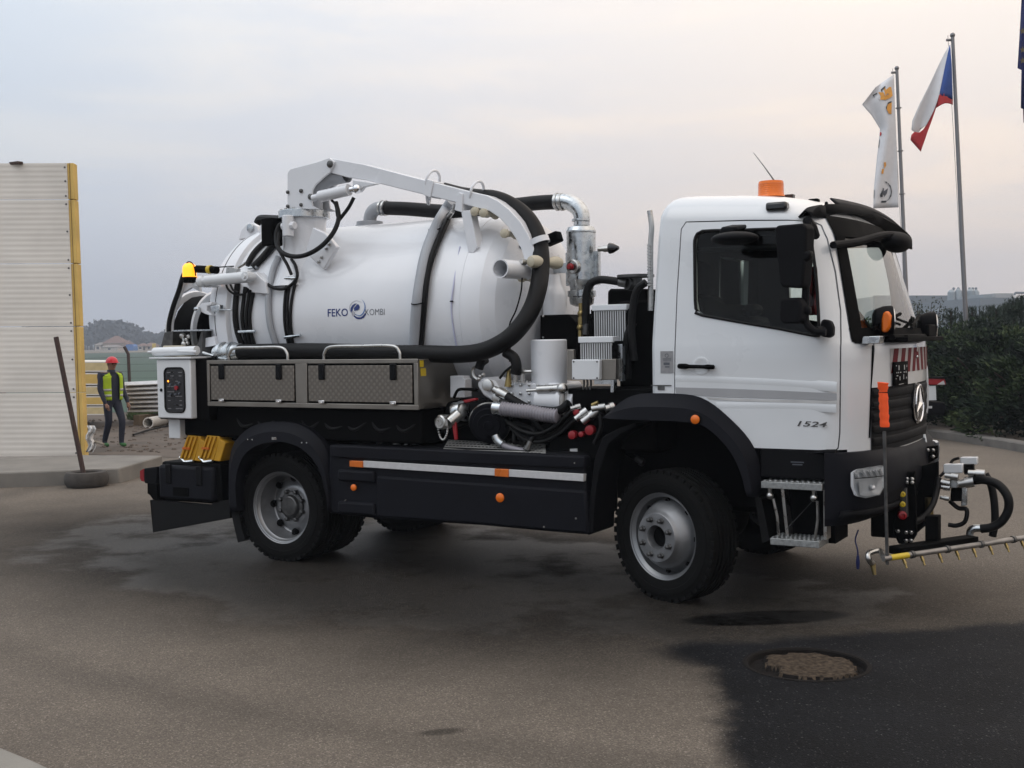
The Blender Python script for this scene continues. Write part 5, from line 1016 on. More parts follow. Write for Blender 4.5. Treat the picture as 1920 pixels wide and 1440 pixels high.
swoosh([(900, 680), (1000, 725), (1090, 690), (1150, 590), (1170, 480), (1140, 370), (1070, 290)], [(905, 665), (1000, 705), (1075, 665), (1125, 580), (1145, 480), (1125, 375), (1068, 292)], bluelt)
swoosh([(770, 620), (755, 500), (800, 390), (920, 320), (1010, 340), (1080, 370)], [(778, 620), (772, 500), (812, 402), (920, 335), (1010, 352), (1080, 372)], fade)
blob([(880, 590), (870, 520), (930, 450), (965, 410), (1000, 430), (1022, 490), (1000, 550), (940, 575)], blueink, 'logo_drop')
blob([(785, 580), (790, 510), (830, 440), (895, 400), (950, 395), (900, 440), (850, 510), (825, 600), (800, 640)], blueink, 'logo_wing')
g = MB(); pp = [ontank(*ql(852+46*math.cos(a)*.9, 655+62*math.sin(a)), .005) for a in [2*math.pi*i/20 for i in range(20)]]; p_i = [ontank(*ql(852+16*math.cos(a), 655+24*math.sin(a)), .005) for a in [2*math.pi*i/20 for i in range(20)]]; g.grid([pp+[pp[0]], p_i+[p_i[0]]]); g.build('logo_digit', fade, tank)
# hoses strapped round the tank
def those(q, pts, r, m, nm='hose', off=None, par=None, n=10): g = MB(); g.tube(spl([ontank(*q(a, b), (r if off is None else off)) for a, b in pts], 5), r, n); return g.build(nm, m, par or tank, smooth=60)
for pts, r in ((((712, 1000), (695, 1200), (708, 1340), (745, 1450), (775, 1530)), .026), (((768, 1030), (745, 1230), (758, 1350), (780, 1450), (800, 1530)), .018), (((800, 1050), (775, 1230), (785, 1350), (805, 1450), (830, 1530)), .016), (((824, 1070), (800, 1230), (808, 1350), (835, 1450), (860, 1530)), .016),
               (((1066, 1010), (1050, 1150), (1052, 1300), (1080, 1450), (1100, 1530)), .013), (((1085, 1010), (1070, 1150), (1076, 1300), (1100, 1450), (1120, 1530)), .013), (((1135, 980), (1105, 1100), (1092, 1250), (1105, 1400), (1130, 1530)), .013)):
    those(q1, pts, r, rubber)
those(q1, ((780, 870), (830, 785), (900, 715), (975, 680)), .026, rubber); those(q1, ((820, 890), (880, 830), (940, 760), (1000, 690)), .032, rubber)
those(q1, ((900, 985), (960, 1030), (1030, 1045), (1090, 1020), (1140, 960), (1130, 880), (1100, 830)), .014, rubber, off=.05); those(q1, ((625, 980), (640, 1040), (690, 1080), (760, 1080), (790, 1040)), .010, rubber, off=.06); those(q1, ((650, 985), (680, 1050), (720, 1070)), .009, rubber, off=.07)
those(q1, ((1005, 815), (965, 910), (940, 1050), (932, 1150), (945, 1300), (985, 1440), (1010, 1530)), .027, greypipe)
g = MB()
for a, b in ((((700, 1352), (838, 1348))), ((1050, 1392), (1165, 1378)), ((1055, 965), (1145, 965)), ((790, 895), (850, 885))):
    A, B = ontank(*q1(*a), .03), ontank(*q1(*b), .03); g.tube([A, B], .014, 8)
g.build('hose_clamp', galv, tank)
those(q2, ((575, 365), (530, 430), (480, 520), (410, 700), (370, 900), (350, 1050), (335, 1290)), .048, greypipe, off=.05); those(q2, ((560, 455), (530, 520), (462, 680), (420, 820), (398, 1000), (372, 1300)), .026, rubber, off=.04)
those(q2, ((625, 660), (585, 900), (570, 1050), (585, 1200), (605, 1310)), .006, bluefaded)
g = MB()
for a in ((465, 545), (355, 1020), (571, 1011)): p = ontank(*q2(*a), .06 if a[0] < 500 else .012); g.ring(p, (0, .3, -1) if a[0] < 500 else (0, 0, 1), .052 if a[0] < 500 else .01, .005, 16, 5)
g.build('cable_tie', black, tank)
# hydraulic fitting on top of the black hose
g = MB(); a, b = ontank(*q2(548, 480), .04), at(*q2(578, 435), -.62); g.tube([a, b], .018, 8); g.tube([b, at(*q2(590, 385), -.62)], .012, 8); g.build('hose_fitting', steel, tank)
# ---- boom column
YB = -.60
fl = at(*q1(1192, 512), -.5); cx_, cy_ = fl.x, -.5
g = MB(); g.lathe((cx_, cy_, fl.z), (0, 0, 1), [(.22, -.035), (.225, -.03), (.225, .03), (.22, .035), (.15, .04), (0, .04)], 40); flg = P_(g, 'slewing_ring', galv, smooth=30)
g = MB()
for k in range(14): a = 2*math.pi*k/14; g.lathe((cx_+.2*math.cos(a), cy_+.2*math.sin(a), fl.z+.03), (0, 0, 1), [(.014, 0), (.014, .016), (.006, .02)], 6)
g.build('flange_bolt', steel, flg)
g = MB(); g.lathe((cx_, cy_, fl.z-.03), (0, 0, -1), [(.20, 0), (.19, .04), (.188, .08), (.188, .26), (.205, .36), (.26, .48), (.32, .60)], 40, cap=False); g.prism([at(*q1(a, b), -.78) for a, b in ((1255, 600), (1340, 640), (1425, 740), (1330, 905), (1270, 850), (1200, 780))], (0, .05, 0)); P_(g, 'boom_pedestal', tankwhite, smooth=30, bevel=.008)
g = MB()
for a in ((1372, 722), (1352, 752), (1320, 815), (1300, 848)): g.lathe(at(*q1(*a), -.782), (0, -1, 0), [(.014, 0), (.014, .012), (.008, .015)], 6)
g.build('pedestal_bolt', steel, flg)
# swivel motor and valve in front of the pedestal
g = MB(); c = at(*q1(1075, 590), -.76); g.tube([c+V(0, 0, .09), c+V(0, 0, -.09)], .05, 14); g.tube([c+V(-.06, 0, 0), c+V(.08, 0, 0)], .035, 10); P_(g, 'swing_motor', tankwhite, bevel=.006)
g = MB(); c = at(*q1(960, 635), -.70); g.box(c, (.13, .14, .24)); P_(g, 'valve_box', black, bevel=.01)
g = MB(); g.tube(spl([at(*q1(a, b), y) for a, b, y in ((1420, 420, -.7), (1440, 530, -.74), (1400, 640, -.8), (1310, 740, -.86), (1200, 800, -.9), (1100, 808, -.9), (1020, 770, -.88), (990, 690, -.82), (1005, 600, -.78), (1040, 570, -.76))], 6), .020, 10); g.tube(spl([at(*q1(a, b), y) for a, b, y in ((1550, 385, -.68), (1510, 460, -.7), (1445, 545, -.73))], 6), .016, 8); g.tube(spl([at(*q1(a, b), y) for a, b, y in ((1390, 405, -.68), (1418, 440, -.7), (1430, 520, -.73))], 6), .012, 8)
g.tube(spl([at(*q1(a, b), y) for a, b, y in ((1010, 640, -.8), (1005, 740, -.86), (1030, 800, -.88), (1070, 870, -.9), (1100, 940, -.9))], 5), .014, 8); P_(g, 'boom_hose', rubber, smooth=60)
g = MB(); g.tube(spl([at(*q1(a, b), y) for a, b, y in ((860, 575, -.25), (880, 545, -.25), (950, 545, -.3), (1030, 550, -.4))], 5), .045, 10); P_(g, 'hose', rubber)
# column head plates
oc = ((1072, 465), (1072, 205), (1092, 180), (1290, 128), (1372, 98), (1410, 130), (1375, 205), (1330, 240), (1275, 290), (1250, 330), (1242, 400), (1250, 445), (1300, 470))
for y0 in (YB-.09, YB+.15):
    g = MB(); g.prism([at(*q1(a, b), YB-.09)+V(0, y0-YB+.09, 0) for a, b in oc], (0, .02, 0)); ch = P_(g, 'column_plate', tankwhite, bevel=.004)
g = MB(); g.prism([at(*q1(a, b), YB-.07) for a, b in ((1072, 465), (1072, 215), (1092, 190), (1120, 185), (1120, 465))], (0, .22, 0)); g.prism([at(*q1(a, b), YB-.07) for a, b in ((1092, 182), (1290, 131), (1290, 150), (1100, 200))], (0, .22, 0)); P_(g, 'column_web', tankwhite)
g = MB()
for a, b, r in ((1076, 347, .016), (1172, 338, .018), (1076, 449, .016), (1172, 438, .016), (1380, 145, .03), (1240, 380, .026)): g.lathe(at(*q1(a, b), YB-.09), (0, -1, 0), [(r, 0), (r, .012), (r*.5, .02)], 12)
P_(g, 'column_bolt', darksteel)
g = MB(); g.tube(spl([at(*q1(a, b), YB+.03) for a, b in ((1275, 335), (1300, 290), (1370, 245), (1500, 215))], 5), .075, 16, caps=False); P_(g, 'suction_elbow', greypipe, smooth=60)
g = MB(); g.tube(spl([at(*q1(a, b), YB+.03) for a, b in ((1275, 330), (1262, 400), (1262, 470))], 5), .078, 16); P_(g, 'suction_pipe', greypipe, smooth=60)
# lift cylinder
a, b, c = at(*q1(1255, 390), YB-.11), at(*q1(1515, 330), YB-.11), at(*q1(1572, 322), YB-.11)
g = MB(); g.tube([a, a.lerp(b, .22)], .03, 12); g.tube([a.lerp(b, .2), b], .05, 16); P_(g, 'lift_cylinder', tankwhite); g = MB(); g.tube([b, c], .026, 12); g.ball(c, .04); P_(g, 'cylinder_rod', chrome)
g = MB(); g.prism(tr(q1, YB-.1, (1540, 260), (1720, 285), (1620, 310), (1590, 345), (1560, 345), (1540, 320)), (0, .04, 0)); P_(g, 'cylinder_lug', tankwhite, bevel=.004)
# arm
arm_t = [q1(1372, 100), q1(1590, 140), q2(0, 128), q2(385, 228), q2(700, 308), q2(800, 330), q2(870, 365), q2(940, 420), q2(1010, 495), q2(1065, 585), q2(1100, 670), q2(1125, 770), q2(1133, 845)]
arm_b = [q1(1372, 205), q1(1500, 240), q2(0, 228), q2(380, 322), q2(640, 385), q2(740, 412), q2(815, 432), q2(880, 475), q2(930, 530), q2(985, 610), q2(1020, 680), q2(1045, 760), q2(1062, 852)]
A = [at(*p, YB-.07) for p in arm_t]; B = [at(*p, YB-.07) for p in arm_b]
g = MB()
for i in range(len(A)-1):
    pass
loop = A+list(reversed(B)); g.grid([A, B]); g.grid([[p+V(0, .14, 0) for p in B], [p+V(0, .14, 0) for p in A]]); g.grid([[p+V(0, .14, 0) for p in A], A]); g.grid([B, [p+V(0, .14, 0) for p in B]]); g.add([A[-1], B[-1], B[-1]+V(0, .14, 0), A[-1]+V(0, .14, 0)], [(0, 1, 2, 3)]); g.add([A[0], A[0]+V(0, .14, 0), B[0]+V(0, .14, 0), B[0]], [(0, 1, 2, 3)])
arm = P_(g, 'boom_arm', tankwhite, smooth=25, bevel=.006)
g = MB(); g.prism([at(*q2(a, b), YB-.08) for a, b in ((400, 222), (455, 238), (435, 345), (385, 325))], (0, .16, 0)); g.prism([at(*q2(a, b), YB-.085) for a, b in ((605, 330), (620, 312), (640, 320), (640, 440), (590, 425))], (0, .17, 0)); g.build('arm_collar', tankwhite, arm, bevel=.004)
g = MB(); g.prism([at(*q2(a, b), YB-.08) for a, b in ((632, 430), (690, 425), (738, 660), (712, 702), (678, 695))], (0, .1, 0)); g.build('rest_post', tankwhite, arm, bevel=.004)
for a, b in ((450, 245), (735, 315)): g = MB(); g.ring(at(*q2(a, b), YB+.02), (1, 0, -.3), .095, .011, 28, 8); g.build('hose_ring', tankwhite, arm)
g = MB(); g.ring(at(*q2(422, 325), YB+.02), (.9, .4, 0), .075, .012, 28, 8); g.build('hose_ring', tankwhite, arm)
for a, b in ((760, 440), (815, 450), (950, 580), (1060, 862)):
    c = at(*q2(a, b), YB); g = MB(); g.lathe(c+V(0, -.11, 0), (0, 1, 0), [(.016, 0), (.036, .01), (.036, .03), (.026, .06), (.022, .11), (.026, .16), (.036, .19), (.036, .21), (.016, .22)], 18); g.build('guide_roller', cream, arm)
c = at(*q2(1165, 762), YB); g = MB(); g.lathe(c+V(-.02, -.19, 0), (0.25, .97, 0), [(.02, 0), (.04, .01), (.05, .04), (.05, .08), (.034, .13), (.026, .18), (.034, .22), (.05, .27), (.05, .31), (.04, .34), (.02, .35)], 18); g.build('guide_roller', cream, arm)
g = MB(); g.lathe(c+V(-.09, -.2, 0), (0.2, 1, 0), [(.02, 0), (.024, .05)], 10); g.build('roller_pin', steel, arm)
a, b = at(*q2(885, 800), -1.0), at(*q2(1055, 815), YB-.02); g = MB(); g.lathe(a, b-a, [(.062, 0), (.072, 0), (.072, (b-a).length), (.06, (b-a).length), (.062, .005)], 24, cap=False); g.build('guide_tube', tankwhite, arm, smooth=40)
g = MB(); g.lathe(at(*q2(1145, 590), YB)-V(.02, 0, .02), (at(*q2(1150, 620), YB)-at(*q2(1130, 560), YB)), [(.072, 0), (.080, 0), (.080, .045), (.072, .045)], 24, cap=False); g.build('hose_collar', tankwhite, arm)
# big suction hose
pts = [(520, 300, -.46), (640, 330, -.46), (760, 345, -.47), (835, 350, -.48), (915, 375, -.49), (1000, 425, -.5), (1075, 500, -.52), (1125, 600, -.56), (1145, 720, -.62), (1143, 830, -.68), (1128, 930, -.76), (1090, 1050, -.84), (1020, 1165, -.92), (920, 1262, -.98), (780, 1330, -1.0), (620, 1352, -1.0), (400, 1348, -1.0), (100, 1345, -1.0)]
pp = [at(*q2(a, b), y) for a, b, y in pts]+[V(-3.2, -1.0, pp_z) for pp_z in (1.755,)]+[V(-4.02, -1.0, 1.755)]
g = MB(); g.tube(spl(pp, 6), .068, 20); shz = P_(g, 'suction_hose', rubber, smooth=60)
g = MB(); e0 = V(-4.02, -1.0, 1.755); g.lathe(e0, (-1, 0, -.06), [(.072, -.02), (.078, .04), (.07, .045), (.07, .06), (.095, .065), (.095, .11), (.08, .12), (.08, .16), (.10, .165), (.10, .2), (.07, .21), (.07, .26), (0, .26)], 26); g.tube([e0+V(-.15, -.09, -.05), e0+V(-.02, -.12, -.06)], .014, 8); g.tube([e0+V(-.22, -.08, -.03), e0+V(-.33, -.1, .0)], .012, 8); g.build('hose_coupling', galv, shz, smooth=30)
g = MB(); g.tube(spl([at(*q2(a, b), -.80) for a, b in ((1025, 860), (1018, 950), (985, 1070), (945, 1160), (948, 1250), (945, 1400))], 5), .006, 6); P_(g, 'cable', black)
g = MB(); p = at(*q2(1020, 660), -.4); g.box(p, (.02, .02, .03)); P_(g, 'cable_clip', black)
# overhead vapour hose with elbows
g = MB(); hp_ = [at(*q2(a, b), .05) for a, b in ((155, 412), (300, 418), (480, 432), (660, 438), (850, 408), (1000, 392), (1130, 378), (1250, 372))]; g.tube(spl(hp_, 5), .062, 18); P_(g, 'vapour_hose', rubber, smooth=60)
g = MB(); el = [at(*q2(a, b), .05) for a, b in ((45, 500), (55, 450), (90, 415), (150, 410))]; g.tube(spl(el, 5), .060, 18); g.lathe(V(el[0].x, .05, el[0].z-.03), (0, 0, 1), [(.12, 0), (.12, .03), (.06, .04)], 26); g.lathe(V(el[0].x, .05, el[0].z-.06), (0, 0, 1), [(.13, 0), (.13, .03), (.0, .03)], 26); P_(g, 'tank_elbow', greypipe, smooth=40)
g = MB(); el = [at(*q2(a, b), .05) for a, b in ((1240, 372), (1310, 370), (1370, 400), (1405, 450), (1408, 530))]; g.tube(spl(el, 5), .066, 18); P_(g, 'filter_elbow', galv, smooth=40)
g = MB(); d_ = (at(*q2(160, 412), .05)-at(*q2(120, 410), .05)).normalized()
for a in (118, 140): g.lathe(at(*q2(a, 411), .05), d_, [(.066, 0), (.07, 0), (.07, .018), (.066, .018)], 20, cap=False)
for a in (1245, 1275): g.lathe(at(*q2(a, 373), .05), (1, 0, .05), [(.068, 0), (.074, 0), (.074, .022), (.068, .022)], 20, cap=False)
P_(g, 'hose_clip', steel)
# ---- galvanised filter canister
fc = at(*q2(1405, 700), -.05); fr = .118
def zpy(b, y=-.05, a=1405): return at(*q2(a, b), y).z
g = MB(); prof = [(fr*.45, zpy(1045)), (fr*.8, zpy(1030)), (fr*.86, zpy(1000)), (fr*.86, zpy(985)), (fr*.98, zpy(980)), (fr*.98, zpy(945)), (fr*.8, zpy(940)), (fr*.82, zpy(920)), (fr*1.0, zpy(880)), (fr*1.0, zpy(870)), (fr, zpy(575)), (fr*1.03, zpy(570)), (fr*1.03, zpy(560)), (fr*.9, zpy(535)), (fr*.4, zpy(520)), (fr*.4, zpy(498)), (fr*.62, zpy(495)), (fr*.62, zpy(482)), (fr*.4, zpy(478))]
prof = [(r, z-fc.z) for r, z in prof]; g.lathe(V(fc.x, -.05, fc.z), (0, 0, 1), prof, 40); fcn = P_(g, 'filter_canister', galv, smooth=25)
g = MB(); g.lathe(at(*q2(1365, 790), -.165), (-.15, -1, 0), [(.058, 0), (.058, .04), (.05, .045), (.05, .03), (0, .03)], 24); g.build('inspection_port', steel, fcn)
g = MB(); g.lathe(at(*q2(1345, 790), -.2), (-.15, -1, 0), [(.025, 0), (.03, .02), (.022, .045), (0, .05)], 10); g.build('port_knob', redp, fcn)
for x in (-1, 1): g = MB(); g.box(V(fc.x+x*fr*1.05, -.02, zpy(800)), (.05, .04, .27)); g.build('canister_bracket', galv, fcn)
g = MB(); a = at(*q2(1515, 675), -.05); g.tube([a, a+V(.05, 0, 0)], .022, 10); g.tube([a+V(.05, 0, 0), a+V(.1, 0, 0)], .028, 10); g.build('relief_valve', steel, fcn); g = MB(); g.tube([a+V(.1, 0, 0), a+V(.13, 0, 0), a+V(.18, 0, 0)], [.045, .04, .014], 12); g.build('valve_cap', gloss, fcn)
g = MB(); g.box(at(*q2(1260, 800), -.05), (.2, .03, .08)); P_(g, 'canister_arm', galv)
g = MB(); c = at(*q2(1222, 610), -.2); g.box(c, (.14, .1, .085), Matrix.Rotation(-.3, 3, 'Y')); P_(g, 'work_light', black, bevel=.012)
# ---- white oil vessels
c = at(*q2(1235, 980), -.3); wr = .095
def wz(b, a=1235, y=-.3): return at(*q2(a, b), y).z
g = MB(); g.lathe(V(c.x, -.3, 0), (0, 0, 1), [(wr, wz(1110)), (wr*1.0, wz(985)), (wr*.95, wz(955)), (wr*.75, wz(925)), (wr*.6, wz(900)), (wr*.5, wz(840)), (0, wz(838))], 36); P_(g, 'oil_vessel', tankwhite, smooth=30)
c = at(*q5(1035, 300), -.75); wr = .138
g = MB(); z1_, z0_ = at(*q5(1035, 140), -.75).z, at(*q5(1035, 480), -.75).z; g.lathe(V(c.x, -.75, 0), (0, 0, 1), [(wr, z0_), (wr, z1_-.008), (wr-.008, z1_), (0, z1_)], 40); P_(g, 'oil_filter_housing', tankwhite, smooth=30)
g = MB(); g.prism(tr(q2, -.45, (1140, 1100), (1320, 1095), (1380, 1150), (1380, 1320), (1140, 1320)), (0, .35, 0)); P_(g, 'vessel_bracket', black, bevel=.008)
g = MB(); [g.lathe(at(*q2(1160, b), -.452), (0, -1, 0), [(.009, 0), (.006, .006)], 8) for b in (1106, 1243)]; P_(g, 'bracket_bolt', steel)
# ---- radiators between tank and cab
g = MB(); g.prism(tr(q2, -.35, (1570, 945), (1590, 930), (1830, 930), (1830, 1500), (1570, 1500)), (0, .7, 0)); P_(g, 'cooler_housing', black, bevel=.02)
bxz(-.62, -.16, 1.1, 2.1, -.55, -.2, 'engine_bay_panel', black, bev=.02)
def radiator(q, a0, b0, a1, b1, y):
    p, r = at(*q(a0, b0), y), at(*q(a1, b1), y); hh = (p.z-r.z)
    g = MB(); g.bb(p.x-.03, r.x+.03, y+.005, y+.12, r.z, p.z); o = P_(g, 'oil_cooler', black)
    g = MB(); g.bb(p.x-.01, r.x+.01, y-.02, y+.1, p.z-.01, p.z+.035); g.build('cooler_cap', white, o, bevel=.005)
    for k in range(14): x = p.x+(r.x-p.x)*(k+.5)/14; g = MB(); g.bb(x-(r.x-p.x)*.017, x+(r.x-p.x)*.017, y-.012, y+.03, r.z, p.z-.012); g.build('cooler_fin', radfin, o)
    for x in (p.x-.02, r.x+.02): g = MB(); g.bb(x-.016, x+.016, y-.025, y+.03, r.z-.02, p.z-.03); g.lathe((x, y-.025, p.z-.06), (0, -1, 0), [(.009, 0), (.006, .006)], 8); g.build('cooler_side', black, o)
radiator(q2, 1488, 1065, 1700, 1400, -.62); radiator(q2, 1400, 1270, 1610, 1470, -.92)
g = MB(); g.prism(tr(q5, -1.02, (1198, 285), (1397, 285), (1397, 432), (1198, 430)), (0, .1, 0)); jb = P_(g, 'junction_box', cream if False else white, bevel=.006)
g = MB()
for a in ((1212, 300), (1380, 300), (1380, 418), (1212, 418)): g.lathe(at(*q5(*a), -1.021), (0, -1, 0), [(.007, 0), (.006, .003)], 8)
g.build('box_screw', darksteel, jb)
g = MB()
for a in (1285, 1310, 1335): g.tube(spl([at(*q5(a, 430), -.97), at(*q5(a+2, 460), -.97), at(*q5(a-5, 500), -.97)], 4), .008, 6)
g.build('cable_gland', darksteel, jb)
g = MB(); g.prism(tr(q5, -.99, (1165, 215), (1210, 215), (1210, 430), (1165, 430)), (0, .08, 0)); g.prism(tr(q5, -.98, (1397, 285), (1515, 280), (1515, 430), (1397, 432)), (0, .08, 0)); P_(g, 'cooler_plate', brushed, bevel=.003)
g = MB(); g.prism(tr(q5, -.98, (1360, 432), (1500, 432), (1500, 520), (1478, 520), (1478, 462), (1360, 462)), (0, .06, 0)); g.prism(tr(q5, -.9, (1530, 175), (1562, 172), (1562, 440), (1538, 440)), (0, .05, 0)); P_(g, 'support_angle', galv)
bxz(-.85, -.14, 1.02, 1.46, -.95, -.5, 'equipment_bracket', black, bev=.01)
# hydraulic hose between canister and reservoir, reservoir cap
g = MB(); g.tube(spl([at(*q2(a, b), -.55) for a, b in ((1690, 893), (1600, 878), (1520, 873), (1465, 900), (1440, 960), (1436, 1050), (1438, 1160))], 6), .030, 12); P_(g, 'hose', rubber, smooth=60)
g = MB(); g.tube([at(*q2(1650, 888), -.55), at(*q2(1700, 895), -.55)], .034, 12); g.tube([at(*q2(1438, 1155), -.55), at(*q2(1438, 1225), -.55)], .03, 12); g.tube([at(*q2(1700, 895), -.55), at(*q2(1740, 900), -.5)], .05, 12); g.lathe(at(*q2(1755, 905), -.5), (0, 0, 1), [(.05, 0), (.05, .05), (.14, .055), (.14, .075), (0, .075)], 20); g.tube([at(*q2(1755, 870), -.5), at(*q2(1757, 835), -.5)], .02, 8); P_(g, 'reservoir_cap', darksteel)
for a in ((1405, 1090), (1400, 1180)): g = MB(); p = at(*q2(*a), -.5); g.tube([p+V(0, 0, .08), p-V(0, 0, .08)], .02, 10); g.ball(p, .03); P_(g, 'brass_fitting', brass)
g = MB(); g.tube(spl([at(*q5(a, b), -.75) for a, b in ((1640, 20), (1600, 120), (1590, 250), (1600, 330), (1600, 420))], 5), .03, 10); P_(g, 'hose', rubber)
g = MB(); g.tube(spl([at(*q3(a, b), -.8) for a, b in ((100, 830), (50, 870), (25, 960), (15, 1080), (20, 1200), (30, 1300))], 5), .028, 10); P_(g, 'hose', rubber)
# ---- pump unit
g = MB(); g.prism(tr(q5, -.88, (722, 478), (745, 452), (1085, 455), (1105, 480), (1100, 640), (720, 640)), (0, .4, 0)); pu = P_(g, 'pressure_pump', tankwhite, bevel=.012)
g = MB(); g.lathe(at(*q5(970, 570), -.9), (1, 0, -.02), [(.10, 0), (.10, .18), (.115, .185), (.115, .22), (.07, .23), (.07, .30), (0, .30)], 24); g.build('crankcase_cover', tankwhite, pu, smooth=30)
g = MB()
for i in range(5):
    for b in (468, 530, 588): g.lathe(at(*q5(770+62*i, b), -.882), (0, -1, 0), [(.011, 0), (.011, .012), (.006, .015)], 6)
for i in range(6): g.lathe(at(*q5(760+58*i, 452), -.8), (0, 0, 1), [(.016, -.01), (.016, .016), (.008, .02)], 6)
g.build('pump_bolt', steel, pu)
g = MB(); g.prism(tr(q5, -.95, (520, 430), (560, 410), (640, 440), (680, 500), (715, 560), (700, 600), (640, 595), (560, 545), (515, 480)), (0, .28, 0)); vb = P_(g, 'valve_block', tankwhite, bevel=.02)
g = MB(); g.lathe(at(*q5(600, 470), -.96), (0, -1, .1), [(.045, 0), (.045, .03), (.03, .035)], 16); g.lathe(at(*q5(665, 560), -.96), (0, -1, 0), [(.035, 0), (.035, .03), (.02, .035)], 16); [g.ball(at(*q5(a, b), -.95), .018) for a, b in ((540, 405), (560, 395), (530, 425), (690, 520))]; g.build('valve_port', steel, vb)
g = MB(); a, b = at(*q5(640, 500), -1.0), at(*q5(735, 550), -1.0); g.tube([a, a.lerp(b, .3), a.lerp(b, .31), b], [.03, .028, .04, .038], 14); g.tube([at(*q5(875, 508), -.98), at(*q5(960, 503), -.98)], .012, 8); g.tube([at(*q5(955, 500), -.98), at(*q5(1120, 492), -.98)], .032, 12); g.tube([at(*q5(1130, 490), -.98), at(*q5(1130, 610), -.98)], .03, 12); g.ball(at(*q5(1130, 495), -.98), .045); P_(g, 'ball_valve', steel, smooth=40)
g = MB(); g.tube(spl([at(*q5(a, b), -1.02) for a, b in ((730, 548), (800, 590), (880, 630), (980, 650), (1100, 652), (1180, 600))], 6), .032, 12); P_(g, 'hose', rubber, smooth=60)
g = MB(); cp = [at(*q5(a, b), -1.04) for a, b in ((690, 638), (780, 648), (900, 662), (1000, 682), (1100, 692))]; cp = resample(spl(cp, 8), 81); g.tube(cp, [(.047, .047, .056, .056)[i % 4] for i in range(81)], 14); P_(g, 'ribbed_hose', clearhose, smooth=60)
g = MB(); g.tube([at(*q5(640, 632), -1.04), at(*q5(700, 638), -1.04)], .05, 14); P_(g, 'hose_coupler', galv)
# big intake filter
c = at(*q5(610, 740), -.92); g = MB(); d_ = V(.35, -.9, -.25).normalized(); g.lathe(c, d_, [(.10, -.3), (.13, -.2), (.14, -.1), (.155, -.02), (.158, .03), (.13, .035), (.125, .052), (.09, .052), (.085, .068), (.04, .068), (.035, .08), (0, .08)], 30); it = P_(g, 'intake_filter', dplast2, smooth=40)
g = MB(); g.ring(c, d_, .155, .011, 36, 6); g.build('filter_band', steel, it)
g = MB(); g.tube(spl([at(*q5(a, b), -.85) for a, b in ((330, 655), (400, 645), (470, 640), (540, 630), (600, 680))], 5), .075, 16); P_(g, 'intake_pipe', dplast, smooth=50)
g = MB(); g.lathe(at(*q5(390, 650), -.9), V(.9, -.3, -.05), [(.07, 0), (.08, .02), (.08, .09), (.06, .1)], 20); g.lathe(at(*q5(335, 660), -.95), V(.9, .3, .1), [(.06, 0), (.07, .02), (.07, .09), (.05, .1)], 20); P_(g, 'pipe_flange', galv)
c = at(*q5(262, 735), -1.1); g = MB(); g.lathe(c, (-.15, -1, 0), [(.055, -.08), (.058, 0), (.056, .02), (.046, .028), (.044, .022), (.028, .022), (.026, .03), (0, .03)], 26); g.box(c+V(.055, 0, 0), (.03, .05, .05)); g.tube([c+V(.07, 0, 0), c+V(.12, .06, .06)], .045, 14); P_(g, 'hose_cap', steel, smooth=30)
g = MB(); ch = spl([at(*q5(a, b), -1.1) for a, b in ((235, 770), (250, 840), (275, 862), (300, 820), (305, 770))], 8)
for i in range(0, len(ch), 2): g.ball(ch[i], .009, 6, 4)
P_(g, 'cap_chain', steel)
g = MB(); p = tr(q5, -1.1, (330, 720), (360, 720), (372, 860), (352, 866)); g.prism(p, (0, .02, 0)); P_(g, 'valve_handle', redp, bevel=.004)
g = MB(); p = tr(q5, -1.0, (410, 578), (500, 562), (508, 578), (430, 600)); g.prism(p, (0, .05, 0)); P_(g, 'valve_handle', redp, bevel=.006)
# perforated tread plate with real holes read as dark studs
g = MB(); pl = tr(q5, -1.05, (262, 945), (300, 862), (1000, 898), (1012, 968)); pl2 = [pl[0], pl[1]+V(0, .25, 0), pl[2]+V(0, .25, 0), pl[3]]; pl2 = [at(*q5(262, 945), -1.13), at(*q5(310, 862), -.85), at(*q5(1010, 898), -.85), at(*q5(1010, 968), -1.13)]; g.prism(pl2, (0, 0, -.02)); pf = P_(g, 'perforated_plate', mat('zinc_plate', (.34, .34, .33), .5, .2, var=.15))
g = MB()
for i in range(26):
    for j in range(5):
        u, v = (i+.5+(.5 if j % 2 else 0))/27, (j+.5)/5; c = pl2[0].lerp(pl2[3], u).lerp(pl2[1].lerp(pl2[2], u), v); g.lathe(c, (0, 0, 1), [(.010, .0), (.010, .003)], 8)
g.build('perforation', black, pf)
g = MB(); g.tube(spl([at(*q5(a, b), -1.0) for a, b in ((650, 835), (690, 890), (740, 915), (840, 940), (1000, 968))], 6), .022, 10); P_(g, 'drain_hose', clearhose, smooth=60); g = MB(); g.tube(spl([at(*q5(a, b), -1.0) for a, b in ((648, 830), (665, 865), (700, 895))], 4), .032, 12); P_(g, 'drain_fitting', galv)
for k, pt in enumerate((((760, 780), (850, 840), (980, 850), (1090, 800), (1180, 720), (1240, 680)), ((780, 800), (880, 868), (1000, 872), (1120, 810), (1210, 730), (1270, 720)), ((740, 740), (840, 800), (960, 820), (1070, 770), (1160, 690), (1220, 640)), ((1400, 680), (1410, 760), (1390, 830), (1360, 890)))):
    g = MB(); g.tube(spl([at(*q5(a, b), -1.0-.02*k) for a, b in pt], 6), .016, 8); P_(g, 'hydraulic_hose', rubber, smooth=60)
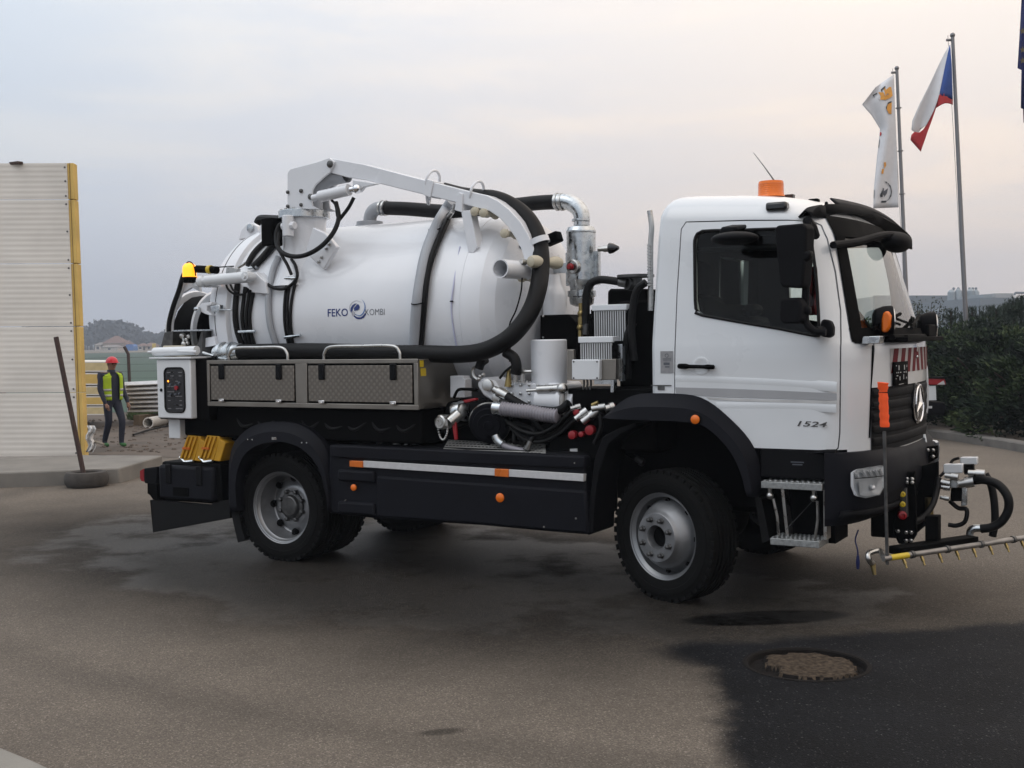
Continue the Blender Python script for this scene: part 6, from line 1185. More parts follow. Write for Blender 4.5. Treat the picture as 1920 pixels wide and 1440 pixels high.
for a0, b0, a1, b1, r in ((1225, 715, 1310, 650, .024), (1275, 735, 1390, 650, .026), (1190, 640, 1260, 620, .018), (1340, 640, 1440, 625, .022), (1440, 640, 1500, 625, .028)):
    a, b = at(*q5(a0, b0), -1.06), at(*q5(a1, b1), -1.02); g = MB(); g.tube([a, a.lerp(b, .5), a.lerp(b, .51), b], [r, r, r*1.35, r*1.3], 12); P_(g, 'quick_coupler', steel, smooth=35)
g = MB(); g.tube([at(*q5(1345, 612), -1.04), at(*q5(1390, 592), -1.04)], .014, 8); P_(g, 'brass_fitting', brass)
for a, b, r in ((1345, 790, .035), (1285, 820, .02), (1220, 825, .03), (1250, 660, .025), (1495, 620, .02)): g = MB(); g.lathe(at(*q5(a, b), -1.0), (0, -1, 0), [(r, 0), (r*1.1, .02), (r, .05), (r*.5, .055)], 14); P_(g, 'dust_cap', redp)
bxz(-1.0, -.55, .95, 1.15, -.98, -.6, 'battery_box', black); g = MB(); p = tr(q5, -.985, (1185, 928), (1238, 925), (1238, 962), (1185, 964)); g.prism(p, (0, .01, 0)); P_(g, 'battery_label', printm)
# dense plumbing behind the pump
r_ = random.Random(17)
for k in range(26):
    x = r_.uniform(-1.95, -.75); z = r_.uniform(1.0, 1.34); p = [V(x, -.62-r_.random()*.3, z)]
    for j in range(3): p.append(p[-1]+V(r_.uniform(-.06, .28), r_.uniform(-.06, .05), r_.uniform(-.13, .10)))
    g = MB(); g.tube(spl(p, 5), r_.choice((.012, .016, .02, .028)), 8); P_(g, 'hydraulic_hose', rubber, smooth=60)
    if k % 3 == 0: g = MB(); d_ = (p[-1]-p[-2]).normalized(); g.tube([p[-1], p[-1]+d_*.04, p[-1]+d_*.041, p[-1]+d_*.07], [.022, .022, .03, .028], 10); P_(g, 'hose_end', darksteel, smooth=35)
for k in range(8):
    x = -4.0+k*.24; g = MB(); g.tube(spl([V(x, -1.08, 1.22-.03*(k % 3)), V(x+.1, -1.1, 1.12), V(x+.26, -1.08, 1.16+.05*(k % 2))], 5), .014, 8); P_(g, 'under_box_hose', rubber, smooth=60)
# small valves under the tool box
for a, b in ((1495, 715), (1600, 735), (1670, 735)): g = MB(); p = at(*q4(a, b), -.95); g.tube([p-V(.05, 0, .02), p+V(.05, 0, .02)], .028, 12); g.tube([p, p+V(.02, 0, .07)], .02, 10); P_(g, 'drain_valve', steel)
g = MB(); p = at(*q4(1420, 640), -.95); g.tube([p+V(0, 0, .08), p-V(0, 0, .06)], .012, 8); g.tube([p, p+V(.07, 0, .06)], .007, 6); p = at(*q4(625, 590), -.95); g.tube([p+V(0, 0, .1), p-V(0, 0, .1)], .018, 8); P_(g, 'stop_cock', steel)
g = MB(); g.prism(tr(q5, -.9, (322, 402), (418, 402), (418, 420), (430, 425), (430, 560), (322, 560)), (0, .1, 0)); P_(g, 'tank_foot', tankwhite, bevel=.006)
g = MB(); g.tube(spl([at(*q5(a, b), -.95) for a, b in ((350, 560), (380, 505), (440, 498), (520, 505))], 5), .012, 8); P_(g, 'cable', black)
g = MB(); g.tube(spl([at(*q5(a, b), -.95) for a, b in ((720, 230), (780, 270), (800, 330), (790, 390))], 5), .04, 10); g.tube(spl([at(*q5(a, b), -.95) for a, b in ((580, 280), (545, 310), (530, 350))], 5), .035, 10); g.tube(spl([at(*q5(a, b), -.93) for a, b in ((680, 420), (720, 370), (770, 330))], 5), .01, 8); P_(g, 'hose', rubber, smooth=60)
g = MB(); g.tube(spl([at(*q5(a, b), -.93) for a, b in ((530, 330), (490, 350), (490, 400), (520, 430))], 5), .014, 8); [g.tube([at(*q5(a, 350), -.9), at(*q5(a, 450), -.9)], .02, 10) for a in (795, 845)]; g.tube([at(*q5(830, 372), -.92), at(*q5(912, 370), -.92)], .014, 8); P_(g, 'pump_fitting', steel); g = MB(); g.tube([at(*q5(745, 350), -.9), at(*q5(740, 480), -.9)], [.012, .03], 10); P_(g, 'brass_fitting', brass)
# ---- tool boxes
XB0, XB1, ZB0, ZB1 = -4.205, -2.005, 1.30, 1.685
g = MB(); g.bb(XB0, XB1, -1.19, -.62, ZB0, ZB1); tb = P_(g, 'tool_box', brushed, bevel=.004)
def trim(x0, x1, z0, z1): g = MB(); g.bb(x0, x1, -1.205, -1.185, z0, z1); return g
for (x0, x1, z0, z1) in ((XB0, XB1, ZB1-.028, ZB1+.004), (XB0, XB1, ZB0-.004, ZB0+.034), (XB0, XB0+.03, ZB0+.034, ZB1-.028), (XB1-.04, XB1, ZB0+.034, ZB1-.028), (-3.22, -3.10, ZB0+.034, ZB1-.028)): trim(x0, x1, z0, z1).build('box_frame', brushed, tb, bevel=.003)
for x0, x1 in ((XB0+.045, -3.235), (-3.085, XB1-.055)):
    g = MB(); g.bb(x0-.012, x1+.012, -1.193, -1.188, ZB0+.036, ZB1-.03); g.build('door_gap', black, tb)
    g = MB(); g.bb(x0, x1, -1.206, -1.19, ZB0+.05, ZB1-.045); d = P_(g, 'box_door', turn, tb, bevel=.003)
    for f_ in (.14, .83):
        x = x0+(x1-x0)*f_; g = MB(); g.bb(x-.03, x+.03, -1.222, -1.204, ZB1-.16, ZB1-.03); P_(g, 'door_strap', dplast, tb, bevel=.02)
        g = MB(); g.bb(x-.03, x+.03, -1.225, -1.204, ZB0+.035, ZB0+.06); g.bb(x-.015, x+.015, -1.235, -1.204, ZB0+.03, ZB0+.05); P_(g, 'door_latch', chrome, tb, bevel=.003)
g = MB(); g.bb(XB1+.001, XB1+.004, -1.17, -1.10, ZB1-.13, ZB1-.07); g.bb(XB1+.001, XB1+.004, -1.18, -1.13, ZB1-.06, ZB1-.01); g.build('warning_sticker', yellowl, tb)
for xa, xb in ((-4.02, -3.36), (-2.98, -2.22)):
    g = MB(); g.tube(spl([(xa, -1.13, ZB1), (xa+.01, -1.13, ZB1+.06), (xa+.08, -1.13, ZB1+.105), ((xa+xb)/2, -1.13, ZB1+.108), (xb-.08, -1.13, ZB1+.105), (xb-.01, -1.13, ZB1+.06), (xb, -1.13, ZB1)], 6), .013, 10); P_(g, 'hand_rail', steel, smooth=60)
# ---- control cabinet
g = MB(); g.bb(-4.80, -4.20, -1.19, -.7, 1.17, 1.70); cc_ = P_(g, 'control_cabinet', black, bevel=.006)
g = MB(); x0, x1 = at(*q4(142, 400), -1.26).x, at(*q4(345, 400), -1.26).x; g.bb(x0, x1, -1.26, -1.19, 1.185, 1.70); P_(g, 'cabinet_door', white, cc_, bevel=.01)
wx0, wx1 = at(*q4(190, 400), -1.26).x, at(*q4(308, 400), -1.26).x; wz1, wz0 = at(*q4(250, 288), -1.26).z, at(*q4(250, 552), -1.26).z
g = MB(); rr = .045; o_ = []
for cx2, cz2, a0 in ((wx1-rr, wz1-rr, 0), (wx0+rr, wz1-rr, 90), (wx0+rr, wz0+rr, 180), (wx1-rr, wz0+rr, 270)):
    o_ += [V(cx2+rr*math.cos(R(a0+a)), -1.262, cz2+rr*math.sin(R(a0+a))) for a in (0, 30, 60, 90)]
g.prism(o_, (0, .02, 0)); P_(g, 'control_panel', screen, cc_); g = MB(); g.tube(o_+[o_[0]], .009, 6); P_(g, 'panel_seal', rubber, cc_)
g = MB()
for k in range(26):
    u, v = rnd.choice((.22, .4, .62, .8)), rnd.choice((.9, .82, .70, .58, .46, .36, .26, .16, .08)); g.box((wx0+(wx1-wx0)*u, -1.2635, wz0+(wz1-wz0)*v), (.028+.02*rnd.random(), .003, .007))
g.build('panel_print', mat('dim_print', (.16, .16, .17), .5), cc_)
g = MB()
for u, v, r in ((.3, .62, .012), (.55, .6, .012), (.75, .66, .014), (.3, .4, .011), (.55, .4, .011), (.75, .42, .011)): g.lathe((wx0+(wx1-wx0)*u, -1.262, wz0+(wz1-wz0)*v), (0, -1, 0), [(r, 0), (r*.8, .012), (0, .013)], 12)
g.build('panel_button', greyink, cc_)
g = MB(); g.lathe((wx0+(wx1-wx0)*.62, -1.262, wz0+(wz1-wz0)*.55), (0, -1, 0), [(.018, 0), (.02, .015), (0, .016)], 14); g.build('stop_button', redp, cc_); g = MB(); g.lathe((wx0+(wx1-wx0)*.18, -1.262, wz0+(wz1-wz0)*.70), (0, -1, 0), [(.009, 0), (.006, .005), (0, .006)], 10); g.build('signal_lamp', ledm, cc_)
g = MB(); p = at(*q4(168, 420), -1.262); g.lathe(p, (0, -1, 0), [(.014, 0), (.012, .008), (0, .009)], 14); g.build('cabinet_lock', black, cc_)
g = MB(); g.bb(x0-.07, x1+.03, -1.28, -.7, 1.705, 1.72); P_(g, 'cabinet_lid', white, cc_, bevel=.003)
g = MB(); a, b = V(-4.83, -1.2, 1.765), V(-4.32, -1.2, 1.775); g.tube([a-V(.08, 0, 0), a, a, b], [.012, .012, .04, .04], 14); g.tube([V(-4.5, -1.24, 1.77), V(-4.28, -1.24, 1.765)], .012, 6); P_(g, 'latch_cylinder', cream if False else white, smooth=40)
g = MB(); p = at(*q4(270, 620), -1.1); g.box(p, (.14, .1, .26)); P_(g, 'hanging_bracket', white, bevel=.006)
g = MB()
for k in range(5): a = at(*q4(320+40*k, 590), -1.0); g.tube(spl([a, a+V(.03, 0, -.09), a+V(.08+.02*k, .02, -.12)], 5), .009, 6)
P_(g, 'cable', black)
bxz(-4.72, -4.2, .98, 1.2, -1.0, -.4, 'rear_crossmember', black)
# ---- rear end: hose reel, bracket, beacon
rc = V(-5.02, -.36, 1.93); RR = .40
for x, nm in ((-5.16, 'reel_flange'), (-4.84, 'reel_flange')): g = MB(); g.lathe((x, rc.y, rc.z), (1, 0, 0), [(RR-.06, .01), (RR, .0), (RR+.012, .015), (RR, .03), (RR-.06, .02), (RR-.06, .01)], 48, cap=False); P_(g, nm, white, smooth=30)
rl = MB()
for k in range(6): rl.ring((-5.11+.045*k, rc.y, rc.z), (1, 0, 0), RR-.10, .026, 48, 8)
P_(rl, 'wound_hose', rubber, smooth=60)
g = MB(); g.cyl((-5.1, rc.y, rc.z), (-4.86, rc.y, rc.z), .36); P_(g, 'reel_drum', black)
g = MB(); fr_ = [at(*qr(a, b), -.85) for a, b in ((175, 740), (180, 640), (215, 500), (265, 360), (300, 240), (330, 180))]; g.tube(spl(fr_, 5), .022, 8); P_(g, 'reel_hose', rubber)
g = MB(); fr_ = [at(*qr(a, b), -.82) for a, b in ((200, 740), (205, 640), (240, 500), (290, 370), (330, 275))]; g.tube(spl(fr_, 5), .02, 8); g.prism([at(*qr(a, b), -.82) for a, b in ((330, 275), (440, 260), (455, 370), (380, 330), (300, 380))], (0, .03, 0)); P_(g, 'reel_frame', white)
g = MB(); g.prism([at(*qr(a, b), -.92) for a, b in ((135, 735), (210, 725), (205, 900), (120, 930), (105, 850))], (0, .5, 0)); g.prism([at(*qr(a, b), -.9) for a, b in ((470, 710), (480, 720), (470, 960), (425, 950), (430, 850))], (0, .4, 0)); P_(g, 'reel_cradle', darksteel, bevel=.004)
g = MB(); g.prism([at(*qr(a, b), -.95) for a, b in ((215, 715), (480, 708), (480, 722), (215, 728))], (0, .3, 0)); P_(g, 'cradle_shelf', galv)
g = MB(); [g.ball(at(*qr(a, b), -.9), r) for a, b, r in ((300, 765, .03), (355, 770, .022), (335, 800, .02), (315, 840, .03), (345, 830, .018))]; g.tube([at(*qr(300, 765), -.9), at(*qr(320, 840), -.9)], .014, 8); P_(g, 'reel_valve', steel)
bxz(-5.0, -4.75, 1.72, 1.82, -.95, -.5, 'reel_base', cream, bev=.01)
# door hydraulic cylinder and hinge ears
a, b = at(*qr(465, 275), -.93), at(*qr(900, 232), -.93); g = MB(); g.tube([a, a.lerp(b, .12), a.lerp(b, .13), b], [.03, .03, .052, .052], 16); dc = P_(g, 'door_cylinder', white, smooth=35)
g = MB(); g.ball(a, .055, 12, 8, (1, .7, 1)); g.lathe(b+V(0, -.06, 0), (0, 1, 0), [(.04, 0), (.04, .1)], 14); g.lathe(b+V(0, -.075, 0), (0, 1, 0), [(.018, 0), (.02, .02)], 8); g.build('cylinder_eye', white, dc)
g = MB(); g.prism([at(*q1(a, b), -.86) for a, b in ((800, 925), (840, 925), (880, 965), (910, 990), (930, 1080), (820, 1070), (780, 1010))], (0, .12, 0)); P_(g, 'hinge_ear', tankwhite, bevel=.006)
g = MB(); c = at(*qr(755, 185), -.93); g.box(c, (.12, .05, .06), Matrix.Rotation(.2, 3, 'Y')); g.tube([c+V(-.04, 0, -.03), c+V(-.05, -.02, -.1)], .01, 6); g.tube([c+V(.06, 0, .03), c+V(.14, 0, .06)], .014, 6); P_(g, 'counterbalance_valve', steel)
g = MB(); a = at(*qr(430, 165), -.9); b = at(*qr(610, 175), -.9); g.tube([a, b], .035, 10); g.tube([at(*qr(600, 150), -.9), at(*qr(760, 140), -.9)], .006, 6); P_(g, 'cable_conduit', black); g = MB(); p0_ = at(*qr(545, 170), -.905); g.lathe(p0_-V(.02, 0, 0), (1, 0, 0), [(.038, 0), (.038, .04)], 12); P_(g, 'yellow_tape', yellowl)
g = MB(); g.prism([at(*qr(a, b), -.9) for a, b in ((380, 300), (470, 255), (580, 315), (560, 330), (480, 330), (400, 320))], (0, .08, 0)); P_(g, 'beacon_bracket', white, bevel=.004)
g = MB(); c = at(*qr(362, 240), -.9); hb = (at(*qr(362, 108), -.9)-c).length; g.lathe(c, (0, 0, 1), [(.062, 0), (.062, hb*.55), (.056, hb*.78), (.036, hb*.94), (0, hb)], 24); P_(g, 'rear_beacon', beaconlit, smooth=50)
g = MB(); g.lathe(c-V(0, 0, .05), (0, 0, 1), [(.05, 0), (.066, .045), (.066, .052), (0, .052)], 20); ar = [c+V(.075*math.cos(a), .0, .13*math.sin(a)+.01) for a in [R(180*i/14) for i in range(15)]]; g.tube(ar, .006, 6); P_(g, 'beacon_guard', black)
# tank door clamp on the near side, second ear above
g = MB(); c = at(*qr(520, 520), -.88); g.prism([at(*qr(a, b), -.90) for a, b in ((440, 500), (470, 472), (560, 460), (560, 490), (520, 500), (515, 540), (560, 575), (560, 590), (500, 570), (450, 545))], (0, .07, 0)); P_(g, 'door_clamp', tankwhite, bevel=.01)
g = MB(); g.prism([at(*qr(a, b), -.93) for a, b in ((545, 500), (630, 485), (635, 545), (555, 550))], (0, .05, 0)); g.tube([at(*qr(410, 525), -.92), at(*qr(450, 525), -.92)], .02, 8); g.tube([at(*qr(630, 530), -.92), at(*qr(740, 535), -.92)], .008, 6); P_(g, 'clamp_bolt', galv, bevel=.006)
g = MB(); g.prism([at(*q1(a, b), -.2) for a, b in ((720, 690), (735, 620), (780, 572), (820, 570), (850, 590), (865, 640), (870, 660))], (0, .06, 0)); g.prism([at(*q1(a, b), -.35) for a, b in ((855, 655), (875, 580), (1000, 560), (1000, 620), (930, 600), (930, 660))], (0, .12, 0)); hg = P_(g, 'door_hinge', tankwhite, bevel=.008); g = MB(); g.lathe(at(*q1(810, 605), -.2), (0, -1, 0), [(.04, 0), (.04, .02), (0, .025)], 16); g.build('hinge_pin', galv, hg)
g = MB(); g.prism([at(*qr(a, b), -.86) for a, b in ((470, 795), (585, 770), (600, 850), (490, 870))], (0, .05, 0)); P_(g, 'door_lip', tankwhite)
# ---- rear lower box, tail lamp, mud flap board
g = MB(); g.bb(-4.83, -4.12, -1.16, -.55, .44, .79); rb = P_(g, 'battery_case', black, bevel=.02)
x0, x1 = at(*q4(148, 950), -1.2).x, at(*q4(478, 950), -1.2).x; g = MB(); g.bb(x0, x1, -1.2, -1.1, .46, .765); P_(g, 'case_door', dplast2, rb, bevel=.03)
for u in (.2, .76): g = MB(); g.bb(x0+(x1-x0)*u-.035, x0+(x1-x0)*u+.035, -1.215, -1.19, .60, .775); P_(g, 'case_strap', dplast, rb, bevel=.012)
g = MB(); g.bb(x0+.19, x0+.37, -1.208, -1.19, .50, .575); g.build('case_grip', black, rb)
g = MB(); g.prism(tr(q4, -1.12, (62, 890), (142, 880), (142, 985), (66, 980)), (0, .35, 0)); tl = P_(g, 'tail_lamp', dplast, bevel=.01); g = MB(); g.prism(tr(q4, -1.10, (40, 905), (62, 893), (64, 970), (48, 965), (40, 950)), (0, .2, 0)); g.build('tail_lens', redp, tl)
g = MB(); g.prism(tr(q4, -1.16, (100, 1080), (120, 1080), (118, 1275), (580, 1190), (575, 1080), (480, 1090), (470, 1110)), (0, .04, 0)); P_(g, 'mud_flap_board', rubber)
g = MB(); g.prism(tr(q4, -1.14, (85, 980), (140, 985), (140, 1110), (100, 1050), (85, 1040)), (0, .5, 0)); P_(g, 'rear_bracket', black)
# ---- wheel chocks stowed on the rear box: things of their own
def chock(px, label):
    e = empty('wheel_chock', at(*q4(px, 850), -1.1)); o_ = e.location; tag(e, label, 'wheel chock', 'wheel chocks stowed on the truck')
    def lp(a, b): return at(*q4(px+a, b), -1.1)-o_
    g = MB(); g.prism([lp(-55, 835), (lp(-5, 690)), lp(70, 698), lp(75, 712), lp(35, 845), lp(-20, 848)], (0, .16, 0)); g.build('chock_body', yellowp, e, bevel=.008)
    for k in range(3): g = MB(); g.prism([lp(-45+24*k, 828), lp(0+24*k, 700), lp(10+24*k, 700), lp(-32+24*k, 830)], (0, -.018, 0)); g.build('chock_rib', yellowp, e, bevel=.004)
    g = MB(); g.bb(lp(-22, 770).x, lp(22, 770).x, -.03, -.018, lp(0, 775).z, lp(0, 762).z); g.build('chock_recess', orange2, e)
    g = MB(); g.prism([lp(70, 712), lp(108, 735), lp(75, 850), lp(35, 845)], (0, .12, 0)); g.build('chock_side', yellowp, e, bevel=.008)
    g = MB(); g.tube([lp(-50, 822), lp(-20, 852), lp(30, 846)], .014, 6); g.build('chock_holder', galv, e)
chock(330, 'yellow ribbed wheel chock on the truck rear, farther from the rear wheel'); chock(445, 'yellow ribbed wheel chock on the truck rear, next to the rear wheel')
# ---- front spray bar
sb0, sb1 = atz(*q7(500, 1305), .40), atz(*q7(1340, 1180), .40); dr = (sb1-sb0).normalized()
g = MB(); g.tube([sb0, sb1+dr*.55], .0185, 14); bar = P_(g, 'spray_bar', mat('dull_steel', (.26, .25, .24), .45, .8, var=.2, vscale=18), smooth=50)
for k in range(11):
    p = sb0+dr*(.18+.165*k); g = MB(); g.tube([p-V(0, 0, .02), p+V(.015, -.01, -.05)], .011, 8); g.tube([p+V(.015, -.01, -.05), p+V(.024, -.016, -.075)], .007, 8); g.build('nozzle', brass, bar)
    if k % 2: g = MB(); g.lathe(p-dr*.1, dr, [(.020, 0), (.025, .002), (.025, .026), (.020, .028)], 14); g.build('bar_clamp', darksteel, bar)
g = MB(); g.lathe(sb0+dr*.06, dr, [(.0195, 0), (.0195, .16)], 14); g.build('yellow_sleeve', yellowl, bar)
e = atz(*q7(410, 1275), .42); g = MB(); g.tube(spl([sb0+V(0, 0, .01), e+dr*.1+V(0, 0, .01), e, e+V(.01, 0, -.05), atz(*q7(435, 1330), .33)], 4), .018, 10); g.build('end_elbow', steel, bar); g = MB(); a = atz(*q7(435, 1330), .33); g.tube([a, a+V(.015, -.01, -.075)], [.02, .013], 10); g.build('end_nozzle', brass, bar)
pb = sb0+dr*.035; pt = at(*q7(505, 255), pb.y); g = MB(); g.tube([pb-V(0, 0, .04), V(pt.x, pt.y, pt.z-.3)], .011, 8); mk = P_(g, 'marker_rod', darksteel)
g = MB(); c0 = at(*q7(508, 512), pb.y); c1 = at(*q7(497, 248), pb.y); nseg = 18; rr_ = [.029+.0022*math.sin(i*1.9)+(.005 if i > 14 else 0)-(.006 if i == 14 else 0) for i in range(nseg)]
g.tube([c0.lerp(c1, i/(nseg-1))+V(.0015*math.sin(i*2.3), .001*math.cos(i*1.7), 0) for i in range(nseg)], rr_, 12); fl_ = g.build('warning_flag', orangefl, mk, smooth=50); tag(fl_, 'furled fluorescent orange warning flag on the marker rod')
g = MB(); g.ring(c0.lerp(c1, .78), (0, 0, 1), .026, .004, 16, 4); g.build('flag_tie', black, mk)
# carrying arm from the bumper
cen = sb0+dr*.62
g = MB(); g.box(cen+V(-.10, .0, .02), (.10, .75, .05), Matrix.Rotation(math.atan2(dr.y, dr.x)-math.pi/2, 3, 'Z')); g.prism(tr(q7, cen.y, (750, 1050), (830, 1050), (830, 1200), (750, 1230)), (0, .1, 0)); P_(g, 'bar_carrier', black, bevel=.006)
g = MB(); p = tr(q7, -.42, (575, 790), (690, 780), (700, 1160), (660, 1222), (590, 1215), (560, 1150)); g.prism(p, (0, .03, 0)); p = tr(q7, .05, (690, 760), (830, 720), (830, 900), (760, 1100), (690, 1160)); g.prism(p, (0, .03, 0)); g.prism(tr(q7, .3, (700, 640), (825, 625), (825, 700), (760, 740), (700, 740)), (0, .05, 0)); mp_ = P_(g, 'mounting_plate', black, bevel=.006)
g = MB()
for a, b, y in ((640, 825, -.44), (670, 825, -.44), (640, 845, -.44), (670, 845, -.44), (635, 1145, -.44), (665, 1145, -.44), (635, 1195, -.44), (665, 1195, -.44), (585, 1137, -.44), (765, 652, .28), (795, 652, .28), (795, 690, .28)): g.lathe(at(*q7(a, b), y), (.4, -.9, 0), [(.013, -.01), (.013, .02), (.007, .024)], 6)
g.build('plate_bolt', steel, mp_)
g = MB(); g.prism(tr(q7, -.46, (592, 885), (640, 880), (645, 1055), (600, 1060)), (0, .04, 0)); vs_ = P_(g, 'socket_strip', darksteel, bevel=.004)
for b, m_ in ((917, yellowl), (977, yellowl), (1043, redp)): g = MB(); r = .019 if m_ is yellowl else .028; g.lathe(at(*q7(614, b), -.47), (.4, -.9, 0), [(r*1.05, -.02), (r, .015), (r*.5, .02), (r*.4, .012), (0, .012)], 18); g.build('socket_cap', m_, vs_)
for a, b, c, d, y in ((860, 738, 975, 790, -.05), (960, 697, 1062, 740, .15)): g = MB(); g.prism(tr(q7, y, (a, b), (c, b-2), (c, d), (a, d+2)), (0, .07, 0)); P_(g, 'solenoid', white, bevel=.006)
g = MB(); g.prism(tr(q7, -.02, (900, 800), (945, 800), (945, 880), (900, 880)), (0, .08, 0)); g.prism(tr(q7, -.02, (970, 870), (1000, 865), (1000, 985), (965, 990)), (0, .06, 0)); P_(g, 'valve_manifold', galv, bevel=.005)
g = MB(); g.prism(tr(q7, .0, (975, 740), (1040, 740), (1040, 800), (985, 800)), (0, .06, 0)); g.prism(tr(q7, .02, (905, 880), (970, 880), (985, 960), (900, 960)), (0, .08, 0)); P_(g, 'valve_body', black, bevel=.005)
for a, b, c, d, r in ((950, 855, 1045, 840, .03), (1010, 790, 1110, 795, .022), (825, 840, 900, 855, .02), (830, 870, 900, 880, .018), (840, 935, 895, 945, .014), (870, 805, 950, 815, .02)):
    p, q_ = at(*q7(a, b), -.05), at(*q7(c, d), -.05); g = MB(); g.tube([p, p.lerp(q_, .45), p.lerp(q_, .46), q_], [r, r, r*1.3, r*1.25], 12); P_(g, 'pipe_fitting', steel, smooth=35)
g = MB(); g.tube(spl([at(*q7(a, b), y) for a, b, y in ((1045, 835, -.05), (1110, 832, -.08), (1190, 860, -.1), (1245, 930, -.12), (1250, 1010, -.12), (1210, 1080, -.12), (1150, 1115, -.12), (1085, 1125, -.12))], 6), .030, 12); g.tube(spl([at(*q7(a, b), y) for a, b, y in ((1110, 795, 0.05), (1145, 860, .05), (1165, 960, .05), (1170, 1080, .05), (1155, 1170, .05))], 6), .026, 12)
g.tube(spl([at(*q7(a, b), y) for a, b, y in ((900, 960, .05), (950, 1000, .02), (1000, 1010, 0), (990, 1080, 0), (940, 1105, 0), (890, 1100, 0))], 6), .016, 8); g.tube(spl([at(*q7(a, b), y) for a, b, y in ((830, 820, -.05), (820, 900, -.1), (790, 990, -.2), (720, 1070, -.3), (640, 1090, -.4))], 6), .022, 8); g.tube(spl([at(*q7(a, b), y) for a, b, y in ((955, 700, .1), (915, 715, .1), (890, 760, .05), (840, 810, .0))], 6), .010, 8); P_(g, 'hose', rubber, smooth=60)
g = MB(); g.tube(spl([at(*q7(a, b), -.12) for a, b in ((1090, 1122), (1040, 1125), (1020, 1150), (1022, 1215))], 5), .026, 12); P_(g, 'bar_elbow', galv, smooth=50)
g = MB(); p = at(*q7(775, 1040), -.05); g.tube([p+V(0, 0, .12), p-V(0, 0, .05)], .03, 10); P_(g, 'brass_fitting', brass)
g = MB(); g.tube(spl([at(*q7(a, b), -.9) for a, b in ((350, 1130), (332, 1190), (345, 1250), (348, 1300))], 5), .005, 6); tc_ = P_(g, 'trailing_cable', bluepl); g = MB(); p = at(*q7(347, 1325), -.9); g.tube([p+V(0, 0, .045), p, p-V(0, 0, .045)], [.008, .014, .009], 8); g.build('plug', bluepl, tc_)
g = MB(); g.tube([at(*q7(a, b), .35) for a, b in ((735, 560), (745, 600), (700, 660), (630, 690))], .022, 8); P_(g, 'bumper_tube', galv)
g = MB(); g.bb(1.2, 1.42, -.38, .5, .42, .75); P_(g, 'front_mounting_frame', black, bevel=.01)
# ================================================================ THE WORKER
WP = atz(212, 838); dW = depth_of(WP); sc = (838-671)/FPX*dW/1.76
pe = empty('person', WP); tag(pe, 'worker in red helmet and yellow vest walking past the boards', 'person')
tocam = (CAM-WP); tocam.z = 0; tocam.normalize(); fdir = (tocam*.78+R2*.62).normalized(); sdir = V(-fdir.y, fdir.x, 0)   # sdir: his left = right in the picture
def bp(s, f, z): return (sdir*s+fdir*f+V(0, 0, z))*sc
def skinmesh(verts, edges, rad, root=0, sub=2):
    me = bpy.data.meshes.new('skin'); me.from_pydata([tuple(v) for v in verts], edges, []); o = bpy.data.objects.new('skin', me); COL.objects.link(o)
    o.modifiers.new('s', 'SKIN'); 
    for i, sv in enumerate(me.skin_vertices[0].data): r = rad[i]; sv.radius = (r[0]*sc, r[1]*sc) if isinstance(r, tuple) else (r*sc, r*sc); sv.use_root = (i == root)
    m2 = o.modifiers.new('u', 'SUBSURF'); m2.levels = sub; m2.render_levels = sub
    dg = bpy.context.evaluated_depsgraph_get(); dg.update(); out_ = bpy.data.meshes.new_from_object(o.evaluated_get(dg)); bpy.data.objects.remove(o, do_unlink=True); return out_
vv = [bp(0, 0, .93), bp(0, .01, 1.08), bp(0, .02, 1.25), bp(0, .01, 1.40), bp(0, .01, 1.48), bp(0, .03, 1.55), bp(0, .045, 1.63), bp(0, .03, 1.70),
      bp(.10, .0, .90), bp(.10, .20, .53), bp(.09, .16, .13), bp(.09, .17, .05), bp(.09, .31, .05),
      bp(-.10, .0, .90), bp(-.085, .02, .50), bp(-.08, -.16, .14), bp(-.08, -.17, .07), bp(-.08, -.04, .03),
      bp(.19, 0, 1.42), bp(.26, -.04, 1.15), bp(.30, .06, .92), bp(.30, .09, .84),
      bp(-.19, 0, 1.42), bp(-.26, .02, 1.15), bp(-.25, .16, .92), bp(-.24, .20, .85)]
ee = [(0, 1), (1, 2), (2, 3), (3, 4), (4, 5), (5, 6), (6, 7), (0, 8), (8, 9), (9, 10), (10, 11), (11, 12), (0, 13), (13, 14), (14, 15), (15, 16), (16, 17), (3, 18), (18, 19), (19, 20), (20, 21), (3, 22), (22, 23), (23, 24), (24, 25)]
rr = [(.16, .12), (.165, .125), (.18, .125), (.16, .11), .065, .065, (.085, .10), (.08, .095), .10, .072, .055, .05, .04, .10, .072, .055, .05, .04, .078, .058, .042, .03, .078, .058, .042, .03]
bm_ = skinmesh(vv, ee, rr)
navy = mat('navy_workwear', (.012, .016, .035), .8, var=.25, vscale=8); skinm = mat('skin', (.26, .14, .10), .55, var=.08); shoe = mat('green_trainers', (.03, .13, .035), .6)
for m_ in (navy, skinm, shoe): bm_.materials.append(m_)
for p in bm_.polygons:
    z = p.center.z/sc; p.material_index = 1 if z > 1.475 or (z < .87 and abs(p.center.dot(sdir))/sc > .215) else (2 if z < .085 else 0); p.use_smooth = True
body = mesh_obj(bm_, 'body', pe)
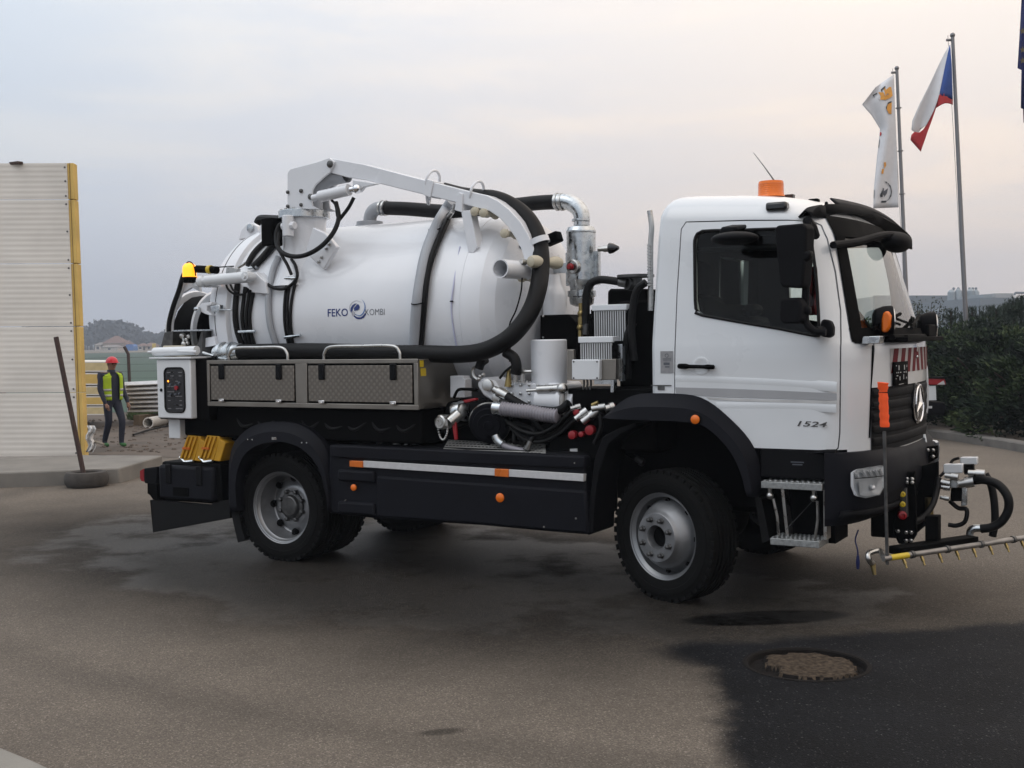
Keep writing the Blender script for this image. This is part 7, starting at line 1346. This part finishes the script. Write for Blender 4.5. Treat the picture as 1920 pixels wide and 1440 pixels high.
# hands: palm with five fingers
for s_, w0, w1 in ((1, vv[20], vv[21]), (-1, vv[24], vv[25])):
    d = (w1-w0).normalized(); sd_ = fdir.cross(d).normalized() if abs(fdir.dot(d)) < .9 else sdir; fv = d.cross(sd_).normalized()
    g = MB(); g.tube([w1-d*.02*sc, w1+d*.04*sc, w1+d*.075*sc], [.024*sc, .036*sc, .034*sc], 10)
    for k, ln in enumerate((.062, .075, .080, .070)): o = w1+d*.07*sc+fv*(-.027+.018*k)*sc; g.tube([o, o+d*ln*.5*sc, o+d*ln*.85*sc-sd_*s_*.018*sc], [.0095*sc, .009*sc, .007*sc], 6)
    o = w1+d*.02*sc+fv*.03*sc; g.tube([o, o+d*.03*sc+fv*.025*sc, o+d*.06*sc+fv*.03*sc], [.012*sc, .011*sc, .008*sc], 6); g.build('hand', skinm, pe, smooth=60)
hc = bp(0, .045, 1.635)
g = MB(); g.ball(hc+(fdir*.097)*sc-V(0, 0, .012)*sc, .016*sc, 8, 6, (1, 1, 1.5)); [g.ball(hc+sdir*s_*.092*sc, .026*sc, 8, 6, (.6, .6, 1.1)) for s_ in (-1, 1)]; g.build('nose_and_ears', skinm, pe)
for s_ in (-1, 1): g = MB(); g.ball(hc+(fdir*.088+sdir*.034*s_)*sc+V(0, 0, .012)*sc, .012*sc, 8, 6); g.build('eye', black, pe)
g = MB(); g.tube([hc+(fdir*.09+sdir*-.028)*sc-V(0, 0, .055)*sc, hc+(fdir*.1)*sc-V(0, 0, .055)*sc, hc+(fdir*.09+sdir*.028)*sc-V(0, 0, .055)*sc], .006*sc, 5); g.build('mouth', mat('lips', (.2, .07, .06), .5), pe)
redh = mat('red_helmet', (.55, .012, .03), .3, var=.05)
g = MB(); rows = []
for i in range(9):
    el = R(90*i/8); rows.append([hc+V(0, 0, .035)*sc+(fdir*.128*math.cos(a)+sdir*.112*math.sin(a))*math.cos(el)*sc+V(0, 0, .115*math.sin(el))*sc for a in [2*math.pi*k/24 for k in range(24)]])
g.grid(rows, True); brim = [hc+V(0, 0, .03)*sc+(fdir*(.15+(.045 if math.cos(a) > 0 else 0)*math.cos(a))*math.cos(a)+sdir*.128*math.sin(a))*sc for a in [2*math.pi*k/24 for k in range(24)]]; g.grid([rows[0], brim], True); g.build('helmet', redh, pe, smooth=50, solid=.006)
hv = mat('high_visibility_cloth', (.36, .52, .015), .75, var=.12, vscale=9); tape = mat('vest_tape', (.42, .43, .42), .5)
def torso(a, z, off): # a angle from front
    t_ = (z-.93)/.5; w = .185+.02*math.sin(t_*2)+off-(.03 if z > 1.40 else 0); d = .135+off
    return bp(w*math.sin(a), d*math.cos(a)+.012, z)
g = MB(); rows = []
for i in range(12):
    z = .93+.47*i/11; rows.append([torso(a, z+.06*(1-abs(math.cos(a)))*(i/11)**3, .022) for a in [R(24+312*k/36) for k in range(37)]])
g.grid(rows); [g.grid([[torso(s_*R(24+60*k/6), 1.40, .022) for k in range(7)], [bp(s_*(.075+.10*k/6), .06, 1.475-.03*k/6) for k in range(7)], [bp(s_*(.075+.10*k/6), -.07, 1.465-.03*k/6) for k in range(7)], [torso(s_*R(156-60*k/6), 1.40, .022) for k in range(7)]]) for s_ in (-1, 1)]
g.build('vest', hv, pe, smooth=60, solid=.012)
for z0 in (1.00, 1.11): g = MB(); g.grid([[torso(R(25+310*k/36), z, .03) for k in range(37)] for z in (z0, z0+.045)]); g.build('vest_stripe', tape, pe, smooth=60, solid=.004)
g = MB(); g.lathe(bp(0, .012, 1.45), (0, 0, 1), [(.09*sc, 0), (.075*sc, .03*sc), (.07*sc, .075*sc)], 18, cap=False); g.build('collar', navy, pe, solid=.01)
# red jacket hanging inside the cab by the far pillar
g = MB(); rows = []
for i in range(8):
    y_ = 500+i*13; rows.append([at(1512+26*j/6+2*math.sin(i*.9), y_, .78+.05*math.sin(j*2.1+i*.4)) for j in range(7)])
g.grid(rows); tag(g.build('red_jacket', redfab, None, smooth=60, solid=.02), 'red jacket hanging inside the cab near the far pillar', 'jacket')
# ---- air: thin evening haze round the whole place
hz = bpy.data.materials.new('haze'); hz.use_nodes = True; t = hz.node_tree; t.nodes.clear(); o_ = N(t, 'ShaderNodeOutputMaterial'); v_ = N(t, 'ShaderNodeVolumePrincipled'); v_.inputs['Color'].default_value = (.72, .80, .92, 1); v_.inputs['Density'].default_value = .0008; L(t, v_.outputs[0], o_.inputs['Volume'])
g = MB(); g.bb(-900, 900, -120, 900, -1.2, 60); hzo = g.build('haze', hz, smooth=0); tag(hzo, kind='stuff')
